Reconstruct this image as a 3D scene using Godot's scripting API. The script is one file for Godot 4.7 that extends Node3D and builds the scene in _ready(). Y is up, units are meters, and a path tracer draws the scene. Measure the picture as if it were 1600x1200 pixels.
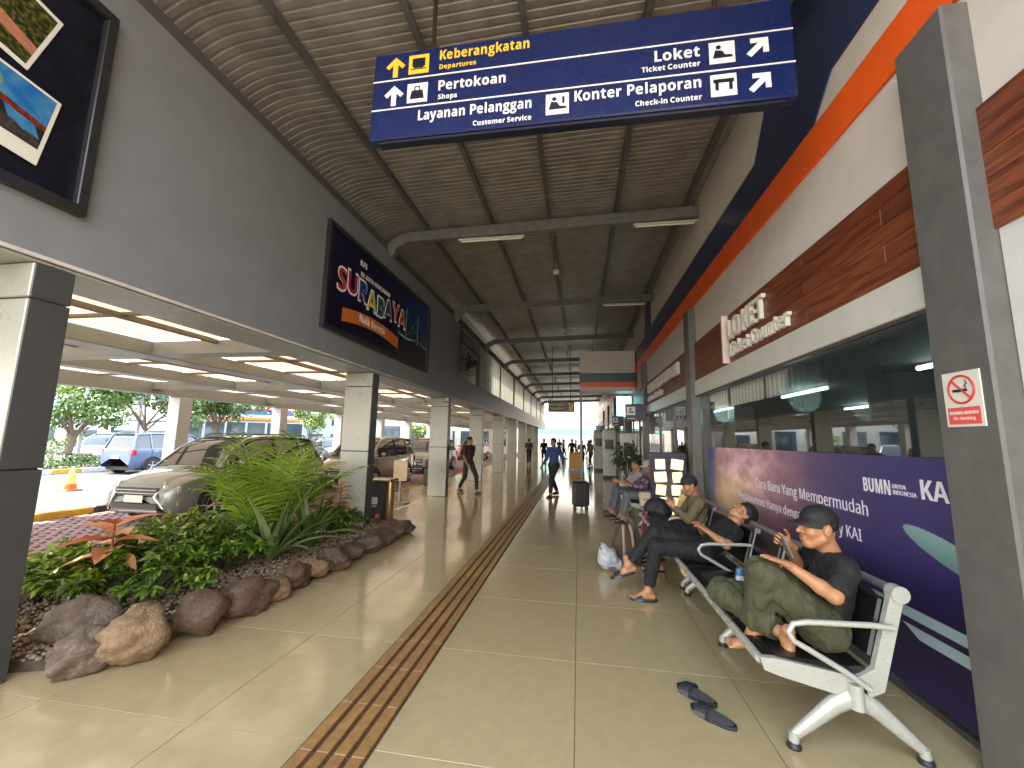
extends Node3D
# Covered walkway in front of a railway station hall. y is up, metres; the walkway runs along -z.

var rng := RandomNumberGenerator.new()
var mats := {}
var tex := {}
var used := {}
var font_bold: SystemFont
var font_reg: SystemFont
var PI2 := PI * 0.5

# ---------------------------------------------------------------- mesh builder
class MB:
	var v := PackedVector3Array()
	var n := PackedVector3Array()
	var t := PackedVector2Array()
	var c := PackedColorArray()
	var col := Color.WHITE
	func pt(p: Vector3, nn: Vector3, uv := Vector2.ZERO) -> void:
		v.push_back(p); n.push_back(nn); t.push_back(uv); c.push_back(col)
	# corners counter-clockwise seen from outside
	func tri(a: Vector3, b: Vector3, d: Vector3) -> void:
		var nn := (b - a).cross(d - a).normalized()
		pt(a, nn); pt(d, nn); pt(b, nn)
	func trin(a: Vector3, b: Vector3, d: Vector3, na: Vector3, nb: Vector3, nd: Vector3) -> void:
		pt(a, na); pt(d, nd); pt(b, nb)
	func quad(a: Vector3, b: Vector3, d: Vector3, e: Vector3) -> void:
		var nn := (d - a).cross(e - b).normalized()
		pt(a, nn, Vector2(0, 1)); pt(d, nn, Vector2(1, 0)); pt(b, nn, Vector2(1, 1))
		pt(a, nn, Vector2(0, 1)); pt(e, nn, Vector2(0, 0)); pt(d, nn, Vector2(1, 0))
	func quadn(a: Vector3, b: Vector3, d: Vector3, e: Vector3, na: Vector3, nb: Vector3, nd: Vector3, ne: Vector3) -> void:
		pt(a, na, Vector2(0, 1)); pt(d, nd, Vector2(1, 0)); pt(b, nb, Vector2(1, 1))
		pt(a, na, Vector2(0, 1)); pt(e, ne, Vector2(0, 0)); pt(d, nd, Vector2(1, 0))
	func box(ce: Vector3, s: Vector3, b := Basis()) -> void:
		var x := b.x * s.x * 0.5
		var y := b.y * s.y * 0.5
		var z := b.z * s.z * 0.5
		quad(ce - x - y + z, ce + x - y + z, ce + x + y + z, ce - x + y + z)
		quad(ce + x - y - z, ce - x - y - z, ce - x + y - z, ce + x + y - z)
		quad(ce + x - y + z, ce + x - y - z, ce + x + y - z, ce + x + y + z)
		quad(ce - x - y - z, ce - x - y + z, ce - x + y + z, ce - x + y - z)
		quad(ce - x + y + z, ce + x + y + z, ce + x + y - z, ce - x + y - z)
		quad(ce - x - y - z, ce + x - y - z, ce + x - y + z, ce - x - y + z)
	# box from corner to corner
	func span(a: Vector3, b: Vector3) -> void:
		box((a + b) * 0.5, (b - a).abs())
	# box with chamfered edges: a rounded-rectangle prism along one axis would miss corners, so cut all 12 edges
	func bev(ce: Vector3, s: Vector3, r: float, b := Basis()) -> void:
		var h := s * 0.5
		r = minf(r, minf(h.x, minf(h.y, h.z)) * 0.98)
		var ax := [b.x, b.y, b.z]
		var hh := [h.x, h.y, h.z]
		for i in 3:
			var u: Vector3 = ax[(i + 1) % 3]
			var w: Vector3 = ax[(i + 2) % 3]
			var a: Vector3 = ax[i]
			var hu: float = hh[(i + 1) % 3] - r
			var hw: float = hh[(i + 2) % 3] - r
			var ha: float = hh[i]
			for sg in [1.0, -1.0]:
				var o: Vector3 = ce + a * ha * sg
				if sg > 0:
					quad(o - u * hu - w * hw, o + u * hu - w * hw, o + u * hu + w * hw, o - u * hu + w * hw)
				else:
					quad(o + u * hu - w * hw, o - u * hu - w * hw, o - u * hu + w * hw, o + u * hu + w * hw)
			for su in [1.0, -1.0]:
				for sw in [1.0, -1.0]:
					# edge along a
					var la: float = ha - r
					var p1: Vector3 = ce + u * su * (hu + r) + w * sw * hw
					var p2: Vector3 = ce + u * su * hu + w * sw * (hw + r)
					_q(p1, p2, a * la, u * su + w * sw)
		for sx in [1.0, -1.0]:
			for sy in [1.0, -1.0]:
				for sz in [1.0, -1.0]:
					var q: Vector3 = ce + b.x * sx * (h.x - r) + b.y * sy * (h.y - r) + b.z * sz * (h.z - r)
					var a1: Vector3 = q + b.x * sx * r
					var a2: Vector3 = q + b.y * sy * r
					var a3: Vector3 = q + b.z * sz * r
					if sx * sy * sz > 0:
						tri(a1, a2, a3)
					else:
						tri(a1, a3, a2)
	func _q(p1: Vector3, p2: Vector3, l: Vector3, out: Vector3) -> void:
		if (p2 - p1).cross(l).dot(out) > 0:
			quad(p1 - l, p2 - l, p2 + l, p1 + l)
		else:
			quad(p2 - l, p1 - l, p1 + l, p2 + l)
	func tube(pts: Array, rad, seg := 8, cap := true, flat := 1.0, up := Vector3.UP) -> void:
		var m := pts.size()
		var pb: Array = []
		var pn: Array = []
		for i in m:
			var p: Vector3 = pts[i]
			var d: Vector3
			if i == 0: d = pts[1] - pts[0]
			elif i == m - 1: d = pts[m - 1] - pts[m - 2]
			else: d = (pts[i + 1] - pts[i]).normalized() + (pts[i] - pts[i - 1]).normalized()
			d = d.normalized()
			var s := d.cross(up)
			if s.length() < 0.05: s = d.cross(Vector3(1, 0.01, 0))
			s = s.normalized()
			var w := s.cross(d).normalized()
			var r: float = rad[i] if rad is Array else rad
			var ring := PackedVector3Array()
			var rn := PackedVector3Array()
			for k in seg:
				var a := TAU * k / seg
				ring.push_back(p + (s * cos(a) + w * sin(a) * flat) * r)
				rn.push_back((s * cos(a) * flat + w * sin(a)).normalized())
			pb.append(ring); pn.append(rn)
		for i in m - 1:
			for k in seg:
				var k2 := (k + 1) % seg
				quadn(pb[i][k], pb[i + 1][k], pb[i + 1][k2], pb[i][k2], pn[i][k], pn[i + 1][k], pn[i + 1][k2], pn[i][k2])
		if cap:
			for k in range(1, seg - 1):
				tri(pb[0][0], pb[0][k], pb[0][k + 1])
				tri(pb[m - 1][0], pb[m - 1][k + 1], pb[m - 1][k])
	# profile of (radius, height) bottom to top round the y axis of xf
	func lathe(prof: Array, seg := 16, xf := Transform3D(), smooth := true) -> void:
		for i in prof.size() - 1:
			var a: Vector2 = prof[i]
			var b: Vector2 = prof[i + 1]
			var dn := Vector2(b.y - a.y, a.x - b.x)
			if dn.length() < 1e-7: continue
			dn = dn.normalized()
			for k in seg:
				var t0 := TAU * k / seg
				var t1 := TAU * (k + 1) / seg
				var c0 := Vector3(cos(t0), 0, -sin(t0))
				var c1 := Vector3(cos(t1), 0, -sin(t1))
				var n0 := (xf.basis * (c0 * dn.x + Vector3(0, dn.y, 0))).normalized()
				var n1 := (xf.basis * (c1 * dn.x + Vector3(0, dn.y, 0))).normalized()
				var p0: Vector3 = xf * (c0 * a.x + Vector3(0, a.y, 0))
				var p1: Vector3 = xf * (c1 * a.x + Vector3(0, a.y, 0))
				var p2: Vector3 = xf * (c1 * b.x + Vector3(0, b.y, 0))
				var p3: Vector3 = xf * (c0 * b.x + Vector3(0, b.y, 0))
				if not smooth:
					n0 = (n0 + n1).normalized(); n1 = n0
				if a.x < 1e-6: trin(p0, p2, p3, n0, n1, n0)
				elif b.x < 1e-6: trin(p0, p1, p2, n0, n1, n1)
				else: quadn(p0, p1, p2, p3, n0, n1, n1, n0)
	func ell(ce: Vector3, r: Vector3, b := Basis(), seg := 14, v0 := -1.0, v1 := 1.0) -> void:
		var rows := maxi(4, seg / 2)
		for i in rows:
			var f0 := lerpf(v0, v1, float(i) / rows) * PI * 0.5
			var f1 := lerpf(v0, v1, float(i + 1) / rows) * PI * 0.5
			for k in seg:
				var q: Array = []
				var qn: Array = []
				for e in [[f0, k], [f0, k + 1], [f1, k + 1], [f1, k]]:
					var a: float = TAU * e[1] / seg
					var u := Vector3(cos(e[0]) * cos(a), sin(e[0]), -cos(e[0]) * sin(a))
					q.append(ce + b * (u * r))
					qn.append((b * (u / r)).normalized())
				if absf(f0 + PI * 0.5) < 1e-4: trin(q[0], q[2], q[3], qn[0], qn[2], qn[3])
				elif absf(f1 - PI * 0.5) < 1e-4: trin(q[0], q[1], q[2], qn[0], qn[1], qn[2])
				else: quadn(q[0], q[1], q[2], q[3], qn[0], qn[1], qn[2], qn[3])
	# polygon in the xy plane of xf, from z = 0 to z = depth
	func prism(poly: PackedVector2Array, depth: float, xf := Transform3D()) -> void:
		if Geometry2D.is_polygon_clockwise(poly): poly.reverse()
		var ix := Geometry2D.triangulate_polygon(poly)
		var m := poly.size()
		for i in range(0, ix.size(), 3):
			var a := poly[ix[i]]
			var b := poly[ix[i + 1]]
			var d := poly[ix[i + 2]]
			if (b - a).cross(d - a) < 0:
				var sw := b
				b = d; d = sw
			tri(xf * Vector3(a.x, a.y, depth), xf * Vector3(b.x, b.y, depth), xf * Vector3(d.x, d.y, depth))
			tri(xf * Vector3(a.x, a.y, 0), xf * Vector3(d.x, d.y, 0), xf * Vector3(b.x, b.y, 0))
		for i in m:
			var a := poly[i]
			var b := poly[(i + 1) % m]
			quad(xf * Vector3(a.x, a.y, 0), xf * Vector3(b.x, b.y, 0), xf * Vector3(b.x, b.y, depth), xf * Vector3(a.x, a.y, depth))
	# a leaf: a bent, folded blade from p along d, its face towards u
	func leaf(p: Vector3, d: Vector3, u: Vector3, l: float, w: float, droop: float, segs := 3, wide := 0.4) -> void:
		var s := d.cross(u).normalized()
		var last_c := p
		var last_w := w * 0.12
		var dir := d
		for i in range(1, segs + 1):
			var f := float(i) / segs
			dir = (dir + Vector3.DOWN * droop / segs).normalized()
			var nu := s.cross(dir).normalized()
			var ce := last_c + dir * l / segs
			var ww := w * (sin(PI * pow(f, 0.4 / wide * 0.75)) * 0.5) if i < segs else 0.0
			var fold := nu * ww * 0.25
			var lf := nu * last_w * 0.25
			var nl := (nu - s * 0.25).normalized()
			var nr := (nu + s * 0.25).normalized()
			if i < segs:
				_leafq(last_c, ce, s, last_w, ww, lf, fold, nu)
			else:
				trin(last_c + s * last_w + lf, ce, last_c, nu, nu, nu)
				trin(last_c, ce, last_c - s * last_w + lf, nu, nu, nu)
			last_c = ce; last_w = ww
	func _leafq(a: Vector3, b: Vector3, s: Vector3, wa: float, wb: float, fa: Vector3, fb: Vector3, nu: Vector3) -> void:
		var n1 := (nu - s * 0.4).normalized()
		var n2 := (nu + s * 0.4).normalized()
		quadn(a + s * wa + fa, b + s * wb + fb, b, a, n1, n1, n1, n1)
		quadn(a, b, b - s * wb + fb, a - s * wa + fa, n2, n2, n2, n2)
	func mesh() -> ArrayMesh:
		var m := ArrayMesh.new()
		var a := []
		a.resize(Mesh.ARRAY_MAX)
		a[Mesh.ARRAY_VERTEX] = v; a[Mesh.ARRAY_NORMAL] = n; a[Mesh.ARRAY_TEX_UV] = t; a[Mesh.ARRAY_COLOR] = c
		m.add_surface_from_arrays(Mesh.PRIMITIVE_TRIANGLES, a)
		return m

# ---------------------------------------------------------------- signed-distance bodies, meshed with surface nets
class Field:
	var lo: Vector3
	var h: float
	var nx: int
	var ny: int
	var nz: int
	var d := PackedFloat32Array()
	var mark := PackedByteArray()
	var live := PackedInt32Array()
	func _init(a: Vector3, b: Vector3, cell: float) -> void:
		lo = a; h = cell
		nx = int((b.x - a.x) / h) + 2; ny = int((b.y - a.y) / h) + 2; nz = int((b.z - a.z) / h) + 2
		d.resize(nx * ny * nz); d.fill(1.0)
		mark.resize(nx * ny * nz)
	func cap(a: Vector3, b: Vector3, ra: float, rb: float, k := 0.02, ax := Vector3.ZERO, s := 1.0, fb := false) -> void:
		if a.distance_squared_to(b) < 1e-10: b += Vector3(0, 1e-4, 0)
		var m := maxf(ra, rb) + k + h * 2.0
		var e := Vector3(m, m, m)
		var p0 := (a.min(b) - e - lo) / h
		var p1 := (a.max(b) + e - lo) / h
		var i0 := maxi(0, int(p0.x)); var i1 := mini(nx - 1, int(p1.x) + 1)
		var j0 := maxi(0, int(p0.y)); var j1 := mini(ny - 1, int(p1.y) + 1)
		var k0 := maxi(0, int(p0.z)); var k1 := mini(nz - 1, int(p1.z) + 1)
		var ba := b - a
		var bb := ba.length_squared()
		var ln := sqrt(bb)
		var dr := rb - ra
		var sq := s != 1.0
		for kk in range(k0, k1 + 1):
			for jj in range(j0, j1 + 1):
				var row := (kk * ny + jj) * nx
				var p := lo + Vector3(i0, jj, kk) * h - a
				for ii in range(i0, i1 + 1):
					var q := p
					if sq: q += ax * (q.dot(ax) * (s - 1.0))
					var f := q.dot(ba) / bb
					var g := clampf(f, 0.0, 1.0)
					var v := 0.0
					if fb and f > 1.0: v = maxf((q - ba * f).length() - rb, (f - 1.0) * ln)
					else: v = (q - ba * g).length() - ra - dr * g
					p.x += h
					var id := row + ii
					if mark[id] == 0:
						mark[id] = 1; live.push_back(id); d[id] = v
					else:
						var o := d[id]
						var u := k - absf(o - v)
						d[id] = minf(o, v) - (u * u / (4.0 * k) if u > 0.0 else 0.0)
	func ell(ce: Vector3, r: Vector3, b: Basis, k := 0.02) -> void:
		var mr := maxf(r.x, maxf(r.y, r.z)) + k + h * 2.0
		var e := Vector3(mr, mr, mr)
		var p0 := (ce - e - lo) / h
		var p1 := (ce + e - lo) / h
		var bt := b.transposed()
		var mn := minf(r.x, minf(r.y, r.z))
		for kk in range(maxi(0, int(p0.z)), mini(nz - 1, int(p1.z) + 1) + 1):
			for jj in range(maxi(0, int(p0.y)), mini(ny - 1, int(p1.y) + 1) + 1):
				for ii in range(maxi(0, int(p0.x)), mini(nx - 1, int(p1.x) + 1) + 1):
					var q := bt * (lo + Vector3(ii, jj, kk) * h - ce)
					var l1 := (q / r).length()
					var l2 := (q / (r * r)).length()
					var v := l1 * (l1 - 1.0) / l2 if l2 > 1e-6 else -mn
					var id := (kk * ny + jj) * nx + ii
					if mark[id] == 0:
						mark[id] = 1; live.push_back(id); d[id] = v
					else:
						var o := d[id]
						var u := k - absf(o - v)
						d[id] = minf(o, v) - (u * u / (4.0 * k) if u > 0.0 else 0.0)
	func pos(id: int) -> Vector3:
		return lo + Vector3(id % nx, (id / nx) % ny, id / (nx * ny)) * h
	# keep the side of the plane that nn points away from
	func cut(p: Vector3, nn: Vector3) -> void:
		for id in live: d[id] = maxf(d[id], (pos(id) - p).dot(nn))
	func rough(no: FastNoiseLite, amp: float, squash := 1.0) -> void:
		for id in live: d[id] += no.get_noise_3dv(pos(id) * Vector3(1.0, squash, 1.0)) * amp
	func into(mb: MB) -> void:
		var vid := PackedInt32Array()
		vid.resize(d.size()); vid.fill(-1)
		var vs := PackedVector3Array()
		var ns := PackedVector3Array()
		var cells := PackedInt32Array()
		var sx := 1
		var sy := nx
		var sz := nx * ny
		var top := d.size() - sz - sy - 2
		for id in live:
			if id > top: continue
			var a := d[id]; var b := d[id + 1]; var c2 := d[id + sy]; var e := d[id + sy + 1]
			var f := d[id + sz]; var g := d[id + sz + 1]; var i := d[id + sz + sy]; var j := d[id + sz + sy + 1]
			var neg := int(a < 0) + int(b < 0) + int(c2 < 0) + int(e < 0) + int(f < 0) + int(g < 0) + int(i < 0) + int(j < 0)
			if neg == 0 or neg == 8: continue
			var s := Vector3.ZERO
			var m := 0
			if (a < 0) != (b < 0): s += Vector3(a / (a - b), 0, 0); m += 1
			if (c2 < 0) != (e < 0): s += Vector3(c2 / (c2 - e), 1, 0); m += 1
			if (f < 0) != (g < 0): s += Vector3(f / (f - g), 0, 1); m += 1
			if (i < 0) != (j < 0): s += Vector3(i / (i - j), 1, 1); m += 1
			if (a < 0) != (c2 < 0): s += Vector3(0, a / (a - c2), 0); m += 1
			if (b < 0) != (e < 0): s += Vector3(1, b / (b - e), 0); m += 1
			if (f < 0) != (i < 0): s += Vector3(0, f / (f - i), 1); m += 1
			if (g < 0) != (j < 0): s += Vector3(1, g / (g - j), 1); m += 1
			if (a < 0) != (f < 0): s += Vector3(0, 0, a / (a - f)); m += 1
			if (b < 0) != (g < 0): s += Vector3(1, 0, b / (b - g)); m += 1
			if (c2 < 0) != (i < 0): s += Vector3(0, 1, c2 / (c2 - i)); m += 1
			if (e < 0) != (j < 0): s += Vector3(1, 1, e / (e - j)); m += 1
			vid[id] = vs.size()
			vs.push_back(pos(id) + s / m * h)
			ns.push_back(Vector3(b - a + e - c2 + g - f + j - i, c2 - a + e - b + i - f + j - g, f - a + g - b + i - c2 + j - e).normalized())
			cells.push_back(id)
		for id in cells:
			var a := d[id]
			var v3 := vid[id]
			for ax in 3:
				var st := sx if ax == 0 else (sy if ax == 1 else sz)
				var u := sy if ax == 0 else (sz if ax == 1 else sx)
				var w := sz if ax == 0 else (sx if ax == 1 else sy)
				var b := d[id + st]
				if (a < 0) == (b < 0) or id < u + w: continue
				var v0 := vid[id - u - w]
				var v1 := vid[id - w]
				var v2 := vid[id - u]
				if v0 < 0 or v1 < 0 or v2 < 0: continue
				if a < 0: mb.quadn(vs[v0], vs[v1], vs[v3], vs[v2], ns[v0], ns[v1], ns[v3], ns[v2])
				else: mb.quadn(vs[v0], vs[v2], vs[v3], vs[v1], ns[v0], ns[v2], ns[v3], ns[v1])

# ---------------------------------------------------------------- materials
func noise_tex(key: String, freq: float, lo: float, hi: float, size := 512, oct := 4, as_normal := false, bump := 4.0, stretch := 0) -> Texture2D:
	if tex.has(key): return tex[key]
	var n := FastNoiseLite.new()
	n.seed = key.hash() % 1000
	n.noise_type = FastNoiseLite.TYPE_SIMPLEX_SMOOTH
	n.frequency = freq
	n.fractal_octaves = oct
	if stretch:
		var im := Image.create(size, size, false, Image.FORMAT_L8)
		for y in size:
			for x in size:
				# wrapped along x by blending, long streaks along x
				var fx := float(x) / size
				var a := n.get_noise_2d(x / float(stretch), y)
				var b := n.get_noise_2d((x - size) / float(stretch), y)
				var g := lerpf(a, b, fx) * 0.9
				var v := lerpf(lo, hi, clampf(g * 0.9 + 0.5, 0, 1))
				im.set_pixel(x, y, Color(v, v, v))
		tex[key] = ImageTexture.create_from_image(im)
		return tex[key]
	var t := NoiseTexture2D.new()
	t.width = size; t.height = size; t.seamless = true
	t.noise = n
	if as_normal:
		t.as_normal_map = true; t.bump_strength = bump
	else:
		var g := Gradient.new()
		g.set_color(0, Color(lo, lo, lo)); g.set_color(1, Color(hi, hi, hi))
		t.color_ramp = g
	tex[key] = t
	return t

# base colour in linear real-world values; wear: how uneven the tone is; scale: metres per repeat
func mat(key: String, c: Color, rough := 0.6, metal := 0.0, wear := 0.12, scale := 1.5) -> StandardMaterial3D:
	if mats.has(key): return mats[key]
	var m := StandardMaterial3D.new()
	m.resource_name = key
	m.albedo_color = c.linear_to_srgb()
	m.roughness = rough
	m.metallic = metal
	if wear > 0.0:
		m.albedo_texture = noise_tex("tone%d" % int(wear * 100), 0.012, 1.0 - wear, 1.0, 512, 5)
		m.roughness_texture = noise_tex("gloss", 0.02, 0.75, 1.0, 512, 4)
		m.uv1_triplanar = true
		m.uv1_world_triplanar = true
		m.uv1_scale = Vector3.ONE / scale
	mats[key] = m
	return m

func bumpy(m: StandardMaterial3D, key: String, freq: float, strength := 1.0, bump := 6.0) -> StandardMaterial3D:
	m.normal_enabled = true
	m.normal_texture = noise_tex(key, freq, 0, 1, 512, 4, true, bump)
	m.normal_scale = strength
	return m

func cloth(key: String, c: Color, rough := 0.9) -> StandardMaterial3D:
	if mats.has(key): return mats[key]
	var m := mat(key, c, rough, 0.0, 0.22, 0.5)
	bumpy(m, "weave", 0.05, 0.7, 5.0)
	m.rim_enabled = true; m.rim = 0.15; m.rim_tint = 0.6
	return m

func leafmat(key: String, back := Color(0.1, 0.16, 0.02), rough := 0.45) -> StandardMaterial3D:
	if mats.has(key): return mats[key]
	var m := StandardMaterial3D.new()
	m.resource_name = key
	m.vertex_color_use_as_albedo = true
	m.roughness = rough
	m.backlight_enabled = true
	m.backlight = back.linear_to_srgb()
	m.cull_mode = BaseMaterial3D.CULL_DISABLED
	mats[key] = m
	return m

func glow(key: String, c: Color, e: float) -> StandardMaterial3D:
	if mats.has(key): return mats[key]
	var m := StandardMaterial3D.new()
	m.resource_name = key
	m.albedo_color = c.linear_to_srgb()
	m.emission_enabled = true
	m.emission = c.linear_to_srgb()
	m.emission_energy_multiplier = e
	mats[key] = m
	return m

func pane(key: String, c: Color, alpha: float, spec := 0.5) -> StandardMaterial3D:
	if mats.has(key): return mats[key]
	var m := StandardMaterial3D.new()
	m.resource_name = key
	m.transparency = BaseMaterial3D.TRANSPARENCY_ALPHA
	var s := c.linear_to_srgb()
	m.albedo_color = Color(s.r, s.g, s.b, alpha)
	m.roughness = 0.02
	m.metallic_specular = spec
	m.cull_mode = BaseMaterial3D.CULL_DISABLED
	mats[key] = m
	return m

func image_mat(key: String, im: Image, rough := 0.4) -> StandardMaterial3D:
	var m := StandardMaterial3D.new()
	m.resource_name = key
	m.albedo_texture = ImageTexture.create_from_image(im)
	m.roughness = rough
	mats[key] = m
	return m

# ---------------------------------------------------------------- nodes
func numbered(called: String) -> String:
	if not used.has(called):
		used[called] = 0
		return called
	used[called] += 1
	return "%s_%03d" % [called, used[called]]

func tag(o: Node, label: String, category: String, group := "", kind := "") -> Node:
	if label: o.set_meta("label", label)
	if category: o.set_meta("category", category)
	if group: o.set_meta("group", group)
	if kind: o.set_meta("kind", kind)
	return o

func thing(called: String, label: String, category: String, at := Vector3.ZERO, turn := 0.0, group := "") -> Node3D:
	var o := Node3D.new()
	o.name = numbered(called)
	add_child(o, true)
	o.position = at
	o.rotation.y = turn
	tag(o, label, category, group)
	return o

func setting(called: String) -> Node3D:
	var o := Node3D.new()
	o.name = numbered(called)
	o.set_meta("kind", "structure")
	add_child(o, true)
	return o

func put(shape, called: String, m: Material, parent: Node = self, at := Vector3.ZERO, b := Basis()) -> MeshInstance3D:
	var o := MeshInstance3D.new()
	o.mesh = shape.mesh() if shape is MB else shape
	o.material_override = m
	o.name = numbered(called) if parent == self else called
	o.transform = Transform3D(b, at)
	parent.add_child(o, true)
	return o

func stuff(o: Node) -> Node:
	o.set_meta("kind", "stuff")
	return o

func dup(o: Node3D, at: Vector3, turn := 0.0, label := "", sc := 1.0) -> Node3D:
	var base: String = o.name
	var rx := RegEx.create_from_string("_\\d{3}$")
	base = rx.sub(base, "")
	var c: Node3D = o.duplicate()
	c.name = numbered(base)
	add_child(c, true)
	c.transform = Transform3D(Basis(Vector3.UP, turn).scaled(Vector3.ONE * sc), at)
	if label: c.set_meta("label", label)
	return c

# lettering: one mesh, its middle (or left / right end) at `at`, capital letters cap metres high, no wider than maxw
func letter(s: String, parent: Node, at: Vector3, b: Basis, cap: float, depth: float, m: Material, align := 0, maxw := 0.0, bold := true, called := "lettering") -> MeshInstance3D:
	var t := TextMesh.new()
	t.text = s
	t.font = font_bold if bold else font_reg
	t.font_size = 40
	t.pixel_size = cap / (40 * 0.714)
	t.depth = depth
	t.curve_step = 1.5
	t.horizontal_alignment = HORIZONTAL_ALIGNMENT_LEFT
	t.vertical_alignment = VERTICAL_ALIGNMENT_TOP
	var bb := t.get_aabb()
	var k := 1.0
	if maxw > 0.0 and bb.size.x > maxw: k = maxw / bb.size.x
	var off := Vector3(-bb.position.x * k, -bb.get_center().y, 0)
	if align == 0: off.x -= bb.size.x * k * 0.5
	elif align > 0: off.x -= bb.size.x * k
	var bs := b
	bs.x = b.x * k
	var o := put(t, called, m, parent, at + b * off + b.z * depth * 0.5, bs)
	return o

const FACE_X := Basis(Vector3(0, 0, -1), Vector3(0, 1, 0), Vector3(1, 0, 0))      # looks towards +x
const FACE_NX := Basis(Vector3(0, 0, 1), Vector3(0, 1, 0), Vector3(-1, 0, 0))     # looks towards -x

func _ready() -> void:
	rng.seed = 7
	var cam := Camera3D.new()
	cam.name = "camera"
	add_child(cam)
	cam.transform = Transform3D(Basis(Vector3(0.98674, 0.01743, -0.16135), Vector3(0.00483, 0.99062, 0.13653), Vector3(0.16222, -0.1355, 0.97741)).orthonormalized(), Vector3(0, 1.62, 0))
	cam.fov = 87.2
	cam.near = 0.05
	cam.far = 900.0
	cam.current = true
	var we := WorldEnvironment.new()
	we.name = "world_environment"
	var env := Environment.new()
	env.background_mode = Environment.BG_SKY
	var sky := Sky.new()
	var sm := ProceduralSkyMaterial.new()
	sm.sky_top_color = Color(0.64, 0.72, 0.82)
	sm.sky_horizon_color = Color(1.0, 0.955, 0.895)
	sm.sky_curve = 0.25
	sm.ground_bottom_color = Color(0.5, 0.48, 0.44)
	sm.ground_horizon_color = Color(0.8, 0.82, 0.82)
	sm.sky_energy_multiplier = 1.15
	sm.sun_angle_max = 1.0
	sky.sky_material = sm
	env.sky = sky
	env.tonemap_mode = Environment.TONE_MAPPER_LINEAR
	env.tonemap_exposure = 7.5
	env.sdfgi_enabled = true
	env.ssao_enabled = true
	env.ssil_enabled = true
	we.environment = env
	add_child(we)
	var sun := DirectionalLight3D.new()
	sun.name = "sun"
	sun.light_color = Color(1.0, 0.93, 0.82)
	sun.light_energy = 1.1
	sun.light_angular_distance = 0.5
	sun.shadow_enabled = true
	add_child(sun)
	sun.look_at_from_position(Vector3(-0.66, 0.74, 0.10) * 50.0, Vector3.ZERO)
	font_bold = SystemFont.new()
	font_bold.font_names = PackedStringArray(["Droid Sans"])
	font_bold.font_weight = 700
	font_reg = SystemFont.new()
	font_reg.font_names = PackedStringArray(["Droid Sans"])
	grounds()
	roof()
	left_wall()
	hall()
	porch()
	far_end()
	outside()
	planter()
	signs()
	furniture()
	vehicles()
	people()

# ---------------------------------------------------------------- ground, floor, paving
const COLZ := [-2.3, -6.97, -11.35, -15.6, -20.0, -24.3, -28.6, -33.0, -37.4]
const LX := -3.68

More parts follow.
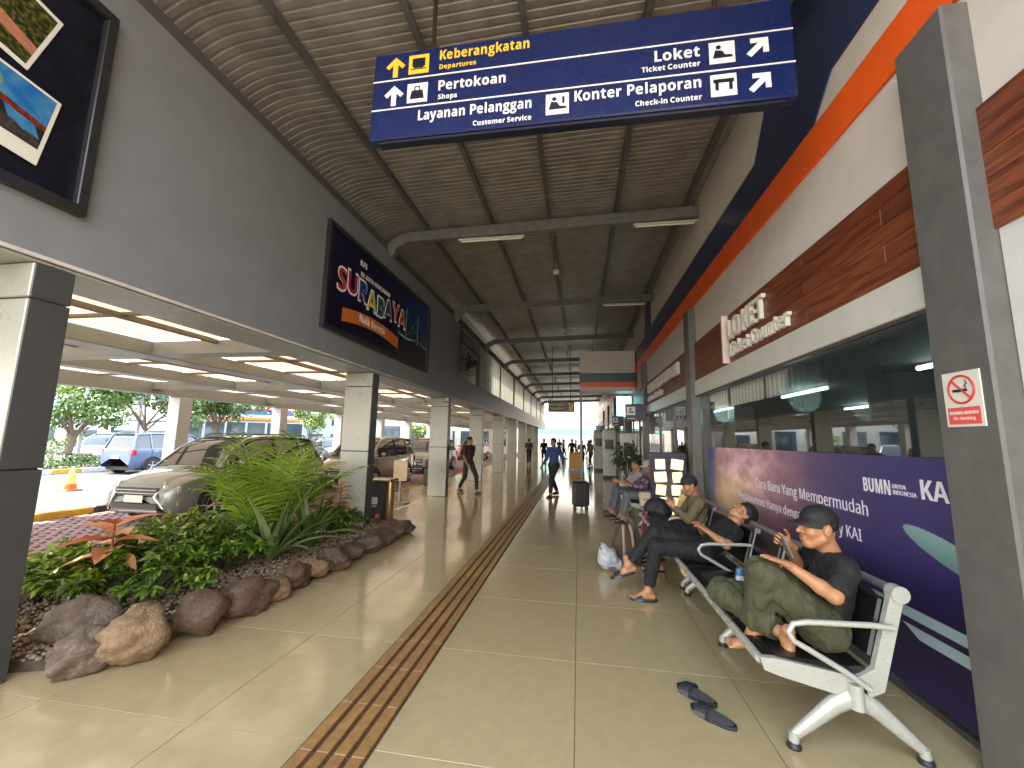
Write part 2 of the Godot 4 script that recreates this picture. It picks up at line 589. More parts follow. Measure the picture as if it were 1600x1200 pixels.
func grounds() -> void:
	var g := MB.new()
	g.quad(Vector3(-450, -0.2, 420), Vector3(450, -0.2, 420), Vector3(450, -0.2, -450), Vector3(-450, -0.2, -450))
	tag(put(g, "ground", mat("soil", Color(0.2, 0.18, 0.14), 0.95, 0, 0.3, 9.0)), "", "", "", "structure")
	# walkway floor: slab with polished tiles laid on it
	var fl := setting("floor")
	var s := MB.new()
	s.span(Vector3(-5.4, -0.2, -46), Vector3(3.2, -0.012, 6.0))
	put(s, "slab", mat("grout", Color(0.2, 0.15, 0.09), 0.9), fl)
	var P := 1.065
	var tone := []
	var cols := [Color(0.43, 0.345, 0.185), Color(0.42, 0.333, 0.178), Color(0.445, 0.358, 0.193)]
	for i in 3:
		var m := mat("porcelain%d" % i, cols[i], 0.15, 0, 0.05, 0.9)
		m.roughness_texture = noise_tex("polish", 0.008, 0.6, 1.0, 512, 5)
		m.metallic_specular = 0.6
		tone.append(m)
	var tb := MB.new()
	tb.bev(Vector3(0, -0.008, 0), Vector3(P - 0.004, 0.016, P - 0.004), 0.0015)
	var tm := tb.mesh()
	for iz in range(-4, 32):
		for ix in range(-5, 3):
			var x := -0.03 + P * (ix + 0.5)
			var z := -2.2 - P * (iz + 0.5)
			put(tm, "tile", tone[rng.randi() % 3], fl, Vector3(x, 0, z))
	# far floor, where the joints are too fine to see
	var ff := MB.new()
	ff.span(Vector3(-5.4, -0.016, -46), Vector3(2.1, 0.0, -2.2 - P * 32 - 0.002))
	put(ff, "far_tiles", tone[0], fl)
	# driveway of pink pavers, with yellow and black kerb, then asphalt
	var pv := setting("driveway")
	var base := MB.new()
	base.quad(Vector3(-10.4, -0.16, 14), Vector3(-5.4, -0.16, 14), Vector3(-5.4, -0.16, -60), Vector3(-10.4, -0.16, -60))
	put(base, "bedding", mat("joint_sand", Color(0.16, 0.12, 0.11), 0.95), pv)
	var pm := []
	var pc := [Color(0.27, 0.17, 0.175), Color(0.23, 0.155, 0.17), Color(0.3, 0.19, 0.18), Color(0.25, 0.18, 0.195)]
	for i in 4: pm.append(mat("paver%d" % i, pc[i], 0.85, 0, 0.25, 0.7))
	var bk := MB.new()
	bk.bev(Vector3(0, -0.02, 0), Vector3(0.198, 0.04, 0.098), 0.006)
	var bm := bk.mesh()
	var here: Array = []
	for zi in range(-10, 330):
		for xi in 50:
			var kk := posmod(xi - zi, 4)
			var x := -10.35 + xi * 0.1
			var z := -2.4 - zi * 0.1
			if kk == 0: here.append([Vector3(x + 0.1, -0.12, z - 0.05), 0.0])
			elif kk == 2: here.append([Vector3(x + 0.05, -0.12, z - 0.1), PI2])
	here.sort_custom(func(a, b): return (a[0] - Vector3(-6.2, 0, -3.9)).length_squared() < (b[0] - Vector3(-6.2, 0, -3.9)).length_squared())
	for i in mini(300, here.size()):
		var e = here[i]
		put(bm, "brick", pm[rng.randi() % 4], pv, e[0] + Vector3(0, rng.randf_range(-0.002, 0.002), 0), Basis(Vector3.UP, e[1] + rng.randf_range(-0.012, 0.012)))
	var mm := MultiMesh.new()
	mm.transform_format = MultiMesh.TRANSFORM_3D
	mm.use_colors = true
	var lo := MB.new()
	lo.bev(Vector3(0, -0.02, 0), Vector3(0.197, 0.04, 0.097), 0.005)
	mm.mesh = lo.mesh()
	mm.instance_count = here.size() - 300
	for i in range(300, here.size()):
		mm.set_instance_transform(i - 300, Transform3D(Basis(Vector3.UP, here[i][1]), here[i][0]))
		mm.set_instance_color(i - 300, pc[rng.randi() % 4])
	var mi := MultiMeshInstance3D.new()
	mi.multimesh = mm
	mi.name = "far_bricks"
	var vm := StandardMaterial3D.new()
	vm.vertex_color_use_as_albedo = true
	vm.roughness = 0.85
	mi.material_override = vm
	pv.add_child(mi)
	stuff(mi)
	var road := MB.new()
	road.quad(Vector3(-60, -0.15, 40), Vector3(-10.55, -0.15, 40), Vector3(-10.55, -0.15, -120), Vector3(-60, -0.15, -120))
	tag(put(road, "road", mat("asphalt", Color(0.075, 0.075, 0.08), 0.9, 0, 0.25, 3.0)), "", "", "", "structure")
	var back := MB.new()
	back.span(Vector3(-5.4, -0.2, 6.0), Vector3(14, -0.03, 60))
	tag(put(back, "pavement", mat("concrete", Color(0.36, 0.34, 0.3), 0.9, 0, 0.2, 3.0)), "", "", "", "structure")
	var back2 := MB.new()
	back2.span(Vector3(-5.6, -0.2, -130), Vector3(14, -0.02, -46))
	tag(put(back2, "pavement", mat("concrete", Color(0.36, 0.34, 0.3), 0.9)), "", "", "", "structure")
	for k in [[-10.48, "kerb between the pink pavers and the asphalt road, painted in yellow and black blocks"], [-5.47, "low yellow and black kerb along the walkway edge behind the columns"]]:
		var kb := thing("kerb", k[1], "kerb", Vector3(k[0], -0.15, 0))
		for i in 34:
			var z0 := 3.0 - i * 1.5
			var b := MB.new()
			b.bev(Vector3(0, 0.08, z0 - 0.75), Vector3(0.14, 0.16, 1.49), 0.02)
			put(b, "kerb_block", mat("kerb_yellow", Color(0.6, 0.36, 0.04), 0.7) if i % 2 == 0 else mat("kerb_black", Color(0.04, 0.04, 0.045), 0.7), kb)
	# guiding strip for the blind: tiles with four ribs each
	var tp := thing("tactile_strip", "brown ribbed tactile guiding strip running down the tiled walkway", "tactile paving")
	var rm := []
	for c in [Color(0.37, 0.21, 0.07), Color(0.43, 0.265, 0.07), Color(0.34, 0.19, 0.07)]:
		rm.append(mat("tactile%d" % rm.size(), c, 0.42, 0, 0.2, 0.5))
	var rb := MB.new()
	rb.bev(Vector3(0, 0.002, 0), Vector3(0.39, 0.008, 0.3885), 0.002)
	var rib := MB.new()
	for i in 4:
		var x := -0.146 + i * 0.0975
		rib.bev(Vector3(x, 0.011, 0), Vector3(0.068, 0.014, 0.3865), 0.004)
	var rmm := rb.mesh()
	var ribm := rib.mesh()
	var grv := mat("tactile_groove", Color(0.11, 0.055, 0.025), 0.6, 0, 0.2, 0.5)
	for i in 88:
		var tt := put(rmm, "tactile_tile", grv, tp, Vector3(-1.255, 0, 1.2 - i * 0.39))
		put(ribm, "ribs", rm[2 if i > 7 and rng.randf() < 0.6 else (0 if rng.randf() < 0.5 else 1)], tt)

# ---------------------------------------------------------------- the roof over the walkway
func roof() -> void:
	var rf := thing("walkway_roof", "ribbed metal roof over the walkway on grey purlins and rafters, its left edge curved down", "roof")
	var steel := mat("roof_steel", Color(0.15, 0.15, 0.145), 0.5, 0.2, 0.2)
	var sheet := mat("roof_sheet", Color(0.33, 0.305, 0.28), 0.42, 0.15, 0.22, 3.1)
	sheet.metallic_specular = 0.5
	# section across: from the wall side, curving up, then gently rising to the hall
	var sec := []
	for i in 9:
		var a := PI - 0.15 - (PI * 0.5 - 0.2) * i / 8.0
		sec.append(Vector2(-3.45 + cos(a) * 0.85, 4.95 + sin(a) * 0.85))
	sec.append(Vector2(-1.5, 5.86)); sec.append(Vector2(0.5, 5.92)); sec.append(Vector2(2.6, 5.98))
	# one sheet a metre wide: five ribs
	var mb := MB.new()
	var prof := [Vector2(0, 0), Vector2(0.05, 0), Vector2(0.06, 0.01), Vector2(0.08, 0.01), Vector2(0.09, 0), Vector2(0.1, 0)]
	for r in 10:
		for i in prof.size() - 1:
			var a: Vector2 = prof[i]
			var b: Vector2 = prof[i + 1]
			for j in sec.size() - 1:
				var t0: Vector2 = sec[j]
				var t1: Vector2 = sec[j + 1]
				var dn := (t1 - t0).normalized()
				var nn := Vector3(-dn.y, dn.x, 0)
				var q := []
				for e in [[t0, a], [t1, a], [t1, b], [t0, b]]:
					q.append(Vector3(e[0].x, e[0].y, 0) + nn * e[1].y + Vector3(0, 0, -r * 0.1 - e[1].x))
				mb.quad(q[3], q[2], q[1], q[0])
	var sm := mb.mesh()
	for i in 47: put(sm, "roof_sheet", sheet, rf, Vector3(0, 0, 0.2 - i))
	# an outer skin a hand above, so that the roof has thickness and keeps the sun out
	var skin := MB.new()
	for j in sec.size() - 1:
		var t0: Vector2 = sec[j]
		var t1: Vector2 = sec[j + 1]
		var o := Vector2(0, 0.07) if j > 3 else Vector2(-0.05, 0.05)
		skin.quad(Vector3(t0.x + o.x, t0.y + o.y, 0.2), Vector3(t1.x + o.x, t1.y + o.y, 0.2), Vector3(t1.x + o.x, t1.y + o.y, -46), Vector3(t0.x + o.x, t0.y + o.y, -46))
	put(skin, "outer_skin", mat("skin", Color(0.4, 0.4, 0.4), 0.6), rf)
	for x in [-2.95, -1.65, -0.53, 0.7, 1.92]:
		var p := MB.new()
		var y: float = 5.76 + (x + 3.0) * 0.028
		p.bev(Vector3(x, y, -22.9), Vector3(0.05, 0.11, 46.2), 0.004)
		p.box(Vector3(x + 0.025, y - 0.052, -22.9), Vector3(0.045, 0.008, 46.2))
		put(p, "purlin", steel, rf)
	for z in [-7.12, -11.5, -15.75, -20.1, -24.4, -28.7, -33.1, -37.5, -41.8]:
		var r := MB.new()
		# box rafter, slightly rising to the right, bent down at its left end
		var pts := [Vector3(-3.72, 5.2, z), Vector3(-3.62, 5.42, z), Vector3(-3.35, 5.545, z), Vector3(2.2, 5.68, z)]
		for i in 3:
			var a: Vector3 = pts[i]
			var b: Vector3 = pts[i + 1]
			var d := (b - a).normalized()
			var u := Vector3(-d.y, d.x, 0)
			r.bev((a + b) * 0.5, Vector3((b - a).length() + 0.03, 0.2 - i * 0.001, 0.11 + i * 0.002), 0.006, Basis(d, u, Vector3(0, 0, 1)))
		r.bev(Vector3(-3.62, 5.29, z), Vector3(0.14, 0.18, 0.16), 0.01)
		put(r, "rafter", mat("rafter_steel", Color(0.22, 0.22, 0.21), 0.45, 0.2, 0.15), rf)
	# guttering along the top of the left wall, plus an added dark shade strip
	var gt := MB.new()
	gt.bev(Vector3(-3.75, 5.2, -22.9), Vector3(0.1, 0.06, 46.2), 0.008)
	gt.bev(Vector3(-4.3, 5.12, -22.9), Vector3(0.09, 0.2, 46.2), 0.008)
	gt.box(Vector3(-3.74, 5.33, -22.9), Vector3(0.03, 0.2, 46.2))  # dark strip standing in for the shadow under the curved roof edge
	put(gt, "gutter_and_shade_strip", mat("gutter_and_shade_strip", Color(0.1, 0.1, 0.1), 0.5), rf)
	# unlit tube lamps under the rafters
	var tp := [["tube_lamp", -1.65, 1.3, -7.22, "white tube lamp under the first rafter, near its middle"], ["tube_lamp", 1.55, 1.1, -7.22, "white tube lamp under the first rafter, beside the white hall wall"], ["tube_lamp", 1.3, 1.2, -11.6, "white tube lamp under the second rafter, beside the hall wall"]]
	for e in tp:
		var y: float = 5.43 + (e[1] + 3.35) * 0.024
		var l := thing(e[0], e[4], "lamp", Vector3(e[1], y - 0.03, e[3] + 0.05), 0, "tube lamps under the walkway roof")
		var h := MB.new()
		h.bev(Vector3(0, 0.02, 0), Vector3(e[2], 0.035, 0.07), 0.008)
		put(h, "housing", mat("lamp_white", Color(0.72, 0.7, 0.62), 0.4), l)
		var tb := MB.new()
		tb.tube([Vector3(-e[2] * 0.46, -0.015, 0), Vector3(e[2] * 0.46, -0.015, 0)], 0.016, 10)
		put(tb, "tube", mat("lamp_tube", Color(0.85, 0.83, 0.72), 0.25, 0, 0), l)
	var ds := [[-0.5, 5.64, -9.1, "small white detector box hanging from the middle purlin"], [-0.5, 5.64, -14.2, "small white detector under the roof, beyond the second rafter"]]
	for e in ds:
		var dt := MB.new()
		dt.bev(Vector3(0, -0.1, 0), Vector3(0.14, 0.09, 0.14), 0.02)
		dt.tube([Vector3(0, -0.06, 0), Vector3(0, 0.12, 0)], 0.008, 6)
		tag(put(dt, "detector", mat("lamp_white", Color(0.72, 0.7, 0.62), 0.4), self, Vector3(e[0], e[1], e[2])), e[3], "detector")

# ---------------------------------------------------------------- left: deep fascia, columns, high cladding
func left_wall() -> void:
	var grey := mat("fascia_paint", Color(0.2, 0.214, 0.225), 0.5, 0, 0.06, 3.0)
	var fa := thing("fascia_wall", "tall plain grey fascia wall above the row of columns on the open side", "wall")
	var b := MB.new()
	b.span(Vector3(-4.25, 2.8, -11.95), Vector3(LX, 5.25, 1.95))
	put(b, "wall_panel", grey, fa)
	var lo := MB.new()
	lo.span(Vector3(-4.25, 2.803, -46), Vector3(LX - 0.01, 3.55, -11.952))
	put(lo, "low_wall", grey, fa)
	var bd := MB.new()
	bd.bev(Vector3(LX + 0.008, 2.815, -22.5), Vector3(0.016, 0.03, 47), 0.004)
	put(bd, "drip_edge", mat("trim_pale", Color(0.6, 0.57, 0.52), 0.4), fa)
	# soffit panels under the fascia
	for i in 24:
		var s := MB.new()
		s.bev(Vector3(-3.97, 2.788, 1.4 - i * 2.0), Vector3(0.56, 0.02, 1.985), 0.004)
		put(s, "soffit_panel", mat("soffit", Color(0.36, 0.365, 0.35), 0.4, 0, 0.06), fa)
	# ribbed translucent cladding high up, beyond the solid wall
	var cl := thing("clerestory_cladding", "pale ribbed translucent cladding above the low wall, beyond the wall fan", "cladding")
	var cm := StandardMaterial3D.new()
	cm.albedo_color = Color(0.62, 0.62, 0.6)
	cm.roughness = 0.4
	cm.backlight_enabled = true
	cm.backlight = Color(0.5, 0.5, 0.47)
	var sh := MB.new()
	for i in 5:
		var z := -i * 0.4
		var pp := [Vector2(0, 0), Vector2(0.18, 0), Vector2(0.22, 0.09), Vector2(0.34, 0.09), Vector2(0.38, 0), Vector2(0.4, 0)]
		for j in 5:
			var p: Vector2 = pp[j]
			var q: Vector2 = pp[j + 1]
			sh.quad(Vector3(p.y, 3.5, z - p.x), Vector3(q.y, 3.5, z - q.x), Vector3(q.y, 5.2, z - q.x), Vector3(p.y, 5.2, z - p.x))
	var shm := sh.mesh()
	var gp := MB.new()
	gp.span(Vector3(-4.3, 3.5, -17.2), Vector3(-4.24, 5.1, -11.952))
	put(gp, "back_panel", mat("gap_panel", Color(0.5, 0.49, 0.4), 0.6), cl)
	for i in 15: put(shm, "cladding_sheet", cm, cl, Vector3(-3.83, 0, -14.6 - i * 2.0))
	for i in 8:
		var ps := MB.new()
		ps.bev(Vector3(-3.74, 4.37, -12.0 if i == 0 else -10.35 - i * 4.3), Vector3(0.1, 1.64, 0.1), 0.008)
		put(ps, "post", mat("roof_steel", Color.WHITE), cl)
	# columns: panelled, joints recessed
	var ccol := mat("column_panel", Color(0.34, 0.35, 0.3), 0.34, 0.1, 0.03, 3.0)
	var names := ["nearest column, cut by the picture's edge, beside the planter rocks", "second column, behind the palm plant and the litter bin", "third column, where the walker in maroon passes", "fourth column along the walkway, just past the walker in maroon", "fifth column along the walkway", "sixth column along the walkway", "seventh column along the walkway", "eighth column along the walkway", "farthest column along the walkway"]
	for i in COLZ.size():
		var c := thing("column", "square pale metal-panelled column, " + names[i], "column", Vector3(-3.945, 0, COLZ[i] + 0.12), 0, "columns along the open side of the walkway")
		var core := MB.new()
		core.box(Vector3(0, 1.4, 0), Vector3(0.49, 2.77, 0.2))
		put(core, "core", mat("joint_dark", Color(0.03, 0.03, 0.03), 0.8), c)
		var ys := [0.0, 1.36, 2.52, 2.775]
		for k in 3:
			var p := MB.new()
			var y0: float = ys[k] + 0.006
			var y1: float = ys[k + 1] - 0.006
			p.bev(Vector3(0, (y0 + y1) * 0.5, 0), Vector3(0.53, y1 - y0, 0.24), 0.008)
			put(p, "panel", ccol, c)
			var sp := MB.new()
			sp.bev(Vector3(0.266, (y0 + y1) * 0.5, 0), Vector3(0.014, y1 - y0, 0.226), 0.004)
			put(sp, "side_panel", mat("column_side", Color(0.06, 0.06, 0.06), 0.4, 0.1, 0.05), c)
	for e in [[-4.27, -10.95, "small white camera on the soffit to the left of the third column"], [-3.74, -11.12, "small white camera on the soffit at the walkway side of the third column"]]:
		var cc := thing("security_camera", e[2], "camera", Vector3(e[0], 2.775, e[1]), 0, "cameras under the soffit")
		var cb := MB.new()
		cb.tube([Vector3(0, 0, 0), Vector3(0, -0.1, 0)], 0.025, 8)
		cb.bev(Vector3(0, -0.14, 0.04), Vector3(0.08, 0.08, 0.2), 0.02)
		put(cb, "housing", mat("lamp_white", Color.WHITE), cc)
		var cl2 := MB.new()
		cl2.tube([Vector3(0, -0.14, 0.13), Vector3(0, -0.14, 0.15)], 0.03, 12)
		put(cl2, "lens", mat("fan_black", Color(0.02, 0.02, 0.02), 0.4), cc)
	# the wall fan in the gap
	var f := thing("wall_fan", "black caged wall fan on the left, just past the end of the fascia wall", "fan", Vector3(-3.62, 4.12, -12.75))
	var br := MB.new()
	br.tube([Vector3(-0.05, -0.45, 0.72), Vector3(-0.04, 0.9, 0.72)], 0.035, 8)
	br.tube([Vector3(-0.02, 0.0, 0.72), Vector3(0.1, 0.02, 0.3), Vector3(0.1, 0, 0)], 0.022, 8)
	put(br, "bracket", mat("fan_black", Color(0.02, 0.02, 0.02), 0.4), f)
	var fd := Basis(Vector3(0.45, 0, -0.89).normalized(), Vector3.UP, Vector3(0.89, 0, 0.45).normalized())
	var cg := MB.new()
	for zz in [-0.06, 0.06]:
		for rr in [0.46, 0.32, 0.18]:
			var pts := []
			for k in 21:
				var a := TAU * k / 20
				pts.append(fd * Vector3(cos(a) * rr, sin(a) * rr, zz * (1.0 if rr < 0.4 else 0.5) + 0.12))
			cg.tube(pts, 0.006, 5, false)
		for k in 20:
			var a := TAU * k / 20
			cg.tube([fd * Vector3(cos(a) * 0.08, sin(a) * 0.08, zz * 1.2 + 0.12), fd * Vector3(cos(a) * 0.46, sin(a) * 0.46, zz * 0.5 + 0.12)], 0.003, 4, false)
	put(cg, "cage", mat("fan_black", Color.BLACK), f)
	var bl := MB.new()
	for k in 3:
		var a := TAU * k / 3
		var d := fd * Vector3(cos(a), sin(a), 0)
		bl.leaf(fd * Vector3(0, 0, 0.12), d, (fd.z + d.cross(fd.z) * 0.5).normalized(), 0.4, 0.26, 0.0, 3, 0.6)
	put(bl, "blade", mat("fan_blade", Color(0.06, 0.06, 0.065), 0.3), f)
	var hb := MB.new()
	hb.ell(fd * Vector3(0, 0, 0.1), Vector3(0.07, 0.07, 0.12), fd, 12)
	put(hb, "motor", mat("fan_black", Color.BLACK), f)

# ---------------------------------------------------------------- right: the station hall's front
const HX := 2.1

# a strip of wall on the plane x = px, between heights, standing out by out
func strip(m: MB, z0: float, z1: float, y0: float, y1: float, px: float, out := 0.0, th := 0.06) -> void:
	m.box(Vector3(px - out + th * 0.5, (y0 + y1) * 0.5, (z0 + z1) * 0.5), Vector3(th, y1 - y0, absf(z1 - z0)))

func side_poly(m: MB, pts: Array, px: float, th: float) -> void:
	# polygon of (z, y) on the hall wall, facing -x
	var pv := PackedVector2Array()
	for p in pts: pv.push_back(p)
	m.prism(pv, th, Transform3D(FACE_NX, Vector3(px, 0, 0)))

func hall() -> void:
	var h := thing("station_hall", "station hall front with white, navy and orange bands above wood cladding and dark glass", "building")
	var white := mat("wall_white", Color(0.66, 0.605, 0.53), 0.5, 0, 0.06, 2.5)
	var cream := mat("fascia_cream", Color(0.62, 0.61, 0.54), 0.35, 0, 0.05, 2.0)
	var navy := mat("band_navy", Color(0.02, 0.037, 0.105), 0.35, 0, 0.1, 2.0)
	var orange := mat("band_orange", Color(0.93, 0.125, 0.012), 0.4, 0, 0.06, 2.0)
	var grey := mat("pillar_grey", Color(0.125, 0.12, 0.11), 0.45, 0, 0.12, 1.2)
	var w := MB.new()
	strip(w, -46, 4.0, 3.4, 5.95, HX + 0.02, 0, 0.25)
	put(w, "upper_wall", white, h)
	# navy band with its stepped edge, repeated along the hall
	var nb := MB.new()
	side_poly(nb, [Vector2(2.5, 4.75), Vector2(-3.39, 4.75), Vector2(-3.73, 4.44), Vector2(-12.0, 4.46), Vector2(-12.0, 5.0), Vector2(-4.87, 4.95), Vector2(-4.55, 5.36), Vector2(-4.5, 5.93), Vector2(2.5, 5.93)], HX + 0.02, 0.014)
	put(nb, "navy_band", navy, h)
	var nb2 := MB.new()
	side_poly(nb2, [Vector2(-12.0, 4.46), Vector2(-20.0, 4.46), Vector2(-20.0, 4.95), Vector2(-13.2, 4.95), Vector2(-12.9, 5.9), Vector2(-12.0, 5.9)], HX + 0.02, 0.014)
	side_poly(nb2, [Vector2(-20.0, 4.46), Vector2(-46.0, 4.46), Vector2(-46.0, 4.95), Vector2(-20.0, 4.95)], HX + 0.019, 0.014)
	put(nb2, "navy_band", navy, h)
	var ob := MB.new()
	ob.box(Vector3(HX + 0.01, 4.28, -20.5), Vector3(0.03, 0.34, 51))
	put(ob, "orange_band", orange, h)
	# wood cladding: boards between 2.72 and 3.4
	var wm := []
	for i in 3:
		var m := StandardMaterial3D.new()
		m.albedo_color = [Color(0.27, 0.07, 0.027), Color(0.24, 0.06, 0.024), Color(0.3, 0.083, 0.032)][i].linear_to_srgb()
		m.albedo_texture = noise_tex("grain", 0.05, 0.55, 1.0, 512, 4, false, 0.0, 14)
		m.uv1_triplanar = true
		m.uv1_world_triplanar = true
		m.uv1_scale = Vector3(0.9, 0.9, 0.9)
		m.uv1_offset = Vector3(0.3, 0.37 * i, 0)
		m.roughness = 0.45
		wm.append(m)
	var k := 0
	for z0 in range(4, -46, -2):
		for r in 5:
			var pl := MB.new()
			var off := 0.0 if r % 2 == 0 else -1.0
			pl.bev(Vector3(HX - 0.002, 2.72 + 0.068 + r * 0.136, z0 - 1.0 + off), Vector3(0.03, 0.1345, 1.997), 0.003)
			if z0 - 1 > 2: continue
			put(pl, "plank", wm[rng.randi() % 3], h)
	var cr := MB.new()
	cr.bev(Vector3(HX - 0.005, 2.58, -24.3), Vector3(0.06, 0.262, 43.4), 0.006)
	put(cr, "cream_fascia", cream, h)
	var dr := MB.new()
	dr.bev(Vector3(HX + 0.01, 2.438, -24.3), Vector3(0.05, 0.025, 43.4), 0.004)
	put(dr, "drip_rail", mat("rail_dark", Color(0.08, 0.08, 0.08), 0.4), h)
	# solid wall nearest to us, beyond the pillar's near side
	var nw := MB.new()
	nw.span(Vector3(HX + 0.0, 0, -2.28), Vector3(HX + 0.3, 2.718, 4.0))
	put(nw, "near_wall", mat("near_wall_white", Color(0.62, 0.61, 0.58), 0.55, 0, 0.07, 2.0), h)
	# pillars
	for z in [-2.455, -7.78, -13.1, -18.4, -23.7, -29.0, -34.3]:
		var p := MB.new()
		p.bev(Vector3(2.07, 2.03, z), Vector3(0.16, 4.06, 0.34), 0.012)
		put(p, "pillar", grey, h)
	# glass front with frame bars
	var fm := mat("frame_dark", Color(0.07, 0.07, 0.07), 0.35, 0.3)
	var gl := pane("tinted_glass", Color(0.02, 0.025, 0.025), 0.6, 0.9)
	gl.clearcoat_enabled = true
	gl.clearcoat = 1.0
	gl.clearcoat_roughness = 0.02
	var zs := [-2.63, -7.61, -7.95, -12.93, -13.27, -18.23, -18.57, -23.53, -23.87, -28.8]
	for i in range(0, 8, 2):
		var za: float = zs[i]
		var zb: float = zs[i + 1]
		var g := MB.new()
		g.box(Vector3(2.155, 1.24, (za + zb) * 0.5), Vector3(0.012, 2.4, za - zb - 0.02))
		put(g, "pane", gl, h)
		var fb := MB.new()
		fb.bev(Vector3(2.15, 0.02, (za + zb) * 0.5), Vector3(0.05, 0.04, za - zb), 0.004)
		put(fb, "sill", fm, h)
		if i > 0:
			for q in 2:
				var mu := MB.new()
				mu.bev(Vector3(2.15, 1.23, za + (zb - za) * (q + 1) / 3.0), Vector3(0.06, 2.38, 0.05), 0.004)
				put(mu, "mullion", fm, h)
	# the hall behind the glass: floor, back wall, ceiling, inner columns and lit tubes
	var inn := MB.new()
	inn.span(Vector3(2.35, 2.44, -46), Vector3(9.0, 2.6, -2.3))
	put(inn, "inner_ceiling", mat("inner_ceiling", Color(0.16, 0.16, 0.16), 0.8), h)
	var bw := MB.new()
	bw.span(Vector3(9.0, -0.02, -46), Vector3(9.2, 2.6, -2.0))
	bw.span(Vector3(2.4, 0, -2.3), Vector3(9.0, 2.6, -2.1))
	put(bw, "back_wall", mat("inner_wall", Color(0.2, 0.2, 0.19), 0.8), h)
	var ifl := MB.new()
	ifl.span(Vector3(3.17, -0.1, -46), Vector3(9.2, -0.002, -2.0))
	put(ifl, "inner_floor", mat("inner_floor", Color(0.25, 0.22, 0.18), 0.3), h)
	var ct := MB.new()
	ct.bev(Vector3(5.6, 0.5, -7.0), Vector3(0.6, 1.0, 7.0), 0.02)
	put(ct, "ticket_counter", mat("inner_counter", Color(0.3, 0.28, 0.26), 0.5), h)
	for z in [-5.2, -9.8, -15.0]:
		var ic := MB.new()
		ic.box(Vector3(3.6, 1.2, z), Vector3(0.4, 2.44, 0.4))
		put(ic, "inner_column", mat("inner_column", Color(0.09, 0.09, 0.09), 0.6), h)
	for e in [Vector3(3.3, 2.38, -3.9), Vector3(3.3, 2.38, -6.6), Vector3(3.3, 2.38, -10.0), Vector3(5.6, 2.38, -5.2), Vector3(5.6, 2.38, -9.0)]:
		var tl := thing("tube_light", ["lit tube behind the glass, nearest to the grey pillar with the smoking sign", "lit tube behind the glass front, midway along the banner", "lit tube behind the glass, beyond the second grey pillar", "lit tube deep inside the ticket hall, behind the counter", "lit tube deep inside the ticket hall, far from the glass"][used.get("tube_light", -1) + 0], "lamp", e, 0, "lit tubes inside the ticket hall")
		var t := MB.new()
		t.tube([Vector3(0, 0, -0.6), Vector3(0, 0, 0.6)], 0.025, 8)
		put(t, "tube_bulb", glow("tube_glow", Color(0.7, 0.95, 0.9), 3.0), tl)
		var li := OmniLight3D.new()
		li.name = "light"
		li.light_color = Color(0.8, 1.0, 0.95)
		li.light_energy = 0.12
		li.light_size = 0.2
		li.omni_range = 8.0
		li.omni_attenuation = 2.0
		li.shadow_enabled = true
		li.position = Vector3(0, -0.09, 0)
		tl.add_child(li)
	# raised letters over the ticket hall
	var lt := mat("letter_cream", Color(0.72, 0.68, 0.58), 0.4, 0, 0)
	var sg := thing("ticket_sign", "raised cream letters reading LOKET and Ticket Counter on the wood band", "sign", Vector3(2.08, 2.72, -5.95))
	var pb := MB.new()
	pb.bev(Vector3(-0.03, 0.34, 0), Vector3(0.1, 0.68, 0.05), 0.006)
	put(pb, "end_plate", mat("plate_warm", Color(0.8, 0.66, 0.55), 0.4), sg)
	letter("LOKET", sg, Vector3(0, 0.44, 0.1), FACE_NX, 0.27, 0.045, lt, -1, 1.15)
	letter("Ticket Counter", sg, Vector3(0, 0.155, 0.12), FACE_NX, 0.17, 0.045, lt, -1, 1.6)
	var s2 := thing("service_sign", "raised cream letters reading LAYANAN PELANGGAN and Customer Service past the second grey pillar", "sign", Vector3(2.08, 2.72, -12.6))
	letter("LAYANAN PELANGGAN", s2, Vector3(0, 0.43, 0.2), FACE_NX, 0.25, 0.06, lt, -1, 3.7)
	letter("Customer Service", s2, Vector3(0, 0.14, 0.22), FACE_NX, 0.17, 0.06, lt, -1, 3.4)
	# printed banner stuck on the glass
	var W := 768
	var H := 256
	var im := Image.create(W, H, false, Image.FORMAT_RGB8)
	var no := FastNoiseLite.new()
	no.seed = 4; no.frequency = 0.012; no.fractal_octaves = 3
	for y in H:
		for x in W:
			var u := float(x) / W
			var v := float(y) / H
			var c := Color(0.44, 0.3, 0.38).lerp(Color(0.25, 0.22, 0.41), smoothstep(0.45, 0.85, u))
			var pk := exp(-pow((u - 0.3) / 0.24, 2)) * exp(-pow((v - 0.05) / 0.4, 2))
			c = c.lerp(Color(0.92, 0.72, 0.78), clampf(pk * (0.95 + no.get_noise_2d(x, y * 2) * 0.7), 0, 1))
			c = c.lerp(Color(0.2, 0.3, 0.52), smoothstep(0.1, 0.03, u))
			# dark ground behind a rising pale train nose, and pale floor stripes
			c = c.lerp(Color(0.13, 0.09, 0.24), smoothstep(0.5, 0.8, v - 0.1 * sin(u * 5.0)))
			c = c.lerp(Color(0.23, 0.2, 0.4), 0.55 * exp(-pow((u - 0.85) / 0.16, 2)) * exp(-pow((v - 0.2) / 0.3, 2)))
			var e := Vector2((u - 0.965) / 0.085, (v - 0.33 - (u - 0.9) * 0.9) / 0.055)
			if e.length() < 1.0: c = Color(0.55, 0.68, 0.66).lerp(Color(0.4, 0.55, 0.54), clampf(e.y * 0.5 + 0.5, 0, 1))
			var fg := pow((u - 0.09) / 0.035, 2) + pow((v - 0.52) / 0.3, 2)
			if fg < 1.0: c = c.lerp(Color(0.5, 0.38, 0.42), 0.7)
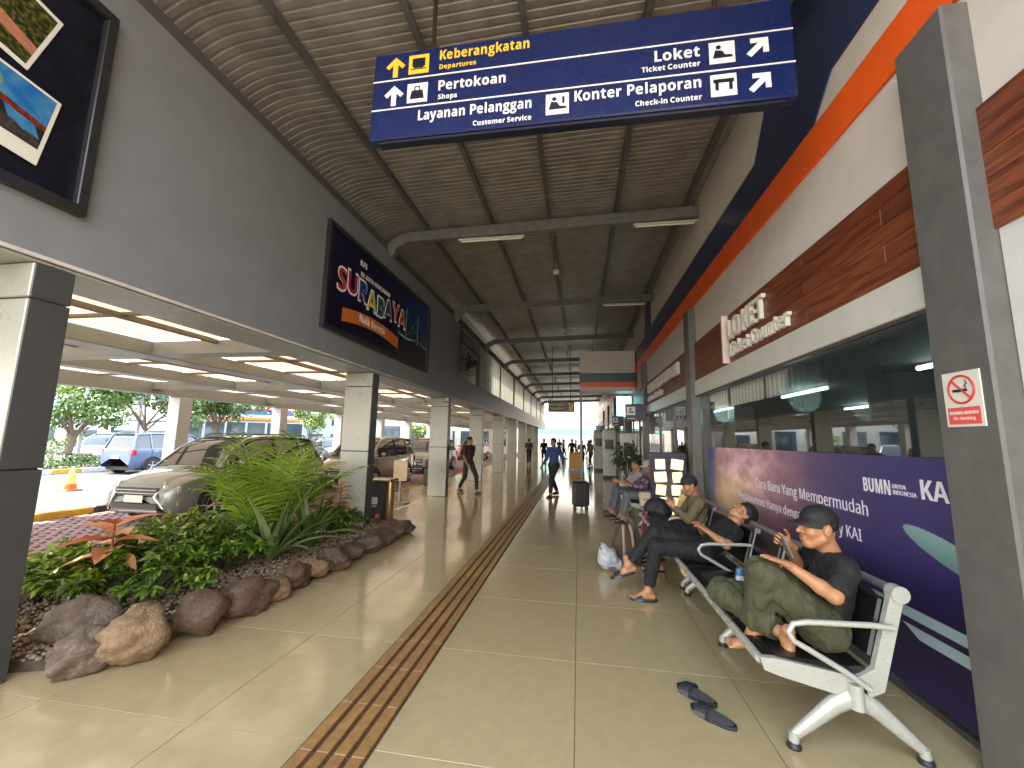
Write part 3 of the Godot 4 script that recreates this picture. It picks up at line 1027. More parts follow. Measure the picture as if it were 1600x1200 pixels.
			if pow((u - 0.085) / 0.014, 2) + pow((v - 0.14) / 0.06, 2) < 1.0: c = Color(0.6, 0.42, 0.36)
			for st in [[0.655, 0.7, 0.8], [0.73, 0.775, 0.86]]:
				if v > st[0] and v < st[1] and u > st[2] + (v - st[0]) * 0.6: c = Color(0.62, 0.7, 0.7)
			im.set_pixel(x, y, c)
	var bn := thing("glass_banner", "long purple and pink printed banner stuck along the lower glass behind the benches", "banner", Vector3(2.143, 0.06, -2.64))
	var q := MB.new()
	q.quad(Vector3(0, 0, -4.66), Vector3(0, 0, 0), Vector3(0, 1.49, 0), Vector3(0, 1.49, -4.66))
	q.box(Vector3(0.003, 0.745, -2.33), Vector3(0.004, 1.48, 4.65))
	var bmm := image_mat("banner_print", im, 0.33)
	put(q, "print", bmm, bn)
	var lw := mat("print_white", Color(0.75, 0.72, 0.78), 0.3, 0, 0)
	letter("Cara Baru Yang Mempermudah", bn, Vector3(-0.002, 1.07, -0.88), FACE_NX, 0.1, 0.002, lw, 1, 2.6, false)
	letter("Perjalananmu Hanya dengan Access by KAI", bn, Vector3(-0.002, 0.86, -0.98), FACE_NX, 0.09, 0.002, lw, 1, 2.6, false)
	letter("KAI", bn, Vector3(-0.002, 1.29, -0.37), FACE_NX, 0.12, 0.002, lw, -1, 0.34)
	letter("BUMN", bn, Vector3(-0.002, 1.27, -0.9), FACE_NX, 0.1, 0.002, lw, -1, 0.27)
	letter("UNTUK", bn, Vector3(-0.002, 1.285, -0.61), FACE_NX, 0.028, 0.002, lw, -1, 0.16, false)
	letter("INDONESIA", bn, Vector3(-0.002, 1.245, -0.61), FACE_NX, 0.028, 0.002, lw, -1, 0.22, false)
	# no-smoking plate on the near pillar
	var ns := thing("smoking_sign", "white no smoking plate with a red ring and red text panel on the grey pillar", "sign", Vector3(1.988, 1.87, -2.455))
	var pl := MB.new()
	pl.bev(Vector3(0, 0, 0), Vector3(0.006, 0.29, 0.215), 0.002)
	put(pl, "plate", mat("plate_white", Color(0.68, 0.67, 0.58), 0.35, 0, 0.03), ns)
	var red := mat("sign_red", Color(0.55, 0.035, 0.03), 0.4, 0, 0)
	var ring := MB.new()
	var rp := []
	for i in 33: rp.append(Vector3(-0.004, 0.05 + sin(TAU * i / 32) * 0.072, cos(TAU * i / 32) * 0.072))
	ring.tube(rp, 0.006, 6, false)
	ring.tube([Vector3(-0.005, 0.101, -0.051), Vector3(-0.005, -0.001, 0.051)], 0.005, 6)
	put(ring, "ring", red, ns)
	var cg := MB.new()
	cg.box(Vector3(-0.005, 0.045, -0.008), Vector3(0.003, 0.014, 0.082))
	put(cg, "cigarette", mat("ink", Color(0.01, 0.01, 0.01), 0.5, 0, 0), ns)
	var smk := MB.new()
	smk.tube([Vector3(-0.005, 0.056, 0.028), Vector3(-0.005, 0.07, 0.02), Vector3(-0.005, 0.078, 0.034), Vector3(-0.005, 0.095, 0.026)], 0.003, 5)
	put(smk, "smoke", mat("ink", Color.BLACK), ns)
	var rpn := MB.new()
	rpn.box(Vector3(-0.004, -0.087, 0), Vector3(0.003, 0.088, 0.18))
	put(rpn, "text_panel", mat("sign_red_light", Color(0.68, 0.09, 0.08), 0.4, 0, 0), ns)
	letter("DILARANG MEROKOK", ns, Vector3(-0.0055, -0.072, 0), FACE_NX, 0.016, 0.001, mat("plate_white", Color.WHITE), 0, 0.16)
	letter("No Smoking", ns, Vector3(-0.0055, -0.103, 0), FACE_NX, 0.016, 0.001, mat("plate_white", Color.WHITE), 0, 0.16, false)

# ---------------------------------------------------------------- the drop-off canopy on the left
func porch() -> void:
	var cv := thing("canopy", "flat drop-off canopy with deep beams and milky translucent roof panels", "canopy")
	var bm := mat("canopy_beam", Color(0.27, 0.28, 0.25), 0.4, 0, 0.05, 2.0)
	var dk := mat("mullion", Color(0.2, 0.15, 0.11), 0.5)
	var mk := StandardMaterial3D.new()
	mk.resource_name = "milky_sheet"
	mk.albedo_color = Color(0.86, 0.8, 0.72)
	mk.roughness = 0.5
	mk.backlight_enabled = true
	mk.backlight = Color(0.56, 0.5, 0.43)
	var y0 := 2.87
	var y1 := 3.1
	var xs := [-4.36, -7.06, -9.7, -12.4]
	for x in xs:
		var b := MB.new()
		var wd := 0.16 if x > -5 else 0.44
		if x < -12: b.bev(Vector3(x, 2.93, -20), Vector3(0.4, 0.36, 56), 0.01)
		else: b.bev(Vector3(x, (y0 + y1) * 0.5, -20), Vector3(wd, y1 - y0, 56), 0.01)
		put(b, "long_beam", bm, cv)
	var zs := []
	for i in 13: zs.append(3.2 - i * 4.37)
	for z in zs:
		for i in 3:
			var b := MB.new()
			var xa: float = xs[i] - (0.08 if i == 0 else 0.22)
			var xb: float = xs[i + 1] + (0.22 if i < 2 else 0.2)
			b.bev(Vector3((xa + xb) * 0.5, (y0 + y1) * 0.5 + 0.003, z), Vector3(xa - xb - 0.004, y1 - y0 - 0.006, 0.3), 0.008)
			put(b, "cross_beam", bm, cv)
	# milky panels with slats of corrugation, and mullions
	for k in 12:
		for i in 3:
			var xa: float = xs[i] - (0.08 if i == 0 else 0.22)
			var xb: float = xs[i + 1] + (0.22 if i < 2 else 0.2)
			var za: float = zs[k] - 0.15
			var zb: float = zs[k + 1] + 0.15
			for qx in 2:
				for qz in 3:
					var p := MB.new()
					var w := (xa - xb) / 2.0
					var l := (za - zb) / 3.0
					var cx := xa - w * (qx + 0.5)
					var cz := za - l * (qz + 0.5)
					var nr := 7
					for r in nr:
						var x0 := cx - w * 0.5 + w * r / nr
						var x1 := x0 + w / nr
						var xm := (x0 + x1) * 0.5
						p.quad(Vector3(x0, 3.11, cz - l * 0.5), Vector3(xm, 3.13, cz - l * 0.5), Vector3(xm, 3.13, cz + l * 0.5), Vector3(x0, 3.11, cz + l * 0.5))
						p.quad(Vector3(xm, 3.13, cz - l * 0.5), Vector3(x1, 3.11, cz - l * 0.5), Vector3(x1, 3.11, cz + l * 0.5), Vector3(xm, 3.13, cz + l * 0.5))
					put(p, "roof_panel", mk, cv)
			for qz in 2:
				var m := MB.new()
				m.bev(Vector3((xa + xb) * 0.5, 3.085, za - (za - zb) * (qz + 1) / 3.0), Vector3(xa - xb - 0.01, 0.045, 0.06), 0.006)
				put(m, "mullion", dk, cv)
			var m2 := MB.new()
			m2.bev(Vector3((xa + xb) * 0.5, 3.065, (za + zb) * 0.5), Vector3(0.075, 0.07, za - zb - 0.01), 0.006)
			put(m2, "mullion", dk, cv)
	var cp := mat("porch_column", Color(0.42, 0.42, 0.41), 0.4, 0, 0.05)
	var nm := ["outer canopy column at the far left, mostly behind the near column", "outer canopy column behind the parked silver green car", "outer canopy column in front of the striped shop front", "outer canopy column beside the bright young tree", "outer canopy column behind the silver van", "outer canopy column farther down the drop-off lane", "last outer canopy column down the drop-off lane"]
	var zc := [-6.5, -10.85, -15.2, -19.6, -24.0, -28.3, -32.7]
	for i in 7:
		var c := thing("canopy_column", "square white " + nm[i], "column", Vector3(-12.4, -0.15, zc[i]), 0, "outer columns of the canopy")
		var b := MB.new()
		b.bev(Vector3(0, 0.75, 0), Vector3(0.42, 1.49, 0.42), 0.01)
		put(b, "panel", cp, c)
		var b2 := MB.new()
		b2.bev(Vector3(0, 2.2, 0), Vector3(0.42, 1.395, 0.42), 0.01)
		put(b2, "panel", cp, c)

# ---------------------------------------------------------------- the far end of the walkway
func far_end() -> void:
	# white box over the walkway with navy and orange bands
	var p := thing("canopy_box", "white overhead box across the right half of the walkway, with navy and orange bands", "canopy", Vector3(0.0, 0, -15.2))
	var w := MB.new()
	w.span(Vector3(0.05, 4.12, -1.2), Vector3(2.08, 4.95, 0.0))
	w.span(Vector3(0.05, 3.45, -1.2), Vector3(2.08, 4.12, -0.02))
	put(w, "casing", mat("wall_white", Color.WHITE), p)
	var n := MB.new()
	n.span(Vector3(0.045, 3.78, -1.2), Vector3(2.08, 4.12, 0.01))
	put(n, "navy_band", mat("band_navy", Color.WHITE), p)
	var o := MB.new()
	o.span(Vector3(0.046, 3.6, -1.2), Vector3(2.08, 3.775, 0.012))
	put(o, "orange_band", mat("band_orange", Color.WHITE), p)
	var po := MB.new()
	po.bev(Vector3(0.1, 1.72, -0.6), Vector3(0.09, 3.45, 0.09), 0.01)
	put(po, "post", mat("rafter_steel", Color.WHITE), p)
	var wh := mat("kiosk_white", Color(0.66, 0.66, 0.62), 0.4)
	var dk := mat("kiosk_dark", Color(0.03, 0.03, 0.035), 0.3)
	var ks := [[1.72, -14.6, 1.9, "tall pale ticket machine standing nearest on the right, past the potted plant"], [1.35, -18.6, 2.1, "tall pale ticket machine, second along the right wall"], [1.1, -23.0, 2.2, "tall grey cabinet farther along the right wall"], [1.6, -27.0, 2.3, "tall pale cabinet at the far right end of the walkway"]]
	for e in ks:
		var k := thing("ticket_machine", e[3], "ticket machine", Vector3(e[0], 0, e[1]), 0, "machines along the hall wall")
		var b := MB.new()
		b.bev(Vector3(0, e[2] * 0.5, 0), Vector3(0.55, e[2], 0.5), 0.03)
		put(b, "cabinet", wh, k)
		var s := MB.new()
		s.bev(Vector3(-0.02, e[2] * 0.7, 0.25), Vector3(0.36, 0.42, 0.02), 0.006)
		put(s, "screen", dk, k)
		var t := MB.new()
		t.bev(Vector3(0, 0.06, 0.01), Vector3(0.56, 0.12, 0.5), 0.01)
		put(t, "plinth", dk, k)
	# lit pale blue board high on the right
	var bd := thing("light_board", "pale blue lit board above the machines on the right, under the orange band", "sign", Vector3(1.75, 2.95, -16.2))
	var q := MB.new()
	q.bev(Vector3(0, 0, 0), Vector3(0.6, 0.85, 0.08), 0.01)
	put(q, "case", wh, bd)
	var q2 := MB.new()
	q2.box(Vector3(0, 0, 0.045), Vector3(0.55, 0.8, 0.008))
	put(q2, "lit_screen", glow("board_glow", Color(0.35, 0.75, 0.85), 0.5), bd)
	# end building with teal lit band, its doorway bright
	var e := thing("end_building", "pale building closing the far end of the walkway, with a teal band over its opening", "building", Vector3(0, 0, -58))
	var m := MB.new()
	m.span(Vector3(-9, 3.3, -0.5), Vector3(9, 7.5, 0))
	m.span(Vector3(-9, 0, -0.5), Vector3(-7, 3.3, 0))
	m.span(Vector3(6.5, 0, -0.5), Vector3(9, 3.3, 0))
	put(m, "wall", mat("end_wall", Color(0.68, 0.6, 0.5), 0.6), e)
	var tb := MB.new()
	tb.span(Vector3(-7, 2.35, 0.0), Vector3(6.5, 3.25, 0.1))
	put(tb, "teal_band", mat("teal_band", Color(0.2, 0.52, 0.46), 0.4), e)
	var ib := MB.new()
	ib.span(Vector3(-7, 0, -4.5), Vector3(6.5, 3.3, -4.4))
	put(ib, "inner_wall", mat("end_inner", Color(0.5, 0.52, 0.52), 0.6), e)
	for i in 7:
		var d := MB.new()
		d.bev(Vector3(-6.6 + i * 2.15, 1.18, -0.1), Vector3(0.12, 2.35, 0.12), 0.01)
		put(d, "door_post", mat("rafter_steel", Color.WHITE), e)
	var yb := thing("yellow_cart", "yellow box cart with a white base standing in the far walkway", "cart", Vector3(-0.2, 0, -22.6))
	var c := MB.new()
	c.bev(Vector3(0, 0.52, 0), Vector3(0.62, 0.8, 0.7), 0.03)
	put(c, "box", mat("cart_yellow", Color(0.75, 0.4, 0.015), 0.5), yb)
	var c2 := MB.new()
	c2.bev(Vector3(0, 0.06, 0), Vector3(0.68, 0.1, 0.76), 0.02)
	put(c2, "base", wh, yb)
	var c3 := MB.new()
	c3.bev(Vector3(0, 0.945, 0), Vector3(0.66, 0.05, 0.74), 0.015)
	put(c3, "lid", mat("cart_red", Color(0.5, 0.1, 0.05), 0.5), yb)

# ---------------------------------------------------------------- outside: buildings, trees, hedges
func tree(called: String, label: String, at: Vector3, h: float, r: float, leaves: int, c0: Color, c1: Color, ls := 0.2, trunk_r := 0.11) -> void:
	var t := thing(called, label, "tree", at, 0, "trees around the car park")
	var tk := MB.new()
	var lean := Vector3(rng.randf_range(-0.25, 0.25), 0, rng.randf_range(-0.25, 0.25))
	var fork := h * 0.42
	tk.tube([Vector3.ZERO, Vector3(0, fork * 0.5, 0) + lean * 0.3, Vector3(0, fork, 0) + lean], [trunk_r * 1.25, trunk_r, trunk_r * 0.8], 9)
	var ends := []
	for i in 7:
		var a := TAU * i / 7.0 + rng.randf_range(-0.3, 0.3)
		var rr := r * rng.randf_range(0.45, 0.85)
		var e := lean + Vector3(cos(a) * rr, fork + (h - fork) * rng.randf_range(0.25, 0.75), sin(a) * rr)
		var s := Vector3(0, fork * rng.randf_range(0.8, 1.0), 0) + lean
		tk.tube([s, s.lerp(e, 0.5) + Vector3(0, 0.2, 0), e], [trunk_r * 0.55, trunk_r * 0.35, trunk_r * 0.15], 6)
		ends.append(e)
	ends.append(lean + Vector3(0, h * 0.8, 0))
	put(tk, "trunk", mat("bark", Color(0.2, 0.16, 0.11), 0.9, 0, 0.4, 0.6), t)
	var cr := MB.new()
	var blobs := []
	for e in ends:
		for k in 3:
			blobs.append([e + Vector3(rng.randf_range(-1, 1), rng.randf_range(-0.5, 0.7), rng.randf_range(-1, 1)) * r * 0.4, r * rng.randf_range(0.2, 0.36)])
	for i in leaves:
		var b = blobs[rng.randi() % blobs.size()]
		var u := Vector3(rng.randfn(), rng.randfn() * 0.75, rng.randfn()).normalized()
		var p: Vector3 = b[0] + u * b[1] * rng.randf_range(0.55, 1.05)
		var up := (u + Vector3(rng.randf_range(-0.6, 0.6), 0.8, rng.randf_range(-0.6, 0.6))).normalized()
		var d := up.cross(Vector3(rng.randfn(), rng.randfn(), rng.randfn())).normalized()
		cr.col = c0.lerp(c1, rng.randf())
		cr.leaf(p, d, up, ls * rng.randf_range(0.7, 1.3), ls * 0.7, 0.5, 2)
	stuff(put(cr, "crown", leafmat("tree_leaf", Color(0.12, 0.2, 0.02)), t))

func hedge(label: String, a: Vector3, b: Vector3, w: float, h: float, leaves: int, c0: Color, c1: Color, ls := 0.1) -> void:
	var t := MB.new()
	for i in leaves:
		var f := rng.randf()
		var ed := Vector3(rng.randf_range(-1, 1) * w, 0, rng.randf_range(-1, 1) * w)
		var y := h * (0.12 + 0.88 * sqrt(rng.randf())) * (0.8 + 0.2 * sin(f * 17.0))
		var p := a.lerp(b, f) + ed * sqrt(maxf(0.05, 1.0 - pow(y / h, 3))) + Vector3(0, y, 0)
		var up := (ed.normalized() * 0.8 + Vector3(0, 0.8, 0) + Vector3(rng.randf_range(-0.5, 0.5), 0, rng.randf_range(-0.5, 0.5))).normalized()
		var d := up.cross(Vector3(rng.randfn(), rng.randfn(), rng.randfn())).normalized()
		t.col = c0.lerp(c1, rng.randf())
		t.leaf(p, d, up, ls * rng.randf_range(0.7, 1.3), ls * 0.6, 0.5, 2)
	tag(put(t, "hedge", leafmat("tree_leaf"), self), label, "hedge", "", "stuff")

# a plain block with its windows, each its own part
func block(called: String, label: String, at: Vector3, turn: float, s: Vector3, wall: Material, rows: int, cols: int, glass: Material, trim: Material, band := 0.0) -> Node3D:
	var b := thing(called, label, "building", at, turn)
	var w := MB.new()
	w.box(Vector3(0, s.y * 0.5, 0), s)
	put(w, "wall", wall, b)
	var r := MB.new()
	r.bev(Vector3(0, s.y + 0.1, 0), Vector3(s.x + 0.3, 0.25, s.z + 0.3), 0.03)
	put(r, "roof_edge", trim, b)
	for i in rows:
		for k in cols:
			var cw := s.x / cols
			var ch := (s.y - 0.5) / rows
			var x := -s.x * 0.5 + cw * (k + 0.5)
			var y := 0.35 + ch * (i + 0.5)
			var f := MB.new()
			f.bev(Vector3(x, y, s.z * 0.5 + 0.02), Vector3(cw * 0.72, ch * 0.66, 0.1), 0.01)
			put(f, "window", trim, b)
			var g := MB.new()
			g.box(Vector3(x, y, s.z * 0.5 + 0.075), Vector3(cw * 0.66, ch * 0.58, 0.012))
			put(g, "window_pane", glass, b)
	return b

func outside() -> void:
	var white := mat("plaster_white", Color(0.7, 0.69, 0.66), 0.7, 0, 0.08, 3.0)
	var pale := mat("plaster_pale", Color(0.52, 0.58, 0.6), 0.6, 0, 0.08, 3.0)
	var gl := mat("window_glass", Color(0.05, 0.08, 0.1), 0.08, 0.2, 0.0)
	var gg := mat("tower_glass", Color(0.22, 0.42, 0.4), 0.12, 0.3, 0.1, 4.0)
	var tr := mat("trim_white", Color(0.66, 0.66, 0.64), 0.5)
	block("glass_tower", "pale green glass tower far off behind the car park trees", Vector3(-84, -0.2, -50), 0.9, Vector3(12, 22, 10), mat("tower_wall", Color(0.42, 0.56, 0.53), 0.5), 9, 6, gg, tr)
	block("office_block", "pale blue grey office block far behind the trees, left of the glass tower", Vector3(-98, -0.2, -44), 1.0, Vector3(13, 15, 10), pale, 6, 6, gl, tr)
	block("low_wall_building", "long low white building behind the parked blue minivan", Vector3(-46, -0.2, -30), 0.9, Vector3(30, 2.6, 6), white, 1, 12, gl, tr)
	block("white_facade", "white two storey building behind the outer canopy columns, left of the striped shop", Vector3(-44, -0.2, -40), 0.75, Vector3(14, 7.5, 8), white, 2, 7, gl, tr)
	var sh := thing("striped_shop", "shop with a red, blue, orange and white striped fascia over a dark glass front", "building", Vector3(-29.0, -0.2, -31.6), 0.72)
	var w := MB.new()
	w.box(Vector3(0, 2.3, -3), Vector3(9.0, 4.6, 6))
	put(w, "wall", white, sh)
	var bands := [[4.3, 0.42, Color(0.75, 0.75, 0.73)], [3.98, 0.2, Color(0.5, 0.03, 0.03)], [3.72, 0.3, Color(0.02, 0.12, 0.45)], [3.44, 0.24, Color(0.75, 0.75, 0.73)], [3.2, 0.2, Color(0.7, 0.25, 0.03)]]
	for i in bands.size():
		var b := MB.new()
		b.bev(Vector3(0, bands[i][0], 0.12 + i * 0.002), Vector3(9.2, bands[i][1], 0.3), 0.01)
		put(b, "stripe", mat("stripe%d" % i, bands[i][2], 0.45, 0, 0), sh)
	for i in 6:
		var f := MB.new()
		f.bev(Vector3(-3.75 + i * 1.5, 1.5, 0.03), Vector3(1.46, 2.9, 0.1), 0.01)
		put(f, "window_frame", tr, sh)
		var g := MB.new()
		g.box(Vector3(-3.75 + i * 1.5, 1.5, 0.085), Vector3(1.34, 2.75, 0.012))
		put(g, "window_pane", gl, sh)
	block("blue_hall", "pale blue hall with rows of windows behind the bright young tree", Vector3(-29.5, -0.2, -44), 0.6, Vector3(13, 9, 8), mat("plaster_blue", Color(0.42, 0.52, 0.6), 0.6), 4, 6, gl, tr)
	block("bright_house", "bright cream house seen past the second column, behind the silver van", Vector3(-18.5, -0.2, -42), 0.35, Vector3(9.5, 7.0, 8), mat("plaster_cream", Color(0.75, 0.74, 0.64), 0.7), 2, 4, gl, tr)
	block("cream_annex", "cream annex beyond the drop-off lane, between the third and fourth columns", Vector3(-13.0, -0.2, -52), 0.1, Vector3(8.5, 6.5, 6), mat("plaster_cream", Color.WHITE), 2, 4, gl, tr)
	block("grey_works", "long pale grey block on the far skyline left of the near column", Vector3(-70, -0.2, -18), 1.3, Vector3(24, 8, 8), pale, 3, 9, gl, tr)
	var g0 := Color(0.035, 0.075, 0.012)
	var g1 := Color(0.1, 0.17, 0.028)
	var y0 := Color(0.1, 0.17, 0.02)
	var y1 := Color(0.2, 0.27, 0.04)
	tree("street_tree", "wide green tree over the parked blue minivan", Vector3(-24.5, -0.15, -19.5), 5.4, 3.0, 3600, g0, g1, 0.24)
	tree("street_tree", "green tree just left of the outer canopy column by the silver green car", Vector3(-25.0, -0.15, -24.5), 6.0, 2.9, 3200, g0, y0, 0.24)
	tree("street_tree", "dark green tree behind the outer canopy column, right of the blue minivan", Vector3(-26.5, -0.15, -26.5), 5.8, 2.4, 2400, g0, g1, 0.24)
	tree("street_tree", "slim tree with tiered crown standing on the planted island", Vector3(-24.2, -0.15, -15.9), 3.9, 1.7, 1500, g0, y0, 0.2, 0.16)
	tree("street_tree", "yellow green bushy tree in front of the pale green glass tower", Vector3(-33.0, -0.15, -21.5), 5.6, 2.6, 2200, y0, y1, 0.24)
	tree("street_tree", "bright yellow green young tree before the pale blue hall", Vector3(-20.2, -0.15, -28.0), 4.3, 1.25, 1300, y0, y1, 0.2, 0.07)
	tree("street_tree", "small green tree between the pale blue hall and the cream house", Vector3(-20.3, -0.15, -33.0), 4.8, 1.4, 1200, g1, y1, 0.22, 0.08)
	tree("street_tree", "bright green tree behind the silver van", Vector3(-14.6, -0.15, -36.0), 3.4, 1.1, 900, y0, y1, 0.2, 0.07)
	# planted island
	var isl := thing("planted_island", "kerbed planted island in the car park, with a yellow and black edge", "planter", Vector3(-22.6, -0.15, -15.2))
	for i in 8:
		var b := MB.new()
		b.bev(Vector3(1.1 - 0.0, 0.09, 3.0 - i * 1.0), Vector3(0.18, 0.2, 0.985), 0.02)
		put(b, "kerb_block", mat("kerb_yellow", Color.WHITE) if i % 2 == 0 else mat("kerb_white", Color(0.6, 0.6, 0.58), 0.7), isl)
	var so := MB.new()
	so.box(Vector3(-1.0, 0.06, -0.5), Vector3(4.0, 0.12, 8.0))
	put(so, "soil", mat("soil", Color.WHITE), isl)
	hedge("low clipped green hedge on the planted island beside the traffic cone", Vector3(-22.4, -0.1, -12.4), Vector3(-22.4, -0.1, -18.5), 0.7, 0.7, 2600, g0, y0, 0.13)
	hedge("taller green hedge behind the planted island, under the tiered tree", Vector3(-28.0, -0.1, -14.0), Vector3(-28.0, -0.1, -24), 0.8, 1.5, 2600, g0, y1, 0.16)
	for e in [[-24.6, -16.6, "slim grey lamp post on the planted island, nearest of the two posts"], [-25.6, -20.0, "slim white lamp post behind the blue minivan"]]:
		var lp := thing("lamp_post", e[2], "lamp post", Vector3(e[0], -0.15, e[1]), 0, "lamp posts in the car park")
		var p := MB.new()
		p.tube([Vector3.ZERO, Vector3(0, 3, 0), Vector3(0, 6.5, 0)], [0.1, 0.08, 0.06], 8)
		put(p, "pole", mat("post_grey", Color(0.4, 0.4, 0.42), 0.4, 0.2), lp)
		var a := MB.new()
		a.tube([Vector3(0, 6.4, 0), Vector3(0.5, 6.9, 0), Vector3(1.3, 7.0, 0)], 0.04, 6)
		a.bev(Vector3(1.5, 7.0, 0), Vector3(0.6, 0.1, 0.25), 0.03)
		put(a, "lamp_arm", mat("post_grey", Color.WHITE), lp)
	var cn := thing("traffic_cone", "orange and yellow traffic cone standing on the asphalt before the planted island", "traffic cone", Vector3(-15.2, -0.15, -10.2))
	var c := MB.new()
	c.bev(Vector3(0, 0.02, 0), Vector3(0.4, 0.04, 0.4), 0.01)
	c.lathe([Vector2(0.16, 0.04), Vector2(0.13, 0.2)], 16)
	put(c, "base", mat("cone_orange", Color(0.7, 0.13, 0.02), 0.5), cn)
	var c2 := MB.new()
	c2.lathe([Vector2(0.13, 0.2), Vector2(0.075, 0.5)], 16)
	put(c2, "band", mat("cone_yellow", Color(0.75, 0.55, 0.12), 0.5), cn)
	var c3 := MB.new()
	c3.lathe([Vector2(0.075, 0.5), Vector2(0.035, 0.7), Vector2(0.0, 0.71)], 16)
	put(c3, "tip", mat("cone_pale", Color(0.75, 0.5, 0.3), 0.5), cn)

# ---------------------------------------------------------------- the rock-edged planter by the walkway
func rock(label: String, at: Vector3, s: Vector3, seed_: int, m: Material) -> void:
	var no := FastNoiseLite.new()
	no.seed = seed_; no.frequency = 0.9; no.fractal_octaves = 4
	var mb := MB.new()
	var rows := 14
	var seg := 20
	var ps := []
	var cuts := []
	var r2 := RandomNumberGenerator.new()
	r2.seed = seed_
	for i in 7:
		cuts.append([Vector3(r2.randfn(), r2.randfn() * 0.7 + 0.2, r2.randfn()).normalized(), r2.randf_range(0.62, 0.85)])
	for i in rows + 1:
		var f := -PI2 + PI * i / rows
		for k in seg:
			var a := TAU * k / seg
			var u := Vector3(cos(f) * cos(a), sin(f), -cos(f) * sin(a))
			var rr := 1.0
			for q in cuts:
				var dd: float = u.dot(q[0])
				if dd > 0.01: rr = minf(rr, q[1] / dd)
			rr *= 1.0 + no.get_noise_3dv(u * 1.1) * 0.3 + no.get_noise_3dv(u * 5.0) * 0.07
			var p := u * rr * s * 0.5
			p.y = maxf(p.y, -s.y * 0.42)
			ps.append(p)
	var id := func(i: int, k: int) -> Vector3: return ps[i * seg + (k % seg)]
	var nrm := func(i: int, k: int) -> Vector3:
		var i0 := maxi(0, i - 1); var i1 := mini(rows, i + 1)
		var du: Vector3 = id.call(i, k + 1) - id.call(i, k + seg - 1)
		var dv: Vector3 = id.call(i1, k) - id.call(i0, k)
		var n := du.cross(dv)
		if n.length() < 1e-8: n = Vector3(0, 1 if i > rows / 2 else -1, 0)
		return n.normalized()
	for i in rows:
		for k in seg:
			mb.quadn(id.call(i, k), id.call(i, k + 1), id.call(i + 1, k + 1), id.call(i + 1, k), nrm.call(i, k), nrm.call(i, k + 1), nrm.call(i + 1, k + 1), nrm.call(i + 1, k))
	tag(put(mb, "rock", m, self, at + Vector3(0, s.y * 0.42, 0), Basis(Vector3.UP, r2.randf() * 6.0)), label, "rock", "rocks edging the planter")

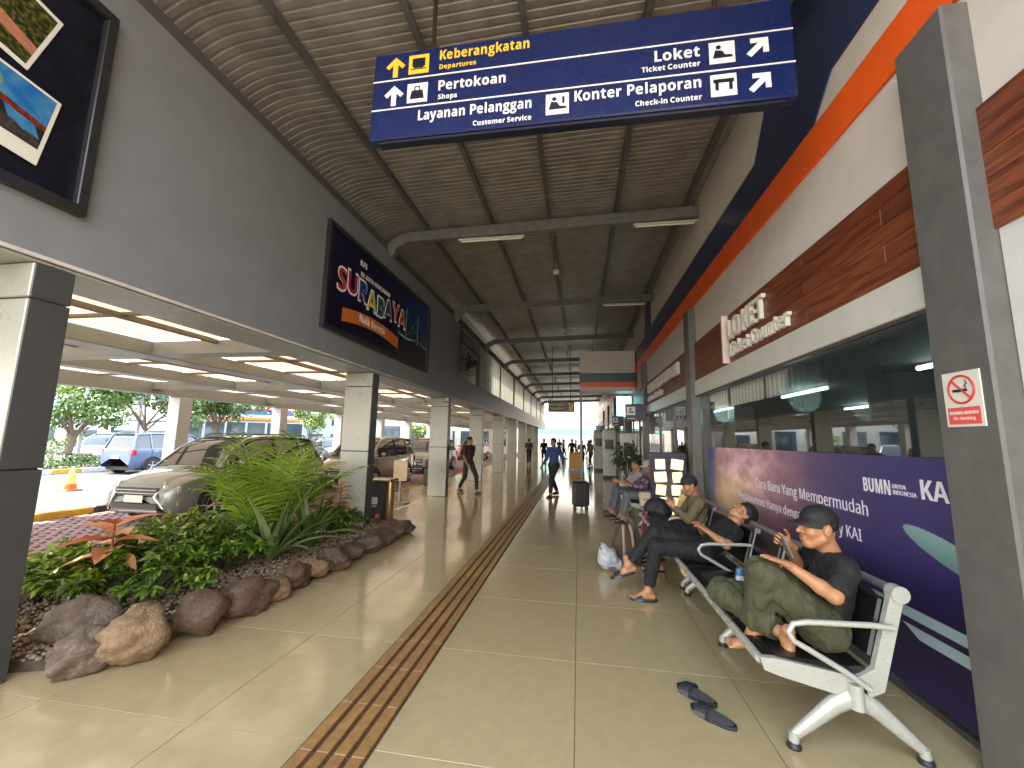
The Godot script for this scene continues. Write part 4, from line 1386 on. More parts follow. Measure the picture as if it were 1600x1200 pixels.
func planter() -> void:
	var bed := MB.new()
	var outline := PackedVector2Array([Vector2(-3.15, 2.6), Vector2(-3.2, 3.3), Vector2(-3.12, 4.6), Vector2(-3.05, 6.0), Vector2(-3.1, 6.75), Vector2(-3.7, 7.2), Vector2(-5.3, 7.2), Vector2(-5.4, 3.0), Vector2(-5.0, 2.4), Vector2(-4.0, 2.3)])
	bed.prism(outline, 0.07, Transform3D(Basis(Vector3(1, 0, 0), Vector3(0, 0, -1), Vector3(0, 1, 0)), Vector3(0, 0.0, 0)))
	var so := put(bed, "planting_bed", mat("bed_soil", Color(0.1, 0.07, 0.045), 0.95, 0, 0.4, 0.4), self)
	so.set_meta("kind", "structure")
	# gravel
	var peb := MB.new()
	peb.ell(Vector3.ZERO, Vector3(0.02, 0.012, 0.015), Basis(), 6)
	var mm := MultiMesh.new()
	mm.transform_format = MultiMesh.TRANSFORM_3D
	mm.use_colors = true
	mm.mesh = peb.mesh()
	var xf := []
	while xf.size() < 9000:
		var p := Vector2(rng.randf_range(-5.4, -3.0), rng.randf_range(2.3, 7.2))
		if not Geometry2D.is_point_in_polygon(p, outline): continue
		xf.append(Transform3D(Basis(Vector3(rng.randfn(), rng.randfn(), rng.randfn()).normalized(), rng.randf() * 0.8).rotated(Vector3.UP, rng.randf() * 6.0).scaled(Vector3.ONE * rng.randf_range(0.6, 1.35)), Vector3(p.x, 0.072 + rng.randf() * 0.02, -p.y)))
	mm.instance_count = xf.size()
	for i in xf.size():
		mm.set_instance_transform(i, xf[i])
		mm.set_instance_color(i, Color(0.2, 0.14, 0.085).lerp(Color(0.4, 0.31, 0.2), rng.randf()) * rng.randf_range(0.6, 1.0))
	var gv := MultiMeshInstance3D.new()
	gv.multimesh = mm
	gv.name = "gravel"
	var gm := StandardMaterial3D.new()
	gm.vertex_color_use_as_albedo = true
	gm.roughness = 0.85
	gv.material_override = gm
	add_child(gv)
	tag(gv, "brown gravel covering the planter between rocks and plants", "gravel", "", "stuff")
	# rocks
	var brown := bumpy(mat("rock_brown", Color(0.15, 0.09, 0.052), 0.8, 0, 0.45, 0.45), "rock_n", 0.03, 1.0, 10.0)
	var tan_ := bumpy(mat("rock_tan", Color(0.3, 0.19, 0.1), 0.8, 0, 0.4, 0.4), "rock_n", 0.03, 1.0, 10.0)
	var grey := bumpy(mat("rock_grey", Color(0.2, 0.145, 0.1), 0.85, 0, 0.45, 0.4), "rock_n", 0.03, 1.0, 10.0)
	var R := [
		[-3.72, -2.74, 0.6, 0.38, 0.53, "grey", "large flat grey brown rock behind the two front rocks, beside the nearest column"],
		[-3.34, -2.46, 0.36, 0.33, 0.38, "grey", "grey pitted rock at the front corner of the planter"],
		[-3.17, -2.66, 0.46, 0.39, 0.46, "tan", "large rounded tan boulder second from the front corner of the planter"],
		[-3.1, -3.12, 0.44, 0.34, 0.5, "brown", "dark brown rock just behind the tan boulder"],
		[-3.03, -3.5, 0.48, 0.33, 0.54, "brown", "long dark brown rock, fourth along the walkway edge"],
		[-2.99, -3.83, 0.31, 0.23, 0.35, "tan", "small tan rock, fifth along the walkway edge"],
		[-3.0, -4.13, 0.33, 0.29, 0.46, "brown", "brown rock beside the small tan rock, farther from us"],
		[-3.02, -4.46, 0.33, 0.25, 0.40, "tan", "reddish tan rock midway along the walkway edge of the planter"],
		[-2.98, -4.8, 0.36, 0.29, 0.48, "brown", "brown rock past the middle of the planter's walkway edge"],
		[-2.98, -5.18, 0.33, 0.25, 0.48, "brown", "low brown rock opposite the palm's base"],
		[-2.97, -5.56, 0.36, 0.28, 0.51, "brown", "brown rock near the far end of the edge, before the last three"],
		[-2.98, -5.94, 0.35, 0.26, 0.48, "brown", "third from last rock along the walkway edge"],
		[-2.99, -6.32, 0.35, 0.25, 0.51, "brown", "second from last rock along the walkway edge"],
		[-2.97, -6.74, 0.38, 0.23, 0.43, "brown", "last dark rock at the far corner, by the litter bin"],
		[-3.3, -6.98, 0.44, 0.18, 0.35, "brown", "low rock at the far end, just in front of the litter bin"],
		[-3.62, -7.05, 0.38, 0.17, 0.32, "brown", "low rock at the far end, at the foot of the second column"],
		[-4.55, -2.45, 0.51, 0.26, 0.46, "brown", "rock half hidden behind the nearest column"],
		[-5.15, -3.05, 0.64, 0.33, 0.59, "grey", "rock at the driveway side of the planter, at the leafy shrub's edge"],
		[-5.35, -3.6, 0.44, 0.24, 0.48, "brown", "rock on the driveway side, behind the orange leaved plant"]]
	var i := 0
	for e in R:
		rock(e[6], Vector3(e[0], 0.0, e[1]), Vector3(e[2], e[3], e[4]), 100 + i * 7, {"brown": brown, "tan": tan_, "grey": grey}[e[5]])
		i += 1
	# leafy low shrubs
	var d0 := Color(0.022, 0.06, 0.008)
	var d1 := Color(0.14, 0.235, 0.022)
	var l1 := Color(0.22, 0.32, 0.03)
	shrub("broad low shrub of glossy dark green leaves at the front of the planter", Vector3(-4.25, 0.07, -3.45), Vector3(0.95, 0.6, 0.72), 2800, d0, d1, 0.105)
	shrub("bright green edge shrub on the driveway side, left of the dark shrub", Vector3(-4.85, 0.07, -3.3), Vector3(0.6, 0.5, 0.6), 1300, d1, l1, 0.105)
	shrub("dark green shrub between the orange leaved plant and the palm", Vector3(-4.1, 0.07, -4.35), Vector3(0.6, 0.62, 0.6), 1000, d0, d1, 0.12)
	shrub("yellow green leafy shrub on the driveway side of the palm", Vector3(-4.95, 0.07, -4.6), Vector3(0.6, 0.6, 0.7), 900, d1, Color(0.22, 0.26, 0.03), 0.12)
	shrub("small green shrub at the foot of the second column", Vector3(-3.95, 0.07, -6.2), Vector3(0.55, 0.5, 0.55), 900, d0, d1, 0.11)
	# palms: a clump of arching fronds with leaflets, and broad strap leaves below
	palm("tall arching palm clump in the middle of the planter", Vector3(-4.15, 0.07, -4.95), 14, 1.75, d1, l1)
	palm("second feathery palm clump at the far side of the planter, before the second column", Vector3(-4.5, 0.07, -5.75), 11, 1.6, d1, l1)
	strap("rosette of broad dark strap leaves below the palm, facing the walkway", Vector3(-3.7, 0.12, -4.6), 24, 0.95, Color(0.05, 0.1, 0.02), Color(0.2, 0.26, 0.1))
	strap("second rosette of broad strap leaves nearer the second column", Vector3(-3.68, 0.12, -5.25), 22, 0.85, Color(0.04, 0.09, 0.015), Color(0.16, 0.22, 0.06))
	croton("plant with large peach orange leaves above the dark shrub", Vector3(-4.3, 0.07, -3.28), 0.74, 12, [Color(0.6, 0.27, 0.11), Color(0.66, 0.36, 0.17), Color(0.5, 0.17, 0.06)], 0.38, 0.2)
	croton("plant with yellow and orange leaves in front of the second column", Vector3(-3.85, 0.07, -6.25), 0.78, 16, [Color(0.55, 0.22, 0.07), Color(0.6, 0.42, 0.03), Color(0.42, 0.16, 0.06)], 0.24, 0.13)
	# small white plant label
	var tg := MB.new()
	tg.bev(Vector3(0, 0.3, 0), Vector3(0.1, 0.06, 0.006), 0.002)
	tg.tube([Vector3(0, 0, -0.006), Vector3(0, 0.3, -0.006)], 0.005, 6)
	tag(put(tg, "plant_label", mat("tag_white", Color(0.7, 0.7, 0.75), 0.4), self, Vector3(-4.0, 0.07, -4.3)), "small white plant label on a stake among the leaves", "plant label")

func shrub(label: String, at: Vector3, r: Vector3, leaves: int, c0: Color, c1: Color, ls: float) -> void:
	var t := thing("shrub", label, "shrub", at, 0, "leafy shrubs in the planter")
	var st := MB.new()
	var tips := []
	for i in 46:
		var a := rng.randf() * TAU
		var q := sqrt(rng.randf())
		var e := Vector3(cos(a) * r.x * q, r.y * (1.0 - q * q * 0.55) * rng.randf_range(0.7, 1.08), sin(a) * r.z * q)
		var s := Vector3(e.x * 0.35, 0, e.z * 0.35)
		var m := s.lerp(e, 0.55) + Vector3(0, r.y * 0.12, 0)
		st.tube([s, m, e], [0.008, 0.006, 0.003], 5, false)
		tips.append([s, m, e])
	put(st, "stems", mat("stem_green", Color(0.08, 0.09, 0.03), 0.7), t)
	var lf := MB.new()
	for i in leaves:
		var q = tips[rng.randi() % tips.size()]
		var f := sqrt(rng.randf_range(0.12, 1.0))
		var p: Vector3 = q[0].lerp(q[1], f * 2.0) if f < 0.5 else q[1].lerp(q[2], f * 2.0 - 1.0)
		var o := Vector3(p.x / r.x, 0.55, p.z / r.z).normalized()
		var d := (o * 0.5 + Vector3(rng.randfn(), rng.randfn() * 0.4, rng.randfn()).normalized()).normalized()
		var up := (Vector3.UP + Vector3(rng.randfn(), 0, rng.randfn()) * 0.35).normalized()
		up = (up - d * up.dot(d)).normalized()
		lf.col = c0.lerp(c1, rng.randf())
		lf.leaf(p, d, up, ls * rng.randf_range(0.65, 1.25), ls * 0.42, 0.7, 3)
	stuff(put(lf, "leaves", leafmat("glossy_leaf", Color(0.1, 0.17, 0.015), 0.32), t))

func palm(label: String, at: Vector3, n: int, len_: float, c0: Color, c1: Color) -> void:
	var t := thing("palm", label, "palm", at, 0, "palm clumps in the planter")
	var lm := leafmat("palm_leaf", Color(0.14, 0.2, 0.02), 0.4)
	for i in n:
		var a := TAU * i / n * 2.4 + rng.randf_range(-0.3, 0.3)
		var tilt := rng.randf_range(0.05, 0.62)
		var d := Vector3(cos(a) * sin(tilt), cos(tilt), sin(a) * sin(tilt))
		var l := len_ * rng.randf_range(0.75, 1.05)
		var p := Vector3(rng.randf_range(-0.14, 0.14), 0, rng.randf_range(-0.14, 0.14))
		var fr := MB.new()
		var pts := [p]
		var dirs := [d]
		var sg := 14
		for k in sg:
			d = (d + (Vector3(cos(a), 0, sin(a)) * 0.05 + Vector3.DOWN * 0.05) * (0.2 + k * 0.1)).normalized()
			p += d * l / sg
			pts.append(p); dirs.append(d)
		fr.col = c0.lerp(c1, 0.6) * 1.2
		var rad := []
		for k in sg + 1: rad.append(lerpf(0.012, 0.003, float(k) / sg))
		fr.tube(pts, rad, 5, false)
		for k in range(4, sg + 1):
			for h in 2:
				var q: Vector3 = pts[k] - dirs[k] * (l / sg * h / 2.0)
				for sd in [-1.0, 1.0]:
					var side: Vector3 = dirs[k].cross(Vector3.UP).normalized() * sd
					var up: Vector3 = side.cross(dirs[k]).normalized() * sd
					var ld: Vector3 = (side * 0.9 + dirs[k] * 0.75 + up * 0.35 + Vector3(rng.randfn(), rng.randfn(), rng.randfn()) * 0.08).normalized()
					up = (up - ld * up.dot(ld)).normalized()
					fr.col = c0.lerp(c1, rng.randf())
					var f := float(k) / sg
					fr.leaf(q, ld, up, 0.4 * (sin(PI * clampf(f * 0.8 + 0.12, 0, 1))) + 0.08, 0.03, 0.7, 3)
		put(fr, "frond", lm, t)

func strap(label: String, at: Vector3, n: int, len_: float, c0: Color, c1: Color) -> void:
	var t := thing("strap_leaf_plant", label, "plant", at, 0, "strap leaved plants in the planter")
	for i in n:
		var a := TAU * i / n * 3.1 + rng.randf() * 0.5
		var tilt := rng.randf_range(0.12, 0.85)
		var d := Vector3(cos(a) * sin(tilt), cos(tilt), sin(a) * sin(tilt))
		var s := d.cross(Vector3.UP).normalized()
		var lf := MB.new()
		lf.col = c0.lerp(c1, rng.randf())
		lf.leaf(Vector3(cos(a), 0.3, sin(a)) * 0.04, d, s.cross(d).normalized() * -1.0 if s.cross(d).y < 0 else s.cross(d).normalized(), len_ * rng.randf_range(0.75, 1.15), 0.12, 1.05, 6, 0.55)
		put(lf, "leaf", leafmat("strap_leaf", Color(0.06, 0.1, 0.01), 0.35), t)

func croton(label: String, at: Vector3, h: float, n: int, cols: Array, ll: float, lw: float) -> void:
	var t := thing("croton", label, "plant", at, 0, "orange leaved plants in the planter")
	var st := MB.new()
	st.tube([Vector3.ZERO, Vector3(0.02, h * 0.5, 0.01), Vector3(0, h * 0.95, 0)], [0.014, 0.011, 0.006], 7)
	put(st, "stem", mat("stem_brown", Color(0.2, 0.08, 0.04), 0.7), t)
	for i in n:
		var f := float(i) / n
		var a := i * 2.4
		var tilt := lerpf(1.6, 1.0, f)
		var d := Vector3(cos(a) * sin(tilt), cos(tilt), sin(a) * sin(tilt))
		var s := d.cross(Vector3.UP).normalized()
		var up := s.cross(d).normalized()
		var lf := MB.new()
		lf.col = cols[rng.randi() % cols.size()]
		lf.leaf(Vector3(0, h * lerpf(0.55, 0.97, f), 0), d, up, ll * rng.randf_range(0.8, 1.1), lw, 0.5, 5, 0.55)
		put(lf, "leaf", leafmat("croton_leaf", Color(0.25, 0.1, 0.02), 0.4), t)

# ---------------------------------------------------------------- signs and posters
func arrow(mb: MB, c: Vector3, s: float, ang: float) -> void:
	var p := PackedVector2Array([Vector2(-0.12, -0.5), Vector2(0.12, -0.5), Vector2(0.12, 0.16), Vector2(0.33, -0.06), Vector2(0.48, 0.09), Vector2(0.0, 0.56), Vector2(-0.48, 0.09), Vector2(-0.33, -0.06), Vector2(-0.12, 0.16)])
	var q := PackedVector2Array()
	for v in p: q.push_back(v.rotated(ang) * s)
	mb.prism(q, 0.004, Transform3D(Basis(), c))

func signs() -> void:
	var navy := mat("sign_navy", Color(0.008, 0.017, 0.09), 0.3, 0, 0.05, 2.0)
	var navy_d := mat("sign_navy_dark", Color(0.006, 0.009, 0.03), 0.4, 0, 0.05)
	var yel := mat("sign_yellow", Color(0.85, 0.55, 0.03), 0.4, 0, 0)
	var wht := mat("sign_white", Color(0.8, 0.8, 0.76), 0.4, 0, 0)
	var W := 3.47
	var H := 0.86
	var s := thing("direction_sign", "wide navy hanging sign with yellow and white directions, arrows and pictograms", "sign", Vector3(-0.09, 4.65, -3.06), 0.0)
	s.rotation.z = -0.004
	var bx := MB.new()
	bx.bev(Vector3(0, 0, 0), Vector3(W, H, 0.11), 0.012)
	put(bx, "sign_box", navy, s)
	var un := MB.new()
	un.bev(Vector3(0, -H * 0.5 - 0.011, -0.01), Vector3(W - 0.14, 0.024, 0.085), 0.006)
	put(un, "bottom_rail", navy_d, s)
	var ln := MB.new()
	for y in [H * 0.5 - H / 3.0, H * 0.5 - H * 2 / 3.0]: ln.box(Vector3(0, y, 0.057), Vector3(W - 0.01, 0.012, 0.004))
	put(ln, "divider_line", wht, s)
	for x in [-1.2, 1.2]:
		var rod := MB.new()
		rod.tube([Vector3(x, H * 0.5, 0), Vector3(x, 1.12, 0)], 0.022, 8)
		rod.bev(Vector3(x, H * 0.5 + 0.015, 0), Vector3(0.14, 0.03, 0.08), 0.005)
		put(rod, "hanger", mat("rod_brown", Color(0.06, 0.03, 0.02), 0.5, 0.3), s)
	var x0 := -W * 0.5
	var zf := 0.0552
	var rows := [H / 3.0, 0.0, -H / 3.0]
	var ay := MB.new()
	arrow(ay, Vector3(x0 + 0.21, rows[0] - 0.02, zf), 0.19, 0)
	put(ay, "arrow", yel, s)
	var aw := MB.new()
	arrow(aw, Vector3(x0 + 0.21, rows[1] - 0.02, zf), 0.19, 0)
	put(aw, "arrow", wht, s)
	for k in [1, 2]:
		var ar := MB.new()
		arrow(ar, Vector3(x0 + W * 0.925, rows[k] + (0.02 if k == 1 else 0.0), zf), 0.19, -PI / 4)
		put(ar, "arrow", wht, s)
	# pictograms: rounded plate with a dark figure
	var pic := [[x0 + 0.43, rows[0] - 0.01, yel, 0], [x0 + 0.43, rows[1] - 0.01, wht, 1], [x0 + W * 0.48, rows[2] + 0.01, wht, 2], [x0 + W * 0.85, rows[1] + 0.01, wht, 3], [x0 + W * 0.85, rows[2] + 0.01, wht, 4]]
	for e in pic:
		var pl := MB.new()
		pl.bev(Vector3(e[0], e[1], zf + 0.001), Vector3(0.19, 0.19, 0.006), 0.002)
		var pn := put(pl, "pictogram", e[2], s)
		var f := MB.new()
		var c := Vector3(e[0], e[1], zf + 0.004)
		match e[3]:
			0:
				f.bev(c + Vector3(0, 0.02, 0.001), Vector3(0.12, 0.075, 0.004), 0.001)
				f.box(c + Vector3(0, -0.05, 0.001), Vector3(0.14, 0.008, 0.004))
				f.prism(PackedVector2Array([Vector2(-0.06, -0.02), Vector2(0.06, -0.02), Vector2(0.04, -0.04), Vector2(-0.04, -0.04)]), 0.004, Transform3D(Basis(), c))
			1:
				f.prism(PackedVector2Array([Vector2(-0.05, 0.02), Vector2(0.05, 0.02), Vector2(0.065, -0.06), Vector2(-0.065, -0.06)]), 0.004, Transform3D(Basis(), c))
				f.tube([c + Vector3(-0.025, 0.02, 0.002), c + Vector3(-0.02, 0.055, 0.002), c + Vector3(0.02, 0.055, 0.002), c + Vector3(0.025, 0.02, 0.002)], 0.006, 6)
			4:
				f.box(c + Vector3(0, 0.035, 0.001), Vector3(0.15, 0.03, 0.004))
				f.box(c + Vector3(-0.05, -0.01, 0.001), Vector3(0.025, 0.07, 0.004))
				f.box(c + Vector3(0.05, -0.01, 0.001), Vector3(0.025, 0.07, 0.004))
			_:
				f.ell(c + Vector3(-0.025, 0.045, 0.0), Vector3(0.02, 0.02, 0.004), Basis(), 12)
				f.prism(PackedVector2Array([Vector2(-0.07, -0.05), Vector2(0.075, -0.05), Vector2(0.07, -0.03), Vector2(0.02, -0.025), Vector2(0.0, 0.01), Vector2(-0.05, 0.02)]), 0.004, Transform3D(Basis(), c))
				if e[3] == 2: f.box(c + Vector3(0.05, 0.03, 0.001), Vector3(0.02, 0.06, 0.004))
		put(f, "figure", navy_d, pn)
	var T := func(t: String, x: float, y: float, cap: float, m: Material, al: int, mw: float) -> void:
		letter(t, s, Vector3(x, y, zf), Basis(), cap, 0.004, m, al, mw)
	var tx := x0 + W * 0.18
	T.call("Keberangkatan", tx, rows[0] + 0.035, 0.095, yel, -1, 0.8)
	T.call("Departures", tx, rows[0] - 0.075, 0.045, yel, -1, 0.5)
	T.call("Pertokoan", tx, rows[1] + 0.035, 0.095, wht, -1, 0.6)
	T.call("Shops", tx, rows[1] - 0.085, 0.045, wht, -1, 0.4)
	T.call("Loket", x0 + W * 0.803, rows[1] + 0.05, 0.095, wht, 1, 0.4)
	T.call("Ticket Counter", x0 + W * 0.803, rows[1] - 0.06, 0.045, wht, 1, 0.5)
	T.call("Layanan Pelanggan", x0 + W * 0.418, rows[2] + 0.035, 0.095, wht, 1, 1.0)
	T.call("Customer Service", x0 + W * 0.418, rows[2] - 0.085, 0.045, wht, 1, 0.5)
	T.call("Konter Pelaporan", x0 + W * 0.803, rows[2] + 0.045, 0.095, wht, 1, 0.98)
	T.call("Check-in Counter", x0 + W * 0.803, rows[2] - 0.07, 0.045, wht, 1, 0.5)
	# far departures board
	var db := thing("departure_board", "small dark hanging board with yellow lettering far down the walkway", "sign", Vector3(-0.75, 3.08, -18.0))
	var b := MB.new()
	b.bev(Vector3.ZERO, Vector3(1.15, 0.46, 0.12), 0.01)
	put(b, "board_box", mat("board_dark", Color(0.02, 0.018, 0.01), 0.4), db)
	letter("Keberangkatan", db, Vector3(-0.15, 0.09, 0.0605), Basis(), 0.1, 0.003, yel, 0, 0.75)
	letter("Departures", db, Vector3(-0.15, -0.09, 0.0605), Basis(), 0.08, 0.003, yel, 0, 0.75)
	var pb := MB.new()
	pb.bev(Vector3(0.42, 0, 0.062), Vector3(0.2, 0.34, 0.006), 0.002)
	put(pb, "pictogram", yel, db)
	for x in [-0.4, 0.4]:
		var dr := MB.new()
		dr.tube([Vector3(x, 0.22, 0), Vector3(x, 2.75, 0)], 0.015, 6)
		put(dr, "hanger", mat("rod_brown", Color.BLACK), db)
	# little navy plates that stand out from the hall wall
	for e in [[-11.9, 1.32, 2.44, 0.56, 0.47, "navy plate with a white ticket pictogram standing out from the third grey pillar"], [-15.6, 1.25, 2.36, 0.42, 0.38, "smaller navy pictogram plate beyond the third pillar, under the lit board"], [-20.6, 0.85, 2.2, 0.44, 0.32, "farthest small navy pictogram plate down the right side"]]:
		var p := thing("counter_plate", e[5], "sign", Vector3(e[1] + e[3] * 0.5, e[2], e[0]), 0, "navy plates along the hall wall")
		var q := MB.new()
		q.bev(Vector3.ZERO, Vector3(e[3], e[4], 0.05), 0.008)
		q.box(Vector3((2.1 - e[1] + e[3] * 0.0) * 0.5, 0, 0), Vector3(2.1 - e[1] - e[3] * 0.5, 0.04, 0.03))
		put(q, "plate", mat("plate_navy", Color(0.02, 0.018, 0.07), 0.35), p)
		var w := MB.new()
		w.bev(Vector3(-e[3] * 0.22, e[4] * 0.08, 0.026), Vector3(e[3] * 0.42, e[3] * 0.42, 0.006), 0.002)
		w.box(Vector3(-e[3] * 0.22, -e[4] * 0.38, 0.026), Vector3(e[3] * 0.4, 0.02, 0.004))
		put(w, "pictogram", wht, p)
		var f := MB.new()
		f.ell(Vector3(-e[3] * 0.24, e[4] * 0.17, 0.029), Vector3(0.03, 0.03, 0.004), Basis(), 10)
		f.box(Vector3(-e[3] * 0.2, e[4] * 0.0, 0.03), Vector3(e[3] * 0.3, 0.04, 0.004))
		put(f, "figure", mat("plate_navy", Color.BLACK), p)
	var sp := thing("counter_sticker", "small white pictogram sticker inside the glass beyond the second grey pillar", "sign", Vector3(2.14, 2.2, -9.0))
	var sq := MB.new()
	sq.bev(Vector3.ZERO, Vector3(0.006, 0.26, 0.3), 0.002)
	put(sq, "plate", mat("sticker_grey", Color(0.45, 0.45, 0.45), 0.4), sp)
	var sf := MB.new()
	sf.ell(Vector3(-0.004, 0.05, 0.0), Vector3(0.003, 0.035, 0.035), Basis(), 10)
	sf.box(Vector3(-0.004, -0.05, 0), Vector3(0.003, 0.07, 0.16))
	put(sf, "figure", mat("ink", Color.BLACK), sp)
	posters()

func poster_frame(label: String, z0: float, z1: float, y0: float, y1: float) -> Node3D:
	var p := thing("poster", label, "poster", Vector3(LX, (y0 + y1) * 0.5, (z0 + z1) * 0.5), 0, "framed posters on the fascia wall")
	var h := y1 - y0
	var l := absf(z1 - z0)
	var f := MB.new()
	for sy in [-1.0, 1.0]: f.bev(Vector3(0.035, sy * (h * 0.5 - 0.035), 0), Vector3(0.07, 0.07, l), 0.006)
	for sz in [-1.0, 1.0]: f.bev(Vector3(0.035, 0, sz * (l * 0.5 - 0.035)), Vector3(0.069, h - 0.142, 0.07), 0.006)
	put(f, "frame", mat("poster_frame", Color(0.035, 0.035, 0.037), 0.35, 0.3), p)
	return p

func posters() -> void:
	var no := FastNoiseLite.new()
	no.seed = 11; no.frequency = 0.02
	# the city poster
	var p := poster_frame("navy framed poster with colourful SURABAYA lettering, an orange ribbon and a city at night", -5.1, -9.22, 3.18, 4.84)
	var W := 640
	var H := 258
	var im := Image.create(W, H, false, Image.FORMAT_RGB8)
	for y in H:
		for x in W:
			var u := float(x) / W
			var v := float(y) / H
			var c := Color(0.05, 0.045, 0.2).lerp(Color(0.03, 0.09, 0.28), smoothstep(0.5, 0.8, u))
			c = c.lerp(Color(0.04, 0.03, 0.12), v * 0.6)
			# night city on the right: hills of soft light, a pale cable bridge, water
			if u > 0.6:
				var n := no.get_noise_2d(x * 1.3, y * 1.3)
				c = c.lerp(Color(0.05, 0.25, 0.45), clampf((u - 0.6) * 2.2 + n * 0.5, 0, 0.8) * (1.0 - smoothstep(0.62, 0.8, v)))
				if v > 0.66: c = c.lerp(Color(0.16, 0.15, 0.15), 0.7 + n * 0.4)
				var dk := 0.66 + 0.02 * sin(u * 20.0)
				if absf(v - dk) < 0.012: c = Color(0.6, 0.75, 0.85)
				for tw in [0.7, 0.86]:
					if absf(u - tw) < 0.006 and v > 0.25 and v < 0.7: c = Color(0.5, 0.65, 0.75)
					var ca := absf(u - tw) * 2.6 + 0.27
					if absf(v - ca) < 0.008 and absf(u - tw) < 0.14: c = Color(0.35, 0.55, 0.65)
				if v > 0.45 and v < 0.66 and fposmod(u * 37.0, 1.0) < 0.6 and no.get_noise_2d(floor(u * 37.0) * 20.0, 3) * 0.35 + 0.55 < v: c = Color(0.06, 0.2, 0.18).lerp(Color(0.5, 0.45, 0.2), clampf(n + 0.3, 0, 1))
			im.set_pixel(x, y, c)
	var q := MB.new()
	q.quad(Vector3(0.022, -0.76, 1.99), Vector3(0.022, -0.76, -1.99), Vector3(0.022, 0.76, -1.99), Vector3(0.022, 0.76, 1.99))
	q.box(Vector3(0.01, 0, 0), Vector3(0.02, 1.52, 3.98))
	put(q, "print", image_mat("city_print", im, 0.35), p)
	var wht := mat("print_bright", Color(0.75, 0.75, 0.75), 0.4, 0, 0)
	var cols := [Color(0.4, 0.03, 0.03), Color(0.35, 0.02, 0.06), Color(0.02, 0.05, 0.25), Color(0.55, 0.5, 0.04), Color(0.03, 0.12, 0.12), Color(0.06, 0.06, 0.22), Color(0.5, 0.05, 0.02), Color(0.5, 0.08, 0.03)]
	var z := 1.78
	var wd := [0.3, 0.34, 0.3, 0.33, 0.3, 0.33, 0.3, 0.33]
	for i in 8:
		var ch := "SURABAYA"[i]
		var at := Vector3(0.024, 0.06 + 0.05 * sin(i * 1.3), z - 0.16)
		letter(ch, p, at, FACE_X, 0.41, 0.003, wht, 0, 0.36)
		letter(ch, p, at + Vector3(0.003, 0, 0), FACE_X, 0.34, 0.003, mat("ink%d" % i, cols[i], 0.4, 0, 0), 0, 0.3)
		z -= wd[i]
	letter("KE KOTA PAHLAWAN", p, Vector3(0.024, 0.37, 0.55), FACE_X, 0.08, 0.002, wht, 0, 1.15)
	letter("KAI", p, Vector3(0.024, 0.56, 1.02), FACE_X, 0.1, 0.002, wht, 0, 0.3)
	var rb := MB.new()
	var pa := PackedVector2Array()
	for i in 13: pa.push_back(Vector2(-1.0 + i / 6.0, -0.3 - 0.1 * pow((i - 6) / 6.0, 2) + 0.02))
	for i in 13: pa.push_back(Vector2(1.0 - i / 6.0, -0.52 - 0.1 * pow((6 - i) / 6.0, 2) + 0.02))
	rb.prism(pa, 0.003, Transform3D(FACE_X, Vector3(0.0235, 0, 0.55)))
	put(rb, "ribbon", mat("ribbon_orange", Color(0.6, 0.17, 0.02), 0.4, 0, 0.1, 0.5), p)
	letter("Naik Kereta", p, Vector3(0.0275, -0.39, 0.6), FACE_X, 0.13, 0.002, wht, 0, 0.9)
	# the near poster, only its right end in the picture
	var p2 := poster_frame("large dark framed poster at the upper left with two tilted white bordered photographs", 1.9, -2.26, 3.2, 4.9)
	var q2 := MB.new()
	q2.box(Vector3(0.01, 0, 0), Vector3(0.02, 1.56, 4.02))
	put(q2, "print", mat("poster_navy", Color(0.006, 0.008, 0.018), 0.4, 0, 0.5, 2.0), p2)
	var ph := [[Vector3(0.03, 0.316, -1.36), 0.75, 0.52, -0.25, 0], [Vector3(0.038, -0.327, -1.444), 0.75, 0.535, -0.13, 1]]
	for e in ph:
		var b := Basis(Vector3(1, 0, 0), e[3])
		var fb := b * FACE_X
		var pl := MB.new()
		pl.bev(Vector3.ZERO, Vector3(e[1], e[2], 0.006), 0.002, fb)
		var pn := put(pl, "photograph", mat("photo_border", Color(0.6, 0.6, 0.52), 0.4, 0, 0), p2, e[0])
		var im2 := Image.create(256, 192, false, Image.FORMAT_RGB8)
		for y in 192:
			for x in 256:
				var n := no.get_noise_2d(x * 3.0 + e[4] * 500, y * 3.0)
				var n2 := no.get_noise_2d(x * 0.9, y * 0.9 + e[4] * 300)
				var c: Color
				if e[4] == 0:
					c = Color(0.1, 0.13, 0.05).lerp(Color(0.45, 0.42, 0.2), clampf(n + 0.3, 0, 1))
					if y > 60 + x * 0.25 and y < 105 + x * 0.2: c = Color(0.62, 0.42, 0.32).lerp(Color(0.5, 0.4, 0.3), n)
					if y > 120 and x < 150: c = c.lerp(Color(0.3, 0.1, 0.16), clampf(n2 + 0.6, 0, 1))
				else:
					c = Color(0.1, 0.36, 0.6).lerp(Color(0.3, 0.5, 0.62), clampf(n2 + 0.4, 0, 1))
					var dk := 62 + x * 0.16
					if y > dk and y < dk + 20: c = Color(0.5, 0.17, 0.06).lerp(Color(0.25, 0.1, 0.06), clampf(n + 0.4, 0, 1))
					if y > dk + 20 and absf(fposmod(x - y * 0.4, 80.0) - 40.0) < 12: c = Color(0.08, 0.13, 0.13)
					if y > 150 + n2 * 20: c = Color(0.3, 0.25, 0.2).lerp(Color(0.12, 0.12, 0.12), clampf(n + 0.5, 0, 1))
					if pow((x - 150) / 14.0, 2) + pow((y - 58) / 26.0, 2) < 1: c = Color(0.4, 0.5, 0.4)
				im2.set_pixel(x, y, c)
		var iw: float = e[1] - 0.05
		var ih: float = e[2] - (0.06 if e[4] == 0 else 0.13)
		var oy := 0.0 if e[4] == 0 else 0.045
		var pq := MB.new()
